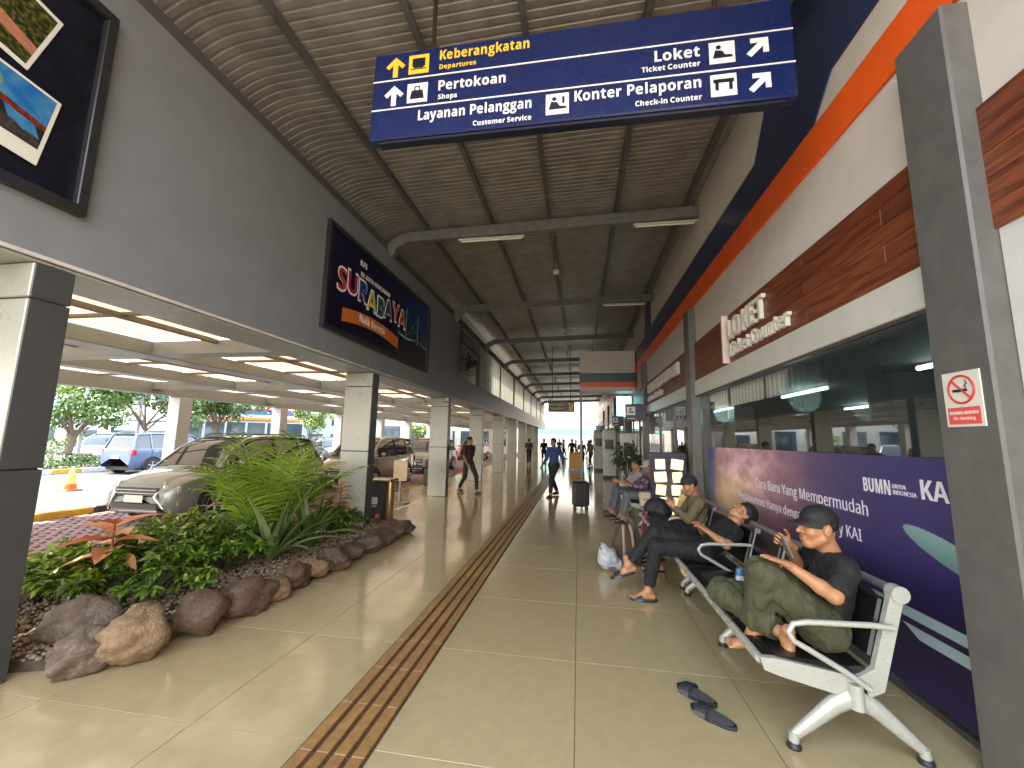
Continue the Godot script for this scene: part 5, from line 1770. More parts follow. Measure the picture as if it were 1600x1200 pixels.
		pq.quad(fb * Vector3(-iw / 2, -ih / 2 + oy, 0.004), fb * Vector3(iw / 2, -ih / 2 + oy, 0.004), fb * Vector3(iw / 2, ih / 2 + oy, 0.004), fb * Vector3(-iw / 2, ih / 2 + oy, 0.004))
		put(pq, "picture", image_mat("photo%d" % e[4], im2, 0.35), pn)
		if e[4] == 1: letter("SURABAYA NORTH PARK", pn, fb * Vector3(-0.1, -0.22, 0.0035), fb, 0.055, 0.002, mat("ink", Color.BLACK), 1, 0.6)

# ---------------------------------------------------------------- benches, bags, bins and other small things
const BZ := -2.62

func bench(called: String, label: String, z0: float, seats: int, legs: Array, arms: Array) -> void:
	var b := thing(called, label, "bench", Vector3(1.45, 0, z0), 0, "waiting benches along the glass")
	var pw := mat("bench_grey", Color(0.38, 0.385, 0.335), 0.32, 0.15, 0.04)
	var blk := mat("bench_black", Color(0.007, 0.007, 0.0075), 0.38, 0, 0.2, 0.4)
	var pit := 0.56
	var L := seats * pit
	# beam under the seats
	var bm := MB.new()
	bm.bev(Vector3(0.02, 0.33, -L * 0.5), Vector3(0.09, 0.06, L), 0.008)
	put(bm, "beam", pw, b)
	for l in legs:
		var lg := MB.new()
		var z: float = l
		# Y of cast metal: hub, front leg, back leg
		lg.tube([Vector3(0.0, 0.36, z), Vector3(0.0, 0.24, z)], [0.06, 0.065], 10, true, 0.7)
		for sx in [-1.0, 1.0]:
			lg.tube([Vector3(0.0, 0.29, z), Vector3(sx * 0.1, 0.235, z), Vector3(sx * 0.24, 0.115, z), Vector3(sx * 0.305, 0.06, z)], [0.055, 0.046, 0.034, 0.026], 10, true, 0.75, Vector3(0, 0, 1))
			lg.tube([Vector3(sx * 0.305, 0.075, z), Vector3(sx * 0.31, 0.03, z)], 0.026, 10)
		var ln := put(lg, "leg", pw, b)
		var ft := MB.new()
		for sx in [-1.0, 1.0]: ft.lathe([Vector2(0.0, 0.0), Vector2(0.036, 0.0), Vector2(0.036, 0.012), Vector2(0.024, 0.03), Vector2(0, 0.03)], 14, Transform3D(Basis(), Vector3(sx * 0.31, 0, z)))
		put(ft, "foot", mat("foot_rubber", Color(0.02, 0.02, 0.02), 0.5), ln)
	# end frames: seat side plate, back post, in pale metal
	for sd in [0.0, -L]:
		var ef := MB.new()
		ef.prism(PackedVector2Array([Vector2(-0.46, 0.445), Vector2(-0.44, 0.38), Vector2(-0.36, 0.355), Vector2(0.02, 0.27), Vector2(0.14, 0.33), Vector2(0.28, 0.82), Vector2(0.22, 0.85), Vector2(0.1, 0.44), Vector2(0.02, 0.39), Vector2(-0.38, 0.445)]), 0.035, Transform3D(Basis(), Vector3(0, 0, sd - (0.035 if sd == 0.0 else 0.0))))
		ef.tube([Vector3(0.255, 0.825, sd + 0.012), Vector3(0.255, 0.825, sd - 0.05)], 0.045, 14)
		put(ef, "end_frame", pw, b)
	var fr := MB.new()
	fr.bev(Vector3(-0.445, 0.415, -L * 0.5), Vector3(0.045, 0.05, L - 0.07), 0.014)
	put(fr, "front_edge", pw, b)
	var tr := MB.new()
	tr.tube([Vector3(0.265, 0.83, -0.02), Vector3(0.265, 0.83, -L + 0.02)], 0.024, 12)
	put(tr, "top_rail", mat("rail_grey", Color(0.2, 0.2, 0.2), 0.4, 0.3), b)
	for i in seats:
		var zc := -pit * (i + 0.5)
		# seat and back: one curved black padded shell each
		var sh := MB.new()
		var pr := [Vector2(-0.425, 0.425), Vector2(-0.38, 0.45), Vector2(-0.2, 0.44), Vector2(0.0, 0.425), Vector2(0.08, 0.435)]
		for k in pr.size() - 1:
			var a: Vector2 = pr[k]
			var d: Vector2 = pr[k + 1]
			var mid := (a + d) * 0.5
			var dir := (d - a).normalized()
			sh.bev(Vector3(mid.x, mid.y - 0.02, zc), Vector3((d - a).length() + 0.012, 0.04, pit - 0.05), 0.012, Basis(Vector3(dir.x, dir.y, 0), Vector3(-dir.y, dir.x, 0), Vector3(0, 0, 1)))
		put(sh, "seat", blk, b)
		var bk := MB.new()
		bk.bev(Vector3(0.16, 0.63, zc), Vector3(0.035, 0.33, pit - 0.09), 0.012, Basis(Vector3(0, 0, 1), -0.27))
		put(bk, "backrest", blk, b)
		var bf := MB.new()
		for sz in [-1.0, 1.0]: bf.bev(Vector3(0.175, 0.625, zc + sz * (pit * 0.5 - 0.024)), Vector3(0.03, 0.42, 0.03), 0.008, Basis(Vector3(0, 0, 1), -0.27))
		put(bf, "back_frame", mat("rail_grey", Color.WHITE), b)
	for z in arms:
		var ar := MB.new()
		var pts := [Vector3(0.2, 0.66, z), Vector3(0.1, 0.665, z), Vector3(-0.22, 0.655, z), Vector3(-0.29, 0.64, z), Vector3(-0.315, 0.6, z), Vector3(-0.295, 0.555, z), Vector3(-0.22, 0.515, z), Vector3(-0.05, 0.42, z), Vector3(0.06, 0.345, z)]
		ar.tube(pts, 0.0155, 10, true, 1.0, Vector3(0, 0, 1))
		put(ar, "armrest", pw, b)

func furniture() -> void:
	bench("bench", "nearest bench with black padded seats on pale metal legs, three men sitting on it", BZ, 4, [-0.02, -1.12, -2.2], [0.02, -1.68])
	bench("bench", "second bench, where the man in the olive jacket sits", BZ - 2.36, 4, [-0.03, -1.12, -2.2], [-0.66])
	bench("bench", "third bench along the glass, where the man in the plaid shirt sits", BZ - 5.6, 3, [-0.02, -1.66], [-0.02, -1.66])
	# litter bin
	var bn := thing("litter_bin", "black and brass litter bin with a label plate, beside the second column", "bin", Vector3(-3.74, 0, -7.5))
	var bx := MB.new()
	bx.bev(Vector3(-0.06, 0.4, 0), Vector3(0.33, 0.72, 0.32), 0.02)
	put(bx, "body", mat("bin_black", Color(0.02, 0.021, 0.024), 0.4), bn)
	var br := MB.new()
	br.tube([Vector3(0.15, 0.02, 0.0), Vector3(0.15, 0.8, 0.0)], 0.085, 16)
	br.bev(Vector3(0.0, 0.03, 0), Vector3(0.4, 0.05, 0.34), 0.015)
	put(br, "side_tube", mat("brass", Color(0.42, 0.3, 0.14), 0.25, 0.8, 0.1), bn)
	var lid := MB.new()
	lid.bev(Vector3(0.01, 0.8, 0), Vector3(0.46, 0.05, 0.34), 0.02)
	put(lid, "lid", mat("steel_polished", Color(0.55, 0.5, 0.42), 0.2, 0.9, 0.1), bn)
	var lb := MB.new()
	lb.bev(Vector3(-0.08, 0.42, 0.163), Vector3(0.13, 0.13, 0.006), 0.002)
	lb.box(Vector3(-0.08, 0.32, 0.162), Vector3(0.1, 0.02, 0.004))
	put(lb, "label_plate", mat("label_grey", Color(0.35, 0.36, 0.38), 0.4), bn)
	var rd := MB.new()
	rd.box(Vector3(0.0, 0.13, 0.162), Vector3(0.08, 0.1, 0.004))
	put(rd, "red_sticker", mat("sign_red", Color.WHITE), bn)
	# the notice stand behind the bin
	var ns := thing("notice_stand", "small cream notice board on a post by the kerb behind the litter bin", "sign", Vector3(-4.35, 0, -9.6))
	var n1 := MB.new()
	n1.bev(Vector3(0, 0.8, 0), Vector3(0.36, 0.5, 0.03), 0.008)
	put(n1, "board", mat("notice_cream", Color(0.6, 0.46, 0.3), 0.5), ns)
	var n2 := MB.new()
	n2.bev(Vector3(0, 0.3, -0.03), Vector3(0.06, 0.6, 0.05), 0.008)
	n2.bev(Vector3(0, 0.02, -0.03), Vector3(0.4, 0.04, 0.3), 0.01)
	put(n2, "post", mat("rail_grey", Color.WHITE), ns)
	var gp := thing("planter_tub", "dark green square tub standing between the silver van and the third column", "planter", Vector3(-5.05, 0, -13.9))
	var g1 := MB.new()
	g1.bev(Vector3(0, 0.27, 0), Vector3(0.55, 0.54, 0.55), 0.03)
	put(g1, "tub", mat("tub_green", Color(0.07, 0.1, 0.075), 0.5), gp)
	var g2 := MB.new()
	g2.box(Vector3(0, 0.545, 0), Vector3(0.47, 0.02, 0.47))
	put(g2, "soil", mat("bed_soil", Color.WHITE), gp)
	# suitcase
	var sc := thing("suitcase", "black upright suitcase standing alone on the walkway beside the man in the blue shirt", "suitcase", Vector3(0.04, 0, -9.95), 0.25)
	var s1 := MB.new()
	s1.bev(Vector3(0, 0.37, 0), Vector3(0.38, 0.58, 0.24), 0.045)
	put(s1, "shell", bumpy(mat("case_black", Color(0.02, 0.021, 0.022), 0.45, 0, 0.1, 0.4), "ridge", 0.06, 0.4), sc)
	for i in 5:
		var r := MB.new()
		r.bev(Vector3(-0.13 + i * 0.065, 0.37, 0.122), Vector3(0.02, 0.48, 0.012), 0.005)
		put(r, "rib", mat("case_rib", Color(0.03, 0.03, 0.032), 0.4), sc)
	var s2 := MB.new()
	s2.tube([Vector3(-0.08, 0.65, -0.07), Vector3(-0.08, 0.72, -0.07), Vector3(0.08, 0.72, -0.07), Vector3(0.08, 0.65, -0.07)], 0.01, 8)
	put(s2, "handle", mat("fan_black", Color.BLACK), sc)
	for x in [-0.14, 0.14]:
		for z in [-0.08, 0.08]:
			var w := MB.new()
			w.tube([Vector3(x - 0.015, 0.035, z), Vector3(x + 0.015, 0.035, z)], 0.035, 12)
			w.tube([Vector3(x, 0.04, z), Vector3(x, 0.09, z)], 0.014, 8)
			put(w, "wheel", mat("fan_black", Color.BLACK), sc)
	# helmet-like white bag and brown backpack on the floor
	var bg := thing("white_bag", "small pale grey and white bag lying on the floor beside the brown backpack", "bag", Vector3(0.36, 0, -5.52), 0.5)
	var f := Field.new(Vector3(-0.25, -0.02, -0.25), Vector3(0.25, 0.4, 0.25), 0.012)
	f.ell(Vector3(0, 0.14, 0), Vector3(0.13, 0.135, 0.12), Basis(Vector3(0, 0, 1), 0.3), 0.03)
	f.ell(Vector3(-0.07, 0.24, 0.0), Vector3(0.06, 0.09, 0.06), Basis(), 0.04)
	f.ell(Vector3(0.1, 0.07, 0.02), Vector3(0.1, 0.07, 0.11), Basis(), 0.04)
	var nz := FastNoiseLite.new()
	nz.frequency = 9.0; nz.seed = 3
	f.rough(nz, 0.022)
	f.cut(Vector3(0, 0.003, 0), Vector3.DOWN)
	var wb := MB.new()
	f.into(wb)
	put(wb, "bag_body", cloth("bag_white", Color(0.5, 0.51, 0.54), 0.6), bg)
	var ws := MB.new()
	ws.tube([Vector3(-0.1, 0.24, 0.05), Vector3(-0.13, 0.3, 0.0), Vector3(-0.05, 0.32, -0.03), Vector3(0.0, 0.26, -0.02)], 0.01, 6)
	put(ws, "strap", cloth("strap_brown", Color(0.16, 0.1, 0.06)), bg)
	var wt := MB.new()
	wt.bev(Vector3(-0.02, 0.05, 0.125), Vector3(0.1, 0.04, 0.02), 0.008)
	put(wt, "trim", cloth("trim_purple", Color(0.2, 0.11, 0.22)), bg)
	var bp := thing("backpack", "brown striped backpack standing on the floor behind the pale bag", "backpack", Vector3(0.62, 0, -5.78), 0.35)
	var f2 := Field.new(Vector3(-0.3, -0.02, -0.25), Vector3(0.3, 0.6, 0.25), 0.013)
	f2.ell(Vector3(0, 0.22, 0), Vector3(0.21, 0.23, 0.14), Basis(), 0.03)
	f2.cap(Vector3(0, 0.1, 0), Vector3(-0.03, 0.42, -0.01), 0.14, 0.11, 0.06, Vector3(0, 0, 1), 1.2)
	f2.ell(Vector3(0.02, 0.14, 0.1), Vector3(0.13, 0.12, 0.06), Basis(), 0.03)
	nz.frequency = 6.0
	f2.rough(nz, 0.012)
	f2.cut(Vector3(0, 0.003, 0), Vector3.DOWN)
	var bb := MB.new()
	f2.into(bb)
	put(bb, "pack_body", cloth("pack_brown", Color(0.085, 0.05, 0.03)), bp)
	for e in [[-0.1, "pack_pale"], [0.03, "pack_pale"], [0.12, "pack_dark"]]:
		var s := MB.new()
		var x: float = e[0]
		s.tube([Vector3(x, 0.03, 0.165 - absf(x) * 0.3), Vector3(x, 0.15, 0.185 - absf(x) * 0.3), Vector3(x * 0.95, 0.3, 0.152 - absf(x) * 0.25), Vector3(x * 0.85, 0.44, 0.118 - absf(x) * 0.15), Vector3(x * 0.7, 0.52, 0.06)], 0.022, 6, true, 0.4, Vector3(0, 0, 1))
		put(s, "strap", cloth(e[1], Color(0.36, 0.28, 0.2) if e[1] == "pack_pale" else Color(0.05, 0.035, 0.03)), bp)
	# slippers
	for e in [[Vector3(0.74, 0, -3.0), 0.78, "black rubber slipper on the floor, the one farther from us of the pair"], [Vector3(0.78, 0, -2.8), 0.85, "black rubber slipper on the floor, the one nearer to us of the pair"]]:
		slipper(e[2], e[0], e[1], "slippers on the floor before the nearest bench")
	# bottle on the second seat
	var bo := thing("water_bottle", "clear water bottle with blue cap on the seat beside the raised knees", "bottle", Vector3(1.18, 0.452, -3.4))
	var b1 := MB.new()
	b1.lathe([Vector2(0, 0), Vector2(0.033, 0), Vector2(0.036, 0.01), Vector2(0.036, 0.05), Vector2(0.033, 0.06), Vector2(0.036, 0.07), Vector2(0.036, 0.16), Vector2(0.03, 0.19), Vector2(0.016, 0.215), Vector2(0.016, 0.225)], 18)
	put(b1, "bottle_body", pane("bottle_clear", Color(0.7, 0.75, 0.8), 0.45, 0.7), bo)
	var b2 := MB.new()
	b2.lathe([Vector2(0.0372, 0.075), Vector2(0.0372, 0.15)], 18)
	put(b2, "label", mat("bottle_label", Color(0.55, 0.58, 0.62), 0.4, 0, 0.3, 0.05), bo)
	var b3 := MB.new()
	b3.lathe([Vector2(0.026, 0.195), Vector2(0.03, 0.2), Vector2(0.024, 0.24), Vector2(0.02, 0.245), Vector2(0, 0.245)], 16)
	put(b3, "cap", mat("cap_blue", Color(0.05, 0.14, 0.32), 0.35), bo)
	# lit display rack
	var rk := thing("display_rack", "tall dark rack with glowing pale yellow panels behind the second bench", "display rack", Vector3(1.6, 0, -7.75))
	var r1 := MB.new()
	r1.bev(Vector3(0, 0.72, -0.1), Vector3(0.62, 1.42, 0.2), 0.012)
	put(r1, "cabinet", mat("rack_navy", Color(0.02, 0.015, 0.05), 0.4), rk)
	var gp2 := glow("rack_glow", Color(0.9, 0.76, 0.4), 0.17)
	for c in 2:
		for r in 5:
			var p := MB.new()
			p.bev(Vector3(-0.15 + c * 0.29, 0.32 + r * 0.225, 0.012), Vector3(0.17 + 0.04 * ((c + r) % 2), 0.18, 0.02), 0.008, Basis(Vector3(0, 0, 1), 0.12 * sin(r * 2.3 + c * 1.7)))
			put(p, "lit_panel", gp2, rk)
	var rl := OmniLight3D.new()
	rl.name = "glow_light"
	rl.light_color = Color(1.0, 0.86, 0.5)
	rl.light_energy = 0.02
	rl.light_size = 0.3
	rl.omni_range = 6.0
	rl.omni_attenuation = 2.0
	rl.shadow_enabled = true
	rl.position = Vector3(0, 0.8, 0.12)
	rk.add_child(rl)
	var nb := thing("notice_box", "pale box on the bench beside the glowing rack", "box", Vector3(1.25, 0.45, -8.0))
	var x1 := MB.new()
	x1.bev(Vector3(0, 0.12, 0), Vector3(0.26, 0.24, 0.2), 0.012)
	put(x1, "carton", mat("carton_pale", Color(0.6, 0.5, 0.38), 0.7), nb)
	var x2 := MB.new()
	x2.box(Vector3(0, 0.12, 0.1015), Vector3(0.2, 0.05, 0.003))
	put(x2, "tape", mat("tape_tan", Color(0.4, 0.3, 0.2), 0.4), nb)
	# black shoulder bag on the second bench
	var sb := thing("shoulder_bag", "black shoulder bag with a pink strap between the plaid shirt and the olive jacket", "bag", Vector3(1.2, 0.45, -6.75))
	var f3 := Field.new(Vector3(-0.3, -0.02, -0.25), Vector3(0.3, 0.4, 0.25), 0.014)
	f3.ell(Vector3(0, 0.15, 0), Vector3(0.2, 0.16, 0.12), Basis(), 0.03)
	f3.ell(Vector3(0.08, 0.1, 0.02), Vector3(0.14, 0.1, 0.13), Basis(), 0.04)
	f3.rough(nz, 0.015)
	f3.cut(Vector3(0, 0.003, 0), Vector3.DOWN)
	var sbm := MB.new()
	f3.into(sbm)
	put(sbm, "bag_body", cloth("bag_black", Color(0.015, 0.015, 0.017), 0.7), sb)
	var sbs := MB.new()
	sbs.tube([Vector3(-0.17, 0.1, 0.08), Vector3(-0.2, 0.02, 0.1), Vector3(-0.24, -0.1, 0.09), Vector3(-0.22, -0.22, 0.06)], 0.025, 6, true, 0.4)
	put(sbs, "strap", cloth("strap_pink", Color(0.5, 0.03, 0.14)), sb)
	# potted plant by the wall
	var pp := thing("potted_plant", "leafy plant in a white pot against the hall wall, beyond the plaid shirt", "potted plant", Vector3(1.35, 0, -12.2))
	var pt := MB.new()
	pt.lathe([Vector2(0, 0), Vector2(0.17, 0), Vector2(0.22, 0.5), Vector2(0.24, 0.52), Vector2(0.2, 0.53), Vector2(0.19, 0.47), Vector2(0, 0.47)], 18)
	put(pt, "pot", mat("kiosk_white", Color.WHITE), pp)
	var pl := MB.new()
	for i in 9:
		var a := i * 2.4
		var e := Vector3(cos(a) * 0.35, 1.35 + 0.1 * (i % 3), sin(a) * 0.35)
		pl.tube([Vector3(0, 0.47, 0), Vector3(cos(a) * 0.1, 0.95, sin(a) * 0.1), e], [0.012, 0.009, 0.004], 5)
	put(pl, "stems", mat("stem_green", Color.WHITE), pp)
	var plf := MB.new()
	for i in 260:
		var u := Vector3(rng.randfn(), rng.randfn() * 0.8, rng.randfn()).normalized()
		var p := Vector3(0, 1.2, 0) + u * Vector3(0.42, 0.4, 0.42) * rng.randf_range(0.5, 1.0)
		var d := (u + Vector3(rng.randfn(), rng.randfn(), rng.randfn()) * 0.5).normalized()
		var up := (Vector3.UP - d * d.y).normalized()
		plf.col = Color(0.02, 0.045, 0.012).lerp(Color(0.07, 0.1, 0.03), rng.randf())
		plf.leaf(p, d, up, 0.16, 0.07, 0.8, 3)
	stuff(put(plf, "leaves", leafmat("glossy_leaf"), pp))

func slipper(label: String, at: Vector3, turn: float, group := "") -> Node3D:
	var t := thing("slipper", label, "slipper", at, turn, group)
	var pv := PackedVector2Array()
	for i in 28:
		var a := TAU * i / 28
		var y := sin(a) * 0.135
		pv.push_back(Vector2(1.22 * cos(a) * (0.047 - 0.008 * (0.0 if y > 0 else 1.0) + 0.004 * sin(a * 2)), y))
	var so := MB.new()
	so.prism(pv, 0.022, Transform3D(Basis(Vector3(1, 0, 0), -PI2), Vector3(0, 0, 0)))
	put(so, "sole", mat("slipper_black", Color(0.02, 0.022, 0.025), 0.55, 0, 0.2, 0.3), t)
	var ins := MB.new()
	var pv2 := PackedVector2Array()
	for p in pv: pv2.push_back(p * 0.86)
	ins.prism(pv2, 0.003, Transform3D(Basis(Vector3(1, 0, 0), -PI2), Vector3(0, 0.022, 0)))
	put(ins, "footbed", mat("footbed_grey", Color(0.09, 0.1, 0.1), 0.6, 0, 0.2, 0.2), t)
	var st := MB.new()
	var rows := []
	for k in 3:
		var row := []
		var z := -0.02 - k * 0.035
		for i in 9:
			var a := PI * i / 8
			row.append(Vector3(cos(a) * 0.062, 0.012 + sin(a) * (0.055 - k * 0.008), z))
		rows.append(row)
	for k in 2:
		for i in 8:
			var a: Vector3 = rows[k][i]; var b: Vector3 = rows[k][i + 1]; var c: Vector3 = rows[k + 1][i + 1]; var d: Vector3 = rows[k + 1][i]
			st.quad(a, b, c, d)
			var o := Vector3(0, -0.006, 0)
			st.quad(b + o, a + o, d + o, c + o)
	for i in 8:
		st.quad(rows[0][i] + Vector3(0, -0.006, 0), rows[0][i + 1] + Vector3(0, -0.006, 0), rows[0][i + 1], rows[0][i])
	put(st, "strap", mat("slipper_strap", Color(0.03, 0.033, 0.036), 0.5, 0, 0.2, 0.3), t)
	return t

# ---------------------------------------------------------------- vehicles (front towards +z)
func car(called: String, label: String, at: Vector3, turn: float, paint: Material, o := {}) -> Node3D:
	var L: float = o.get("len", 4.55)
	var Wd: float = o.get("wid", 1.76)
	var Ht: float = o.get("h", 1.70)
	var hood: float = o.get("hood", 1.0)       # length of the bonnet ahead of the windscreen
	var van: float = o.get("van", 0.0)         # 0 estate, 1 boxy back
	var t := thing(called, label, "car", at, turn, "cars round the station")
	var hw := Wd * 0.5
	var zf := L * 0.5
	var dark := mat("car_black", Color(0.015, 0.015, 0.016), 0.5, 0, 0)
	var glass := mat("car_glass", Color(0.02, 0.026, 0.028), 0.05, 0.0, 0)
	glass.metallic_specular = 0.8
	var chrome := mat("chrome", Color(0.6, 0.6, 0.6), 0.12, 0.9, 0)
	# lower body: stations (z, sill height, shoulder height, half width, top height in the middle)
	var belt := Ht * 0.62
	var cow := zf - hood
	var st := [[zf, 0.34, 0.62, hw * 0.72, 0.66], [zf - 0.06, 0.24, 0.72, hw * 0.86, 0.78], [zf - 0.22, 0.2, 0.8, hw * 0.95, 0.9], [zf - 0.5, 0.2, 0.86, hw * 0.99, 0.97], [cow, 0.22, belt - 0.06, hw, belt + 0.01], [0.3, 0.22, belt - 0.02, hw, belt + 0.03], [-zf + 1.1, 0.22, belt, hw, belt + 0.03], [-zf + 0.3, 0.26, belt, hw * 0.98, belt + 0.04], [-zf + 0.06, 0.3, belt - 0.03, hw * 0.92, belt + 0.01], [-zf, 0.4, belt - 0.12, hw * 0.86, belt - 0.06]]
	var ring := func(s: Array) -> Array:
		var a := []
		var ys: float = s[1]; var yb: float = s[2]; var w: float = s[3]; var yt: float = s[4]
		var half := [Vector2(w * 0.9, ys), Vector2(w * 0.985, ys + (yb - ys) * 0.25), Vector2(w, ys + (yb - ys) * 0.5), Vector2(w * 0.985, ys + (yb - ys) * 0.72), Vector2(w * 0.97, yb - 0.02), Vector2(w * 0.92, yb + 0.015), Vector2(w * 0.7, lerpf(yb, yt, 0.75)), Vector2(w * 0.35, yt), Vector2(0, yt + 0.005)]
		for h in half: a.append(Vector3(h.x, h.y, s[0]))
		for i in range(half.size() - 2, -1, -1): a.append(Vector3(-half[i].x, half[i].y, s[0]))
		return a
	var bd := MB.new()
	var rs := []
	for s in st: rs.append(ring.call(s))
	_loft(bd, rs)
	put(bd, "body", paint, t)
	# greenhouse
	var ws := cow + 0.05
	var rf := cow - Ht * 0.46
	var rr := -zf + (0.25 if van > 0.5 else 0.55)
	var rb := -zf + 0.1
	var gst := [[ws, belt - 0.02, 0.9, belt, 0.86], [lerpf(ws, rf, 0.5), belt - 0.02, 0.93, lerpf(belt, Ht, 0.58), 0.78], [rf, belt - 0.02, 0.95, Ht - 0.06, 0.7], [rf - 0.5, belt - 0.02, 0.95, Ht - 0.005, 0.7], [lerpf(rf, rr, 0.6), belt - 0.02, 0.95, Ht, 0.7], [rr, belt - 0.02, 0.93, Ht - 0.05, 0.7], [lerpf(rr, rb, 0.5), belt - 0.02, 0.9, lerpf(Ht, belt, 0.5), 0.74], [rb, belt - 0.02, 0.86, belt, 0.82]]
	var gb := MB.new()
	var gs := []
	var roof_pts := []
	for s in gst:
		var wb: float = hw * s[2]
		var wt: float = hw * s[4]
		gs.append([Vector3(wb, s[1], s[0]), Vector3(lerpf(wb, wt, 0.55), lerpf(s[1], s[3], 0.6), s[0]), Vector3(wt, s[3] - 0.015, s[0]), Vector3(wt * 0.85, s[3] + 0.005, s[0]), Vector3(0, s[3] + 0.02, s[0]), Vector3(-wt * 0.85, s[3] + 0.005, s[0]), Vector3(-wt, s[3] - 0.015, s[0]), Vector3(-lerpf(wb, wt, 0.55), lerpf(s[1], s[3], 0.6), s[0]), Vector3(-wb, s[1], s[0])])
	_loft(gb, gs)
	put(gb, "window_glass", glass, t)
	# roof skin and pillars over the glass
	var rp := MB.new()
	var rl := []
	for i in range(2, 6):
		var g: Array = gs[i]
		var a := []
		for k in [2, 3, 4, 5, 6]:
			var v: Vector3 = g[k]
			a.append(v + Vector3(signf(v.x) * 0.008, 0.012, 0))
		rl.append(a)
	_loft(rp, rl, false)
	put(rp, "roof", paint, t)
	for sd in [0, 8]:
		var m := 1 if sd == 0 else 7
		var tp := 2 if sd == 0 else 6
		var pl := MB.new()
		var ox := Vector3(0.006 if sd == 0 else -0.006, 0, 0)
		pl.tube([gs[0][sd] + ox, gs[1][tp] + ox, gs[2][tp] + ox, gs[4][tp] + ox, gs[5][tp] + ox, gs[6][tp] + ox, gs[7][sd] + ox], [0.03, 0.035, 0.035, 0.035, 0.04, 0.05, 0.05], 6, true, 0.6)
		put(pl, "pillar", paint, t)
		for f in [0.42, 0.8]:
			var zc := lerpf(rf + 0.25, rr, f)
			var p2 := MB.new()
			var wb: float = absf(gs[3][sd].x)
			var wt: float = absf(gs[3][tp].x)
			var sg := 1.0 if sd == 0 else -1.0
			p2.tube([Vector3(sg * (wb + 0.003), belt, zc), Vector3(sg * (lerpf(wb, wt, 0.55) + 0.004), lerpf(belt, Ht, 0.6), zc), Vector3(sg * (wt + 0.006), Ht - 0.03, zc)], 0.028, 6, true, 1.0)
			put(p2, "window_post", dark if f < 0.5 else paint, t)
		# door gaps, handles, mirror
		var sg2 := 1.0 if sd == 0 else -1.0
		var dg := MB.new()
		for zc in [cow - 0.12, lerpf(rf + 0.25, rr, 0.42), lerpf(rf + 0.25, rr, 0.8)]: dg.box(Vector3(sg2 * hw * 0.993, (belt + 0.3) * 0.5, zc), Vector3(0.012, belt - 0.42, 0.012))
		dg.bev(Vector3(sg2 * hw * 0.985, 0.27, 0), Vector3(0.05, 0.12, L - 2.6), 0.02)
		put(dg, "door_line", dark, t)
		for zc in [lerpf(rf + 0.25, rr, 0.42) + 0.16, lerpf(rf + 0.25, rr, 0.8) + 0.16]:
			var dh := MB.new()
			dh.bev(Vector3(sg2 * (hw + 0.005), belt - 0.13, zc), Vector3(0.03, 0.03, 0.17), 0.01)
			put(dh, "door_handle", chrome, t)
		var mr := MB.new()
		mr.ell(Vector3(sg2 * (hw + 0.1), belt + 0.07, cow - 0.32), Vector3(0.1, 0.07, 0.06), Basis(), 12)
		put(mr, "mirror", paint, t)
		var hl := MB.new()
		hl.bev(Vector3(sg2 * hw * 0.74, 0.72 if not o.has("face") else 0.66, zf - 0.13), Vector3(0.3, 0.12 if not o.has("face") else 0.2, 0.14), 0.04, Basis(Vector3.UP, sg2 * 0.5))
		put(hl, "headlight", mat("lens", Color(0.55, 0.57, 0.58), 0.08, 0.4, 0), t)
		var tl := MB.new()
		tl.bev(Vector3(sg2 * hw * 0.82, belt - 0.16, -zf + 0.1), Vector3(0.26, 0.26, 0.16), 0.04, Basis(Vector3.UP, -sg2 * 0.4))
		put(tl, "tail_light", mat("tail_red", Color(0.4, 0.012, 0.02), 0.15, 0, 0), t)
	# wheels
	for z in [zf - 0.86, -zf + 0.86]:
		for sg in [1.0, -1.0]:
			var ar := MB.new()
			var q := []
			for i in 13:
				var a := PI * (-0.08 + 1.16 * i / 12.0)
				q.append(Vector3(sg * (hw - 0.03), 0.33 + sin(a) * 0.39, z + cos(a) * 0.39))
			ar.tube(q, 0.048, 8)
			ar.tube([Vector3(sg * (hw - 0.12), 0.34, z), Vector3(sg * (hw + 0.004), 0.34, z)], 0.375, 22)
			put(ar, "wheel_arch", dark, t)
			var wh := MB.new()
			var xf := Transform3D(Basis(Vector3(0, 0, 1), -sg * PI2), Vector3(sg * (hw - 0.13), 0.32, z))
			wh.lathe([Vector2(0.2, 0.0), Vector2(0.3, 0.0), Vector2(0.325, 0.03), Vector2(0.325, 0.13), Vector2(0.3, 0.155), Vector2(0.215, 0.155), Vector2(0.2, 0.1), Vector2(0.0, 0.1)], 26, xf)
			var wn := put(wh, "wheel", mat("tyre", Color(0.018, 0.018, 0.018), 0.8, 0, 0.1), t)
			var ri := MB.new()
			for k in 5:
				var a := TAU * k / 5
				ri.tube([xf * Vector3(0, 0.135, 0), xf * Vector3(cos(a) * 0.2, 0.14, sin(a) * 0.2)], [0.04, 0.03], 6)
			ri.lathe([Vector2(0.19, 0.12), Vector2(0.215, 0.158), Vector2(0.2, 0.16), Vector2(0.185, 0.12)], 24, xf)
			put(ri, "rim", mat("rim_alloy", Color(0.45, 0.45, 0.46), 0.25, 0.8, 0), wn)
	# front: grille, bumper, plate
	var gr := MB.new()
	gr.bev(Vector3(0, 0.62, zf - 0.02), Vector3(Wd * 0.56, 0.17, 0.08), 0.02)
	gr.bev(Vector3(0, 0.36, zf - 0.02), Vector3(Wd * 0.6, 0.13, 0.1), 0.02)
	put(gr, "grille", dark, t)
	var ch := MB.new()
	for y in [0.66, 0.6]: ch.bev(Vector3(0, y, zf + 0.028), Vector3(Wd * 0.54, 0.018, 0.02), 0.006)
	ch.bev(Vector3(0, 0.27, zf - 0.02), Vector3(Wd * 0.62, 0.06, 0.1), 0.02)
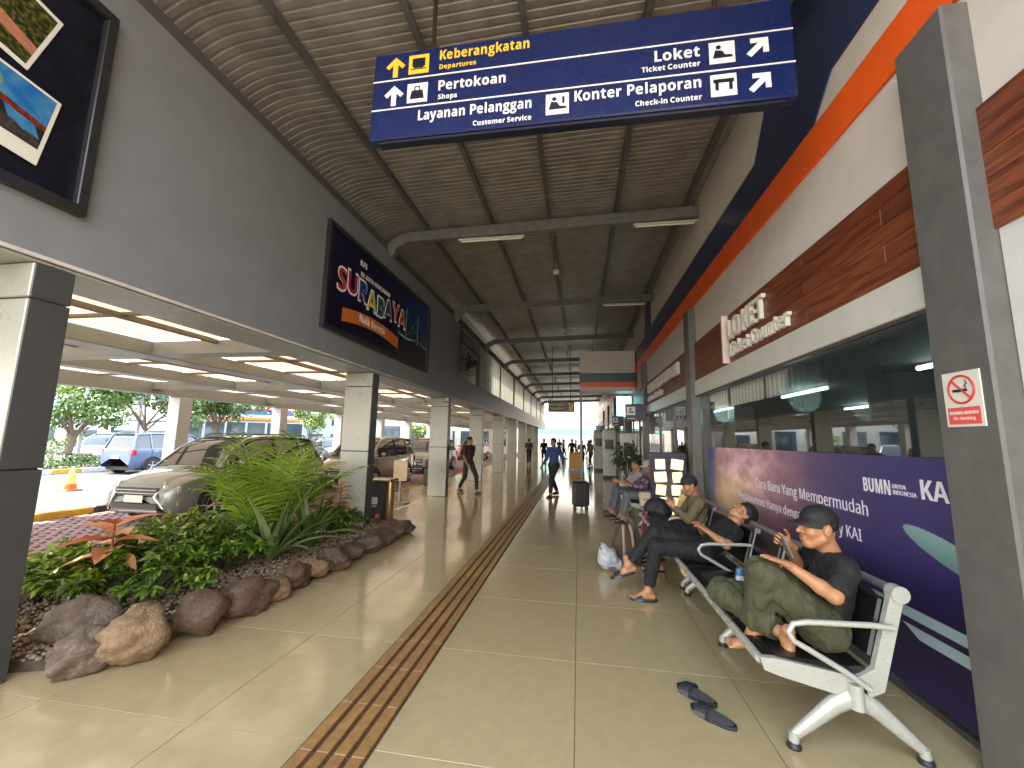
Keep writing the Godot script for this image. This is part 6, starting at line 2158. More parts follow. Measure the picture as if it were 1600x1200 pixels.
	if o.has("face"):
		for sg in [1.0, -1.0]:
			ch.tube([Vector3(sg * 0.52, 0.8, zf - 0.1), Vector3(sg * 0.46, 0.55, zf + 0.03), Vector3(sg * 0.6, 0.33, zf - 0.03)], [0.03, 0.035, 0.03], 8)
			ch.bev(Vector3(sg * 0.71, 0.42, zf - 0.14), Vector3(0.2, 0.12, 0.1), 0.03, Basis(Vector3.UP, sg * 0.5))
	put(ch, "chrome_trim", chrome, t)
	for e in [[zf + 0.045, 0.5, 1.0], [-zf - 0.012, 0.72, -1.0]]:
		var np := MB.new()
		np.bev(Vector3(0, e[1], e[0]), Vector3(0.42, 0.13, 0.012), 0.003)
		put(np, "number_plate", mat("plate_pale", Color(0.62, 0.6, 0.5), 0.4, 0, 0), t)
	var ubd := MB.new()
	ubd.box(Vector3(0, 0.24, 0), Vector3(Wd * 0.86, 0.14, L - 0.5))
	put(ubd, "underbody", dark, t)
	if o.has("rails"):
		for sg in [1.0, -1.0]:
			var ra := MB.new()
			ra.tube([Vector3(sg * hw * 0.68, Ht - 0.01, rf - 0.1), Vector3(sg * hw * 0.68, Ht + 0.05, rf - 0.25), Vector3(sg * hw * 0.68, Ht + 0.05, rr + 0.3), Vector3(sg * hw * 0.68, Ht - 0.01, rr + 0.12)], 0.018, 8)
			put(ra, "roof_rail", mat("rail_grey", Color.WHITE), t)
	return t

# skin over a list of rings of points, closed at both ends; smooth normals
func _loft(mb: MB, rs: Array, caps := true) -> void:
	var n: int = rs[0].size()
	var nr := []
	for i in rs.size():
		var row := []
		for k in n:
			var du: Vector3 = rs[i][mini(k + 1, n - 1)] - rs[i][maxi(k - 1, 0)]
			var dv: Vector3 = rs[mini(i + 1, rs.size() - 1)][k] - rs[maxi(i - 1, 0)][k]
			var nn := du.cross(dv).normalized()
			row.append(-nn)
		nr.append(row)
	# which way is out: compare with the middle
	var c := Vector3.ZERO
	for p in rs[rs.size() / 2]: c += p / n
	var flip := 1.0 if nr[rs.size() / 2][n / 2].dot(rs[rs.size() / 2][n / 2] - c) > 0 else -1.0
	for i in rs.size() - 1:
		for k in n - 1:
			var a: Vector3 = rs[i][k]; var b: Vector3 = rs[i][k + 1]; var d: Vector3 = rs[i + 1][k + 1]; var e: Vector3 = rs[i + 1][k]
			var gn := (d - a).cross(e - b)
			if gn.dot(nr[i][k] * flip) > 0: mb.quadn(a, b, d, e, nr[i][k] * flip, nr[i][k + 1] * flip, nr[i + 1][k + 1] * flip, nr[i + 1][k] * flip)
			else: mb.quadn(a, e, d, b, nr[i][k] * flip, nr[i + 1][k] * flip, nr[i + 1][k + 1] * flip, nr[i][k + 1] * flip)
	if not caps: return
	for j in [0, rs.size() - 1]:
		var cc := Vector3.ZERO
		for p in rs[j]: cc += p / n
		var out: Vector3 = (rs[j][0] - rs[1 if j == 0 else j - 1][0])
		for k in n - 1:
			var a: Vector3 = rs[j][k]
			var b: Vector3 = rs[j][k + 1]
			if (a - cc).cross(b - cc).dot(out) > 0: mb.tri(cc, a, b)
			else: mb.tri(cc, b, a)

func car_paint(key: String, c: Color) -> StandardMaterial3D:
	if mats.has(key): return mats[key]
	var m := mat(key, c, 0.35, 0.35, 0.0)
	m.clearcoat_enabled = true
	m.clearcoat = 0.8
	m.clearcoat_roughness = 0.05
	return m

func vehicles() -> void:
	var Y := -0.12
	car("parked_car", "silver green crossover car with chrome front, parked under the canopy behind the planter", Vector3(-8.3, Y, -8.9), 0.0, car_paint("paint_silver_green", Color(0.19, 0.215, 0.2)), {"face": 1, "rails": 1})
	car("parked_car", "silver beige people carrier behind the silver green crossover, half hidden by the second column", Vector3(-7.6, Y, -14.15), 0.0, car_paint("paint_beige", Color(0.26, 0.22, 0.195)), {"h": 1.72, "van": 1.0, "len": 4.4, "hood": 0.9})
	car("parked_car", "blue grey minivan seen from behind, parked on the asphalt beside the planted island", Vector3(-19.4, -0.15, -16.7), PI, car_paint("paint_blue", Color(0.12, 0.17, 0.29)), {"h": 1.75, "van": 1.0, "rails": 1})
	car("parked_car", "white car parked on the far asphalt to the left of the blue grey minivan", Vector3(-26.5, -0.15, -19.5), 0.4, car_paint("paint_white", Color(0.66, 0.66, 0.66)))
	car("parked_car", "pale blue car parked far off in front of the striped shop", Vector3(-21.5, -0.15, -26.5), 1.2, car_paint("paint_pale_blue", Color(0.3, 0.42, 0.52)))
	car("parked_car", "dark car parked far off in front of the pale blue hall", Vector3(-18.0, -0.15, -27.0), 1.0, car_paint("paint_dark", Color(0.04, 0.04, 0.045)))
	car("parked_car", "white minivan parked far off near the cream house", Vector3(-16.2, -0.15, -30.5), 0.6, car_paint("paint_white", Color.WHITE), {"h": 1.8, "van": 1.0})
	car("parked_car", "red car standing far down the drop off lane", Vector3(-8.6, Y, -33.0), 0.0, car_paint("paint_red", Color(0.42, 0.03, 0.04)))
	car("parked_car", "grey car in the drop off lane behind the silver beige people carrier", Vector3(-7.9, Y, -21.0), 0.0, car_paint("paint_grey", Color(0.2, 0.2, 0.21)))

# ---------------------------------------------------------------- people
# joints j: head, neck, chest, pelvis and pairs sh, el, wr, hip, kn, an, toe with the suffix l or r; points are relative to the person's base
func skin_mat(key: String, c: Color) -> StandardMaterial3D:
	if mats.has(key): return mats[key]
	var m := mat(key, c, 0.5, 0, 0.12, 0.15)
	m.subsurf_scatter_enabled = true
	m.subsurf_scatter_strength = 0.08
	return m

func bounds(pts: Array, pad: float) -> Array:
	var a: Vector3 = pts[0]
	var b: Vector3 = pts[0]
	for p in pts:
		a = a.min(p); b = b.max(p)
	return [a - Vector3.ONE * pad, b + Vector3.ONE * pad]

func head_into(mb: MB, c: Vector3, hb: Basis, neck: Vector3, cell: float, s := 1.0) -> void:
	var bb := bounds([c + Vector3.ONE * 0.13 * s, c - Vector3.ONE * 0.13 * s, neck], 0.04)
	var f := Field.new(bb[0], bb[1], cell)
	var P := func(x: float, y: float, z: float) -> Vector3: return c + hb * (Vector3(x, y, z) * s)
	f.ell(P.call(0, 0.03, -0.012), Vector3(0.074, 0.092, 0.094) * s, hb, 0.02)
	f.ell(P.call(0, -0.04, 0.026), Vector3(0.058, 0.078, 0.062) * s, hb, 0.03)
	f.ell(P.call(0, -0.095, 0.06), Vector3(0.026, 0.02, 0.022) * s, hb, 0.025)
	f.cap(P.call(-0.052, -0.055, 0.0), P.call(-0.02, -0.095, 0.055), 0.018 * s, 0.016 * s, 0.025)
	f.cap(P.call(0.052, -0.055, 0.0), P.call(0.02, -0.095, 0.055), 0.018 * s, 0.016 * s, 0.025)
	f.cap(P.call(-0.034, 0.024, 0.072), P.call(0.034, 0.024, 0.072), 0.013 * s, 0.013 * s, 0.015)
	f.cap(P.call(0, 0.012, 0.083), P.call(0, -0.026, 0.106), 0.008 * s, 0.012 * s, 0.012)
	f.ell(P.call(-0.014, -0.03, 0.092), Vector3(0.01, 0.008, 0.01) * s, hb, 0.008)
	f.ell(P.call(0.014, -0.03, 0.092), Vector3(0.01, 0.008, 0.01) * s, hb, 0.008)
	f.cap(P.call(-0.018, -0.057, 0.083), P.call(0.018, -0.057, 0.083), 0.0075 * s, 0.0075 * s, 0.008)
	f.cap(P.call(-0.014, -0.071, 0.082), P.call(0.014, -0.071, 0.082), 0.0085 * s, 0.0085 * s, 0.008)
	for sd in [-1.0, 1.0]:
		f.ell(P.call(sd * 0.038, -0.025, 0.058), Vector3(0.026, 0.026, 0.026) * s, hb, 0.025)
		f.ell(P.call(sd * 0.077, -0.008, -0.008), Vector3(0.011, 0.032, 0.02) * s, hb * Basis(Vector3.RIGHT, -0.25), 0.008)
	f.cap(P.call(0, -0.06, -0.025), neck, 0.052 * s, 0.056 * s, 0.03)
	f.into(mb)

# hand from the wrist w along d, palm facing n; curl in radians per joint; th: +1 / -1 which side the thumb is on
func hand_into(mb: MB, w: Vector3, d: Vector3, n: Vector3, curl: float, th: float, cell: float, s := 1.0) -> void:
	d = d.normalized()
	n = (n - d * n.dot(d)).normalized()
	var side := d.cross(n) * th
	var f := Field.new(w - Vector3.ONE * 0.21 * s, w + Vector3.ONE * 0.21 * s, cell)
	for i in 4:
		var o := (i - 1.5) * 0.0185 * s
		var a := w + side * o * -0.6
		var b := w + d * (0.088 - absf(i - 1.2) * 0.004) * s - side * o
		f.cap(a + d * 0.012, b, 0.0135 * s, 0.0115 * s, 0.012)
		var ln: float = [0.074, 0.082, 0.076, 0.06][i] * s
		var dir := d
		var p := b
		var sp := (i - 1.5) * -0.05
		dir = (dir + side * sp).normalized()
		for k in 3:
			dir = dir.rotated(d.cross(n).normalized(), curl * (0.7 + 0.3 * k)).normalized()
			var l: float = ln * [0.45, 0.3, 0.25][k]
			f.cap(p, p + dir * l, (0.0095 - k * 0.0008) * s, (0.0088 - k * 0.001) * s, 0.003)
			p += dir * l
	var t0 := w + d * 0.02 * s + side * 0.024 * s
	var t1 := t0 + (d * 0.6 + side * 0.75 + n * 0.25).normalized() * 0.042 * s
	var t2 := t1 + (d * 0.85 + side * 0.4 + n * 0.3).normalized() * 0.034 * s
	var t3 := t2 + (d * 0.95 + side * 0.1 + n * 0.35).normalized() * 0.026 * s
	f.cap(t0, t1, 0.016 * s, 0.0115 * s, 0.012)
	f.cap(t1, t2, 0.0105 * s, 0.0095 * s, 0.004)
	f.cap(t2, t3, 0.0095 * s, 0.008 * s, 0.003)
	f.cap(w - d * 0.05 * s, w + d * 0.02 * s, 0.024 * s, 0.025 * s, 0.02, n, 1.35)
	f.into(mb)

func foot_into(mb: MB, an: Vector3, toe: Vector3, up: Vector3, cell: float, bare: bool) -> void:
	var d := (toe - an); 
	d = (d - up * d.dot(up)).normalized()
	var heel := an - d * 0.045 - up * 0.055
	var ball := an + d * 0.125 - up * 0.065
	var side := d.cross(up)
	var bb := bounds([an, heel, ball + d * 0.1, an + up * 0.08], 0.08)
	var f := Field.new(bb[0], bb[1], cell)
	f.cap(an + up * 0.07, an, 0.034, 0.036, 0.02)
	f.cap(an, heel, 0.036, 0.03, 0.02)
	f.cap(an - up * 0.01, ball, 0.034, 0.02, 0.03)
	f.cap(heel, ball + side * 0.02, 0.028, 0.02, 0.02)
	f.cap(heel, ball - side * 0.02, 0.028, 0.02, 0.02)
	if bare:
		for i in 5:
			var o := side * (0.034 - i * 0.017)
			var l := 0.052 - absf(i - 0.5) * 0.006
			f.cap(ball + o * 0.9, ball + o + d * l - up * 0.004, 0.012, 0.0115 if i == 0 else 0.0085, 0.005)
	else:
		f.cap(ball, ball + d * 0.06, 0.034, 0.026, 0.02, up, 1.5)
	f.into(mb)

func person(label: String, at: Vector3, j: Dictionary, o: Dictionary, group := "") -> Node3D:
	var t := thing("person", label, "person", at, o.get("turn", 0.0), group)
	var cell: float = o.get("cell", 0.013)
	var fine: float = o.get("fine", 0.0048)
	var skin := skin_mat(o.get("skin", "skin_tan"), o.get("skinc", Color(0.42, 0.2, 0.095)))
	var k: float = o.get("build", 1.0)
	var fw: Vector3 = o.get("fwd", Vector3(0, 0, 1))      # where the chest faces
	var all := []
	for q in j.values(): all.append(q)
	var bb := bounds(all, 0.2)
	# body
	var mb := MB.new()
	var f := Field.new(bb[0], bb[1], cell)
	f.cap(j.pelvis, j.chest, 0.115 * k, 0.13 * k, 0.05, fw, 1.35)
	f.cap(j.shl, j.shr, 0.05 * k, 0.05 * k, 0.05)
	f.cap(j.chest, j.neck, 0.07 * k, 0.05, 0.05)
	for s in ["l", "r"]:
		f.cap(j["hip" + s], j["kn" + s], 0.078 * k, 0.052 * k, 0.03)
		f.cap(j["kn" + s], j["kn" + s].lerp(j["an" + s], 0.3), 0.05 * k, 0.053 * k, 0.02)
		f.cap(j["kn" + s].lerp(j["an" + s], 0.3), j["an" + s], 0.053 * k, 0.033, 0.02)
		f.cap(j["sh" + s], j["el" + s], 0.046 * k, 0.038 * k, 0.03)
		var mid: Vector3 = j["el" + s].lerp(j["wr" + s], 0.3)
		f.cap(j["el" + s], mid, 0.037 * k, 0.04 * k, 0.02)
		f.cap(mid, j["wr" + s], 0.04 * k, 0.025, 0.02)
	f.into(mb)
	head_into(mb, j.head, o.hb, j.neck, fine, o.get("hs", 1.0))
	for s in ["l", "r"]:
		var d: Vector3 = o.get("hd" + s, j["wr" + s] - j["el" + s])
		hand_into(mb, j["wr" + s], d, o.get("hn" + s, Vector3.DOWN), o.get("curl" + s, 0.35), -1.0 if s == "l" else 1.0, o.get("hfine", fine * 0.85), 0.95)
		foot_into(mb, j["an" + s], j["toe" + s], o.get("fu" + s, Vector3.UP), fine * 1.2, o.get("bare", false))
	put(mb, "body", skin, t)
	var no := FastNoiseLite.new()
	no.seed = label.hash() % 997
	no.frequency = 7.0
	no.fractal_octaves = 2
	no.fractal_type = FastNoiseLite.FRACTAL_RIDGED
	# shirt
	var sf := Field.new(bb[0], bb[1], cell)
	var low: Vector3 = j.pelvis + (j.pelvis - j.chest).normalized() * o.get("hem", 0.06)
	sf.cap(j.chest, low, 0.15 * k, 0.14 * k, 0.05, fw, 1.3, true)
	sf.cap(j.shl, j.shr, 0.066 * k, 0.066 * k, 0.06)
	sf.cap(j.chest, j.neck.lerp(j.chest, 0.25), 0.1 * k, 0.075 * k, 0.05)
	for s in ["l", "r"]:
		var sl: float = o.get("sleeve", 0.6)
		if sl <= 1.0:
			sf.cap(j["sh" + s], j["sh" + s].lerp(j["el" + s], sl), 0.066 * k, 0.068 * k, 0.03, Vector3.ZERO, 1.0, true)
		else:
			sf.cap(j["sh" + s], j["el" + s], 0.066 * k, 0.054 * k, 0.03)
			sf.cap(j["el" + s], j["el" + s].lerp(j["wr" + s], sl - 1.0), 0.054 * k, 0.041 * k, 0.02, Vector3.ZERO, 1.0, true)
	sf.rough(no, o.get("crease", 0.009), 0.5)
	var sm := MB.new()
	sf.into(sm)
	var shirt := put(sm, o.get("top_name", "shirt"), o.shirt, t)
	# trousers
	var tf := Field.new(bb[0], bb[1], cell)
	var lo2: float = o.get("loose", 1.0)
	tf.cap(j.pelvis + (j.chest - j.pelvis) * 0.3, j.pelvis, 0.128 * k, 0.135 * k, 0.04, fw, 1.3)
	tf.cap(j.hipl, j.hipr, 0.1 * k, 0.1 * k, 0.05)
	for s in ["l", "r"]:
		var ce: Vector3 = j["kn" + s].lerp(j["an" + s], o.get("cuff", 0.93))
		tf.cap(j["hip" + s], j["kn" + s], 0.1 * k * lo2, 0.073 * k * lo2, 0.04)
		tf.cap(j["kn" + s], ce, 0.073 * k * lo2, 0.058 * k * lo2, 0.03, Vector3.ZERO, 1.0, true)
	no.frequency = 9.0
	tf.rough(no, o.get("crease", 0.008) * 1.1, 0.4)
	var tm := MB.new()
	tf.into(tm)
	put(tm, "trousers", o.trousers, t)
	# eyes, brows, mouth
	var hb: Basis = o.hb
	var c: Vector3 = j.head
	var ey := MB.new()
	var br := MB.new()
	for sd in [-1.0, 1.0]:
		ey.ell(c + hb * Vector3(sd * 0.032, 0.006, 0.079), Vector3(0.012, 0.005, 0.006), hb, 10)
		br.tube([c + hb * Vector3(sd * 0.016, 0.026, 0.087), c + hb * Vector3(sd * 0.034, 0.031, 0.082), c + hb * Vector3(sd * 0.05, 0.024, 0.07)], [0.004, 0.0045, 0.002], 6)
	put(ey, "eyes", mat("eye_dark", Color(0.015, 0.01, 0.008), 0.2, 0, 0), t)
	put(br, "brows", mat("hair_black", Color(0.012, 0.01, 0.009), 0.6, 0, 0), t)
	var mo := MB.new()
	mo.tube([c + hb * Vector3(-0.02, -0.064, 0.086), c + hb * Vector3(0, -0.0635, 0.0935), c + hb * Vector3(0.02, -0.064, 0.086)], 0.0028, 6)
	put(mo, "lips", mat("lip", Color(0.2, 0.07, 0.05), 0.5, 0, 0), t)
	# hair
	var hf := Field.new(c - Vector3.ONE * 0.16, c + Vector3.ONE * 0.16, fine * 1.2)
	hf.ell(c + hb * Vector3(0, 0.035, -0.016), Vector3(0.083, 0.1, 0.102), hb, 0.01)
	no.frequency = 40.0
	no.fractal_type = FastNoiseLite.FRACTAL_FBM
	hf.rough(no, 0.006)
	hf.cut(c + hb * Vector3(0, 0.045, 0.06), (hb * Vector3(0, -0.75, 0.66)).normalized())
	var hm := MB.new()
	hf.into(hm)
	put(hm, "hair", mat("hair_black", Color.BLACK) if not o.has("haircol") else mat("hair_grey", o.haircol, 0.7), t)
	if o.has("cap"):
		var cp := MB.new()
		var cc := c + hb * Vector3(0, 0.048, -0.01)
		cp.ell(cc, Vector3(0.089, 0.09, 0.108), hb, 22, 0.0, 1.0)
		cp.lathe([Vector2(0.09, -0.012), Vector2(0.0905, 0.004)], 22, Transform3D(hb * Basis.from_scale(Vector3(0.99, 1, 1.2)), cc))
		var cap := put(cp, "cap", o.cap, t)
		if o.get("brim", 1.0) > 0.0:
			var bm := MB.new()
			var bl: float = 0.085 * o.get("brim", 1.0)
			var rows := []
			for r in 4:
				var row := []
				for i in 13:
					var a := PI * (0.08 + 0.84 * i / 12.0)
					var e := r / 3.0
					row.append(cc + hb * Vector3(cos(a) * (0.085 + 0.004 * e), -0.006 - 0.028 * absf(cos(a)) * e - 0.016 * e, sin(a) * (0.104 + bl * e * sin(a) * 0.98)))
				rows.append(row)
			for r in 3:
				for i in 12:
					var p0: Vector3 = rows[r][i]; var p1: Vector3 = rows[r][i + 1]; var p2: Vector3 = rows[r + 1][i + 1]; var p3: Vector3 = rows[r + 1][i]
					var u := hb.y * 0.004
					bm.quad(p0 + u, p3 + u, p2 + u, p1 + u)
					bm.quad(p1, p2, p3, p0)
					if r == 2: bm.quad(p3 + u, p3, p2, p2 + u)
			put(bm, "brim", o.cap, cap)
			var bt := MB.new()
			bt.ell(cc + hb * Vector3(0, 0.092, -0.008), Vector3(0.009, 0.005, 0.009), hb, 8)
			put(bt, "button", o.cap, cap)
	if o.has("shoe"):
		for s in ["l", "r"]:
			var d: Vector3 = j["toe" + s] - j["an" + s]
			var up: Vector3 = o.get("fu" + s, Vector3.UP)
			d = (d - up * d.dot(up)).normalized()
			var sh := MB.new()
			var b := Basis(up.cross(d).normalized(), up, d)
			sh.bev(j["an" + s] + d * 0.06 - up * 0.09, Vector3(0.1, 0.03, 0.27), 0.012, b)
			sh.ell(j["an" + s] + d * 0.07 - up * 0.065, Vector3(0.047, 0.045, 0.13), b, 14)
			put(sh, "shoe", o.shoe, t)
	return t

func face_basis(fw: Vector3, up := Vector3.UP) -> Basis:
	var z := fw.normalized()
	var x := up.cross(z).normalized()
	return Basis(x, z.cross(x).normalized(), z)

func shift(j: Dictionary, by: Vector3) -> Dictionary:
	var r := {}
	for k in j: r[k] = j[k] - by
	return r

# a walking figure 1.66 m tall facing +z; st: length of the stride, sw: how far the arms swing
func walk(st: float, sw: float) -> Dictionary:
	return {"head": Vector3(0, 1.545, 0.03), "neck": Vector3(0, 1.40, -0.01), "chest": Vector3(0, 1.2, 0), "pelvis": Vector3(0, 0.92, 0),
		"shl": Vector3(0.175, 1.345, -0.01), "shr": Vector3(-0.175, 1.345, -0.01), "ell": Vector3(0.235, 1.08, -0.05 - sw * 0.5), "elr": Vector3(-0.235, 1.08, -0.05 + sw * 0.5),
		"wrl": Vector3(0.255, 0.86, 0.0 - sw * 0.7), "wrr": Vector3(-0.255, 0.86, 0.06 + sw), "hipl": Vector3(0.085, 0.88, 0), "hipr": Vector3(-0.085, 0.88, 0),
		"knl": Vector3(0.09, 0.49, 0.06 + st * 0.42), "knr": Vector3(-0.09, 0.485, 0.05 - st * 0.2), "anl": Vector3(0.085, 0.09, st * 0.62), "anr": Vector3(-0.085, 0.12, -st * 0.62),
		"toel": Vector3(0.1, 0.05, st * 0.62 + 0.2), "toer": Vector3(-0.1, 0.02, -st * 0.62 + 0.19)}

func people() -> void:
	var blk := cloth("tee_black", Color(0.006, 0.006, 0.0065))
	var olive := cloth("trousers_olive", Color(0.06, 0.06, 0.024))
	var black_t := cloth("trousers_black", Color(0.0075, 0.0075, 0.009))
	var capm := cloth("cap_black", Color(0.007, 0.006, 0.0065), 0.8)
	# man with raised knees on the first seat
	var b1 := Vector3(1.3, 0, -2.93)
	var hb1 := face_basis(Vector3(-1, 0.03, 0.06))
	var p1 := person("barefoot man in black cap and tee sitting with raised knees on the nearest bench", b1, shift({
		"head": Vector3(1.485, 1.105, -2.92), "neck": Vector3(1.545, 0.955, -2.93), "chest": Vector3(1.545, 0.78, -2.93), "pelvis": Vector3(1.47, 0.545, -2.93),
		"shl": Vector3(1.535, 0.905, -2.755), "shr": Vector3(1.545, 0.905, -3.105), "ell": Vector3(1.415, 0.775, -2.665), "elr": Vector3(1.5, 0.76, -3.2),
		"wrl": Vector3(1.215, 0.915, -2.715), "wrr": Vector3(1.365, 0.965, -3.04), "hipl": Vector3(1.43, 0.54, -2.84), "hipr": Vector3(1.43, 0.54, -3.02),
		"knl": Vector3(1.1, 0.845, -2.8), "knr": Vector3(0.985, 0.60, -3.16), "anl": Vector3(1.08, 0.445, -2.93), "anr": Vector3(1.2, 0.5, -2.77),
		"toel": Vector3(0.92, 0.34, -2.99), "toer": Vector3(1.17, 0.42, -2.6)}, b1),
		{"fwd": Vector3(-1, 0.2, 0).normalized(), "hb": hb1, "shirt": blk, "trousers": olive, "cap": capm, "bare": true, "sleeve": 0.88, "loose": 1.32, "cuff": 0.86, "cell": 0.0115, "fine": 0.0042,
		"hnl": Vector3(-0.25, -1, 0.0), "curll": 0.12, "hdl": Vector3(-1.0, 0.42, 0.1), "hnr": Vector3(-0.3, 0.1, 0.9), "hdr": Vector3(-0.8, 0.45, 0.2), "curlr": 0.7, "hs": 1.1, "crease": 0.014, "ful": Vector3(-0.25, 0.95, 0.1).normalized(), "fur": Vector3(-0.15, 0.75, 0.6).normalized(), "top_name": "tee"})
	var ph := MB.new()
	ph.bev(Vector3(1.315, 0.965, -2.965) - b1, Vector3(0.012, 0.14, 0.07), 0.004, Basis(Vector3(0, 0, 1), 0.35))
	tag(put(ph, "phone", mat("phone_grey", Color(0.2, 0.19, 0.18), 0.3), self, b1), "grey brown phone held up in the right hand of the man with raised knees", "phone")
	# man asleep, leaning back, legs stretched and crossed
	var b2 := Vector3(1.2, 0, -4.6)
	var hb2 := face_basis(Vector3(-0.45, 0.88, 0.1), Vector3(0.9, 0.45, 0.05))
	person("man in black asleep on the nearest bench with head tipped back and legs crossed", b2, shift({
		"head": Vector3(1.66, 0.905, -4.6), "neck": Vector3(1.56, 0.8, -4.6), "chest": Vector3(1.46, 0.68, -4.6), "pelvis": Vector3(1.28, 0.535, -4.6),
		"shl": Vector3(1.52, 0.75, -4.43), "shr": Vector3(1.52, 0.75, -4.77), "ell": Vector3(1.4, 0.645, -4.33), "elr": Vector3(1.36, 0.62, -4.85),
		"wrl": Vector3(1.27, 0.74, -4.45), "wrr": Vector3(1.24, 0.76, -4.67), "hipl": Vector3(1.24, 0.535, -4.51), "hipr": Vector3(1.24, 0.535, -4.69),
		"knl": Vector3(0.79, 0.545, -4.55), "knr": Vector3(0.8, 0.665, -4.69), "anl": Vector3(0.7, 0.1, -4.58), "anr": Vector3(0.52, 0.3, -4.72),
		"toel": Vector3(0.5, 0.05, -4.56), "toer": Vector3(0.32, 0.2, -4.7)}, b2),
		{"fwd": Vector3(-0.6, 0.8, 0).normalized(), "hb": hb2, "shirt": blk, "trousers": black_t, "cap": capm, "brim": 0.0, "sleeve": 0.75, "loose": 1.08, "cuff": 0.88, "cell": 0.012, "fine": 0.005,
		"hnl": Vector3(-0.1, -1, -0.2), "hdl": Vector3(-0.5, 0.4, -0.5), "curll": 0.4, "hnr": Vector3(0, -1, 0.2), "hdr": Vector3(-0.3, 0.35, 0.6), "curlr": 0.4, "fur": Vector3(-0.3, 0.95, 0).normalized(), "top_name": "tee", "bare": true})
	for e in [[Vector3(0.655, 0.0, -4.57), PI2, 0.0, "worn brown sandal on the floor, on the sleeping man's standing foot", 0], [Vector3(0.465, 0.185, -4.71), PI2, -0.3, "dark green sandal hanging from the sleeping man's raised foot", 1]]:
		var s := slipper(e[3], e[0], 0.0, "")
		s.transform = Transform3D(Basis(Vector3(0, 0, 1), -e[2]) * Basis(Vector3.UP, PI2), e[0])
	# man in an olive jacket, looking down at a phone
	var b3 := Vector3(1.3, 0, -5.75)
	var jk := cloth("jacket_olive", Color(0.15, 0.12, 0.055))
	person("man in olive jacket and black hat bent over a phone on the second bench", b3, shift({
		"head": Vector3(1.43, 1.065, -5.72), "neck": Vector3(1.5, 0.92, -5.75), "chest": Vector3(1.53, 0.76, -5.75), "pelvis": Vector3(1.5, 0.53, -5.75),
		"shl": Vector3(1.51, 0.86, -5.58), "shr": Vector3(1.51, 0.86, -5.92), "ell": Vector3(1.36, 0.65, -5.53), "elr": Vector3(1.36, 0.65, -5.97),
		"wrl": Vector3(1.22, 0.78, -5.68), "wrr": Vector3(1.22, 0.78, -5.82), "hipl": Vector3(1.45, 0.52, -5.66), "hipr": Vector3(1.45, 0.52, -5.84),
		"knl": Vector3(1.03, 0.55, -5.6), "knr": Vector3(1.03, 0.55, -5.9), "anl": Vector3(0.98, 0.1, -5.58), "anr": Vector3(0.98, 0.1, -5.93),
		"toel": Vector3(0.78, 0.05, -5.57), "toer": Vector3(0.78, 0.05, -5.95)}, b3),
		{"fwd": Vector3(-1, -0.1, 0).normalized(), "hb": face_basis(Vector3(-1, -0.42, 0.12)), "shirt": jk, "trousers": black_t, "cap": cloth("hat_black", Color(0.016, 0.018, 0.022)), "brim": 0.0, "sleeve": 1.92, "cell": 0.013, "fine": 0.0055, "top_name": "jacket", "build": 1.05,
		"hnl": Vector3(0.3, 0.2, -1), "hnr": Vector3(0.3, 0.2, 1), "hdl": Vector3(-0.6, 0.7, -0.2), "hdr": Vector3(-0.6, 0.7, 0.2), "curll": 0.6, "curlr": 0.6, "shoe": mat("shoe_black", Color(0.015, 0.015, 0.016), 0.4)})
	var ph3 := MB.new()
	ph3.bev(Vector3(-0.13, 0.86, 0), Vector3(0.012, 0.15, 0.08), 0.004, Basis(Vector3(0, 0, 1), 0.5))
	tag(put(ph3, "phone", mat("phone_pale", Color(0.45, 0.42, 0.38), 0.3), self, b3), "pale phone held by the man in the olive jacket", "phone")
	# couple farther down: plaid shirt with a pale cap, and a neighbour in pale pink
	var im := Image.create(64, 64, false, Image.FORMAT_RGB8)
	for y in 64:
		for x in 64:
			var c := Color(0.5, 0.4, 0.46)
			if x % 32 < 12: c = c * Color(0.5, 0.42, 0.5)
			if y % 32 < 12: c = c * Color(0.52, 0.42, 0.5)
			if x % 32 == 20 or y % 32 == 20: c = Color(0.75, 0.7, 0.72)
			im.set_pixel(x, y, c)
	var plaid := image_mat("plaid", im, 0.9)
	plaid.uv1_triplanar = true
	plaid.uv1_scale = Vector3.ONE * 5.0
	var grey_t := cloth("trousers_grey", Color(0.16, 0.17, 0.19))
	var b4 := Vector3(1.25, 0, -8.75)
	var seat := {
		"head": Vector3(1.4, 1.115, 0.0), "neck": Vector3(1.46, 0.97, 0), "chest": Vector3(1.5, 0.79, 0), "pelvis": Vector3(1.47, 0.53, 0),
		"shl": Vector3(1.47, 0.905, 0.17), "shr": Vector3(1.47, 0.905, -0.17), "ell": Vector3(1.24, 0.72, 0.23), "elr": Vector3(1.24, 0.72, -0.23),
		"wrl": Vector3(1.0, 0.74, 0.12), "wrr": Vector3(1.0, 0.74, -0.12), "hipl": Vector3(1.43, 0.52, 0.09), "hipr": Vector3(1.43, 0.52, -0.09),
		"knl": Vector3(0.98, 0.54, 0.13), "knr": Vector3(0.98, 0.54, -0.13), "anl": Vector3(0.88, 0.1, 0.13), "anr": Vector3(0.85, 0.1, -0.13),
		"toel": Vector3(0.68, 0.05, 0.14), "toer": Vector3(0.65, 0.05, -0.14)}
	var base := {"fwd": Vector3(-1, 0, 0), "hb": face_basis(Vector3(-1, -0.2, 0.15)), "sleeve": 1.75, "cell": 0.016, "fine": 0.007, "hfine": 0.0062, "shoe": mat("shoe_black", Color.BLACK),
		"hnl": Vector3(0, 0.2, -1), "hnr": Vector3(0, 0.2, 1), "curll": 0.5, "curlr": 0.5}
	var o4 := base.duplicate()
	o4.merge({"shirt": plaid, "trousers": grey_t, "cap": cloth("cap_cream", Color(0.5, 0.46, 0.34))})
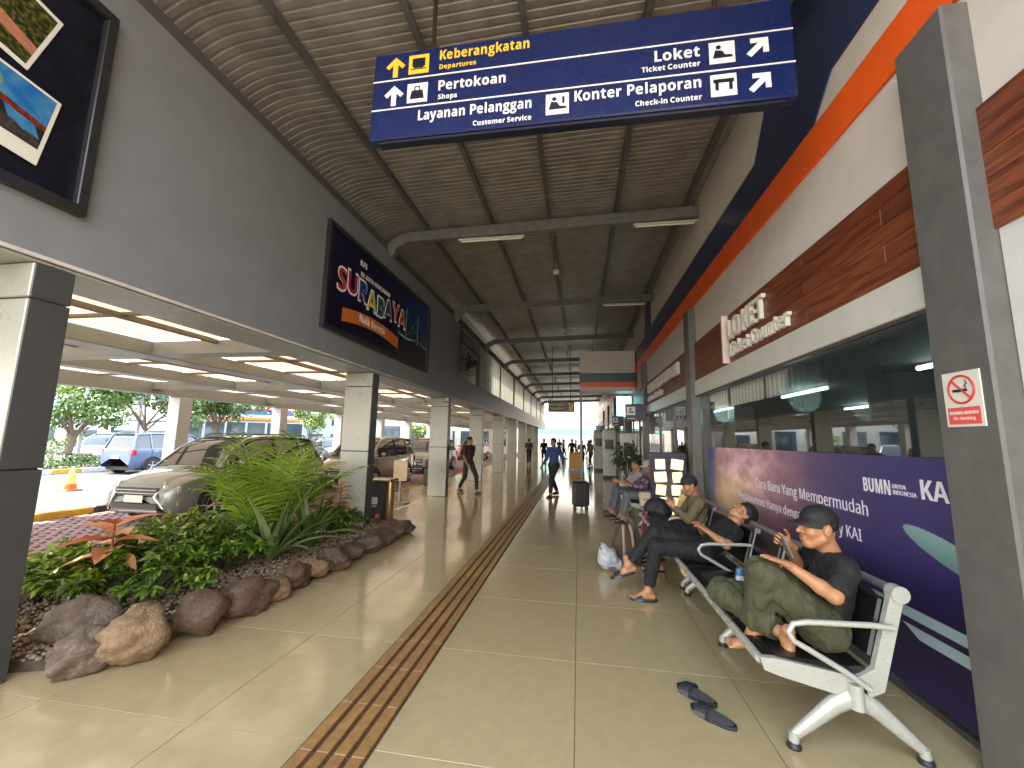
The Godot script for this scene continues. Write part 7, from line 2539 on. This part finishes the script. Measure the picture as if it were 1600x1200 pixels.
	person("person in plaid shirt and pale cap on the third bench holding a dark tablet", b4, shift(seat, Vector3(1.25, 0, 0)), o4)
	var o5 := base.duplicate()
	o5.merge({"shirt": cloth("shirt_pink", Color(0.42, 0.33, 0.36)), "trousers": cloth("trousers_blue_grey", Color(0.12, 0.13, 0.16)), "hb": face_basis(Vector3(-1, -0.1, 0.3))})
	person("person in a pale pink shirt beside the plaid shirt on the third bench", Vector3(1.1, 0, -9.45), shift(seat, Vector3(1.25, 0, 0)), o5)
	var tb := MB.new()
	tb.bev(Vector3(0, 0, 0), Vector3(0.02, 0.18, 0.24), 0.006, Basis(Vector3(0, 0, 1), 0.6))
	tag(put(tb, "tablet", mat("phone_dark", Color(0.02, 0.025, 0.025), 0.3), self, Vector3(0.95, 0.83, -8.75)), "dark tablet in the hands of the person in the plaid shirt", "tablet")
	# walkers
	var o6 := {"hb": face_basis(Vector3(0.1, -0.05, 1)), "shirt": cloth("shirt_blue", Color(0.035, 0.065, 0.22)), "trousers": cloth("trousers_dark", Color(0.02, 0.022, 0.018)), "shoe": mat("shoe_black", Color.BLACK), "cell": 0.017, "fine": 0.0075, "hfine": 0.0065, "sleeve": 1.8, "turn": -0.55, "build": 1.04, "hnl": Vector3(-1, 0, 0), "hnr": Vector3(1, 0, 0)}
	person("man in a blue long sleeved shirt walking towards us beside the suitcase", Vector3(-0.72, 0, -12.1), walk(0.46, 0.16), o6)
	var o7 := {"hb": face_basis(Vector3(0.0, -0.02, 1)), "shirt": cloth("shirt_maroon", Color(0.055, 0.022, 0.032)), "trousers": cloth("trousers_dark_grey", Color(0.03, 0.035, 0.035)), "shoe": mat("shoe_black", Color.BLACK), "cell": 0.017, "fine": 0.0075, "hfine": 0.0065, "sleeve": 0.9, "turn": 0.95, "build": 0.95, "hnl": Vector3(-1, 0, 0), "hnr": Vector3(1, 0, 0)}
	var b7 := Vector3(-3.3, 0, -12.1)
	person("man in a maroon tee walking out from behind the third column", b7, walk(0.5, 0.2), o7)
	var bk := Field.new(Vector3(-0.3, 0.8, -0.5), Vector3(0.3, 1.6, 0.1), 0.016)
	bk.ell(Vector3(0, 1.18, -0.22), Vector3(0.15, 0.22, 0.1), Basis(), 0.03)
	bk.ell(Vector3(0, 1.08, -0.28), Vector3(0.11, 0.12, 0.07), Basis(), 0.03)
	var bkm := MB.new()
	bk.into(bkm)
	for sd in [-1.0, 1.0]: bkm.tube([Vector3(sd * 0.1, 1.36, -0.2), Vector3(sd * 0.12, 1.43, -0.04), Vector3(sd * 0.13, 1.3, 0.14), Vector3(sd * 0.14, 1.1, 0.08), Vector3(sd * 0.12, 1.02, -0.15)], 0.02, 6, true, 0.5)
	tag(put(bkm, "worn_backpack", cloth("pack_dark", Color(0.05, 0.035, 0.03)), self, b7, Basis(Vector3.UP, 0.95)), "dark backpack worn by the walking man in the maroon tee", "backpack")
	# far walkers: three built, the others are copies with clothes of their own
	var far := []
	var fo := {"hb": face_basis(Vector3(0, 0, 1)), "shoe": mat("shoe_black", Color.BLACK), "cell": 0.03, "fine": 0.012, "hfine": 0.009, "sleeve": 0.9, "hnl": Vector3(-1, 0, 0), "hnr": Vector3(1, 0, 0)}
	var f1 := fo.duplicate()
	f1.merge({"shirt": cloth("shirt_grey", Color(0.06, 0.06, 0.065)), "trousers": cloth("trousers_black", Color.BLACK), "sleeve": 1.8, "hem": 0.32, "turn": PI})
	far.append(person("person in a long dark grey top walking away along the far columns", Vector3(-3.2, 0, -26.5), walk(0.25, 0.1), f1, ""))
	var f2 := fo.duplicate()
	f2.merge({"shirt": cloth("tee_black", Color.BLACK), "trousers": cloth("shorts_dark", Color(0.03, 0.03, 0.035)), "cuff": 0.3, "turn": 0.3})
	far.append(person("person in dark shorts far down the walkway beside the long grey top", Vector3(-2.35, 0, -28.0), walk(0.2, 0.15), f2, ""))
	var tops := [cloth("shirt_violet", Color(0.1, 0.07, 0.25)), cloth("shirt_white", Color(0.55, 0.55, 0.55)), cloth("tee_black", Color.BLACK), cloth("shirt_red", Color(0.4, 0.04, 0.08)), cloth("jacket_olive", Color.BLACK), cloth("shirt_blue", Color.BLACK), cloth("shirt_teal", Color(0.05, 0.25, 0.25))]
	var lab := ["person in violet in the far crowd, right behind the yellow cart", "person in white in the far crowd at the end of the walkway", "person in black in the far crowd, to the left of the yellow cart", "person in red in the far crowd near the teal band", "person in olive standing by the tall cabinets on the far right", "person in blue in the far crowd, behind the man in the blue shirt", "person in teal in the far crowd by the end building"]
	var spots := [Vector3(0.2, 0, -26.0), Vector3(-1.3, 0, -36.0), Vector3(-0.5, 0, -31.0), Vector3(0.9, 0, -38.0), Vector3(0.7, 0, -24.2), Vector3(-1.9, 0, -41.0), Vector3(-0.3, 0, -43.0)]
	for i in 7:
		var c := dup(far[1], spots[i], i * 1.3, lab[i], 0.97 + 0.02 * (i % 3))
		c.set_meta("group", "people at the far end of the walkway")
		c.get_node("shirt").material_override = tops[i]
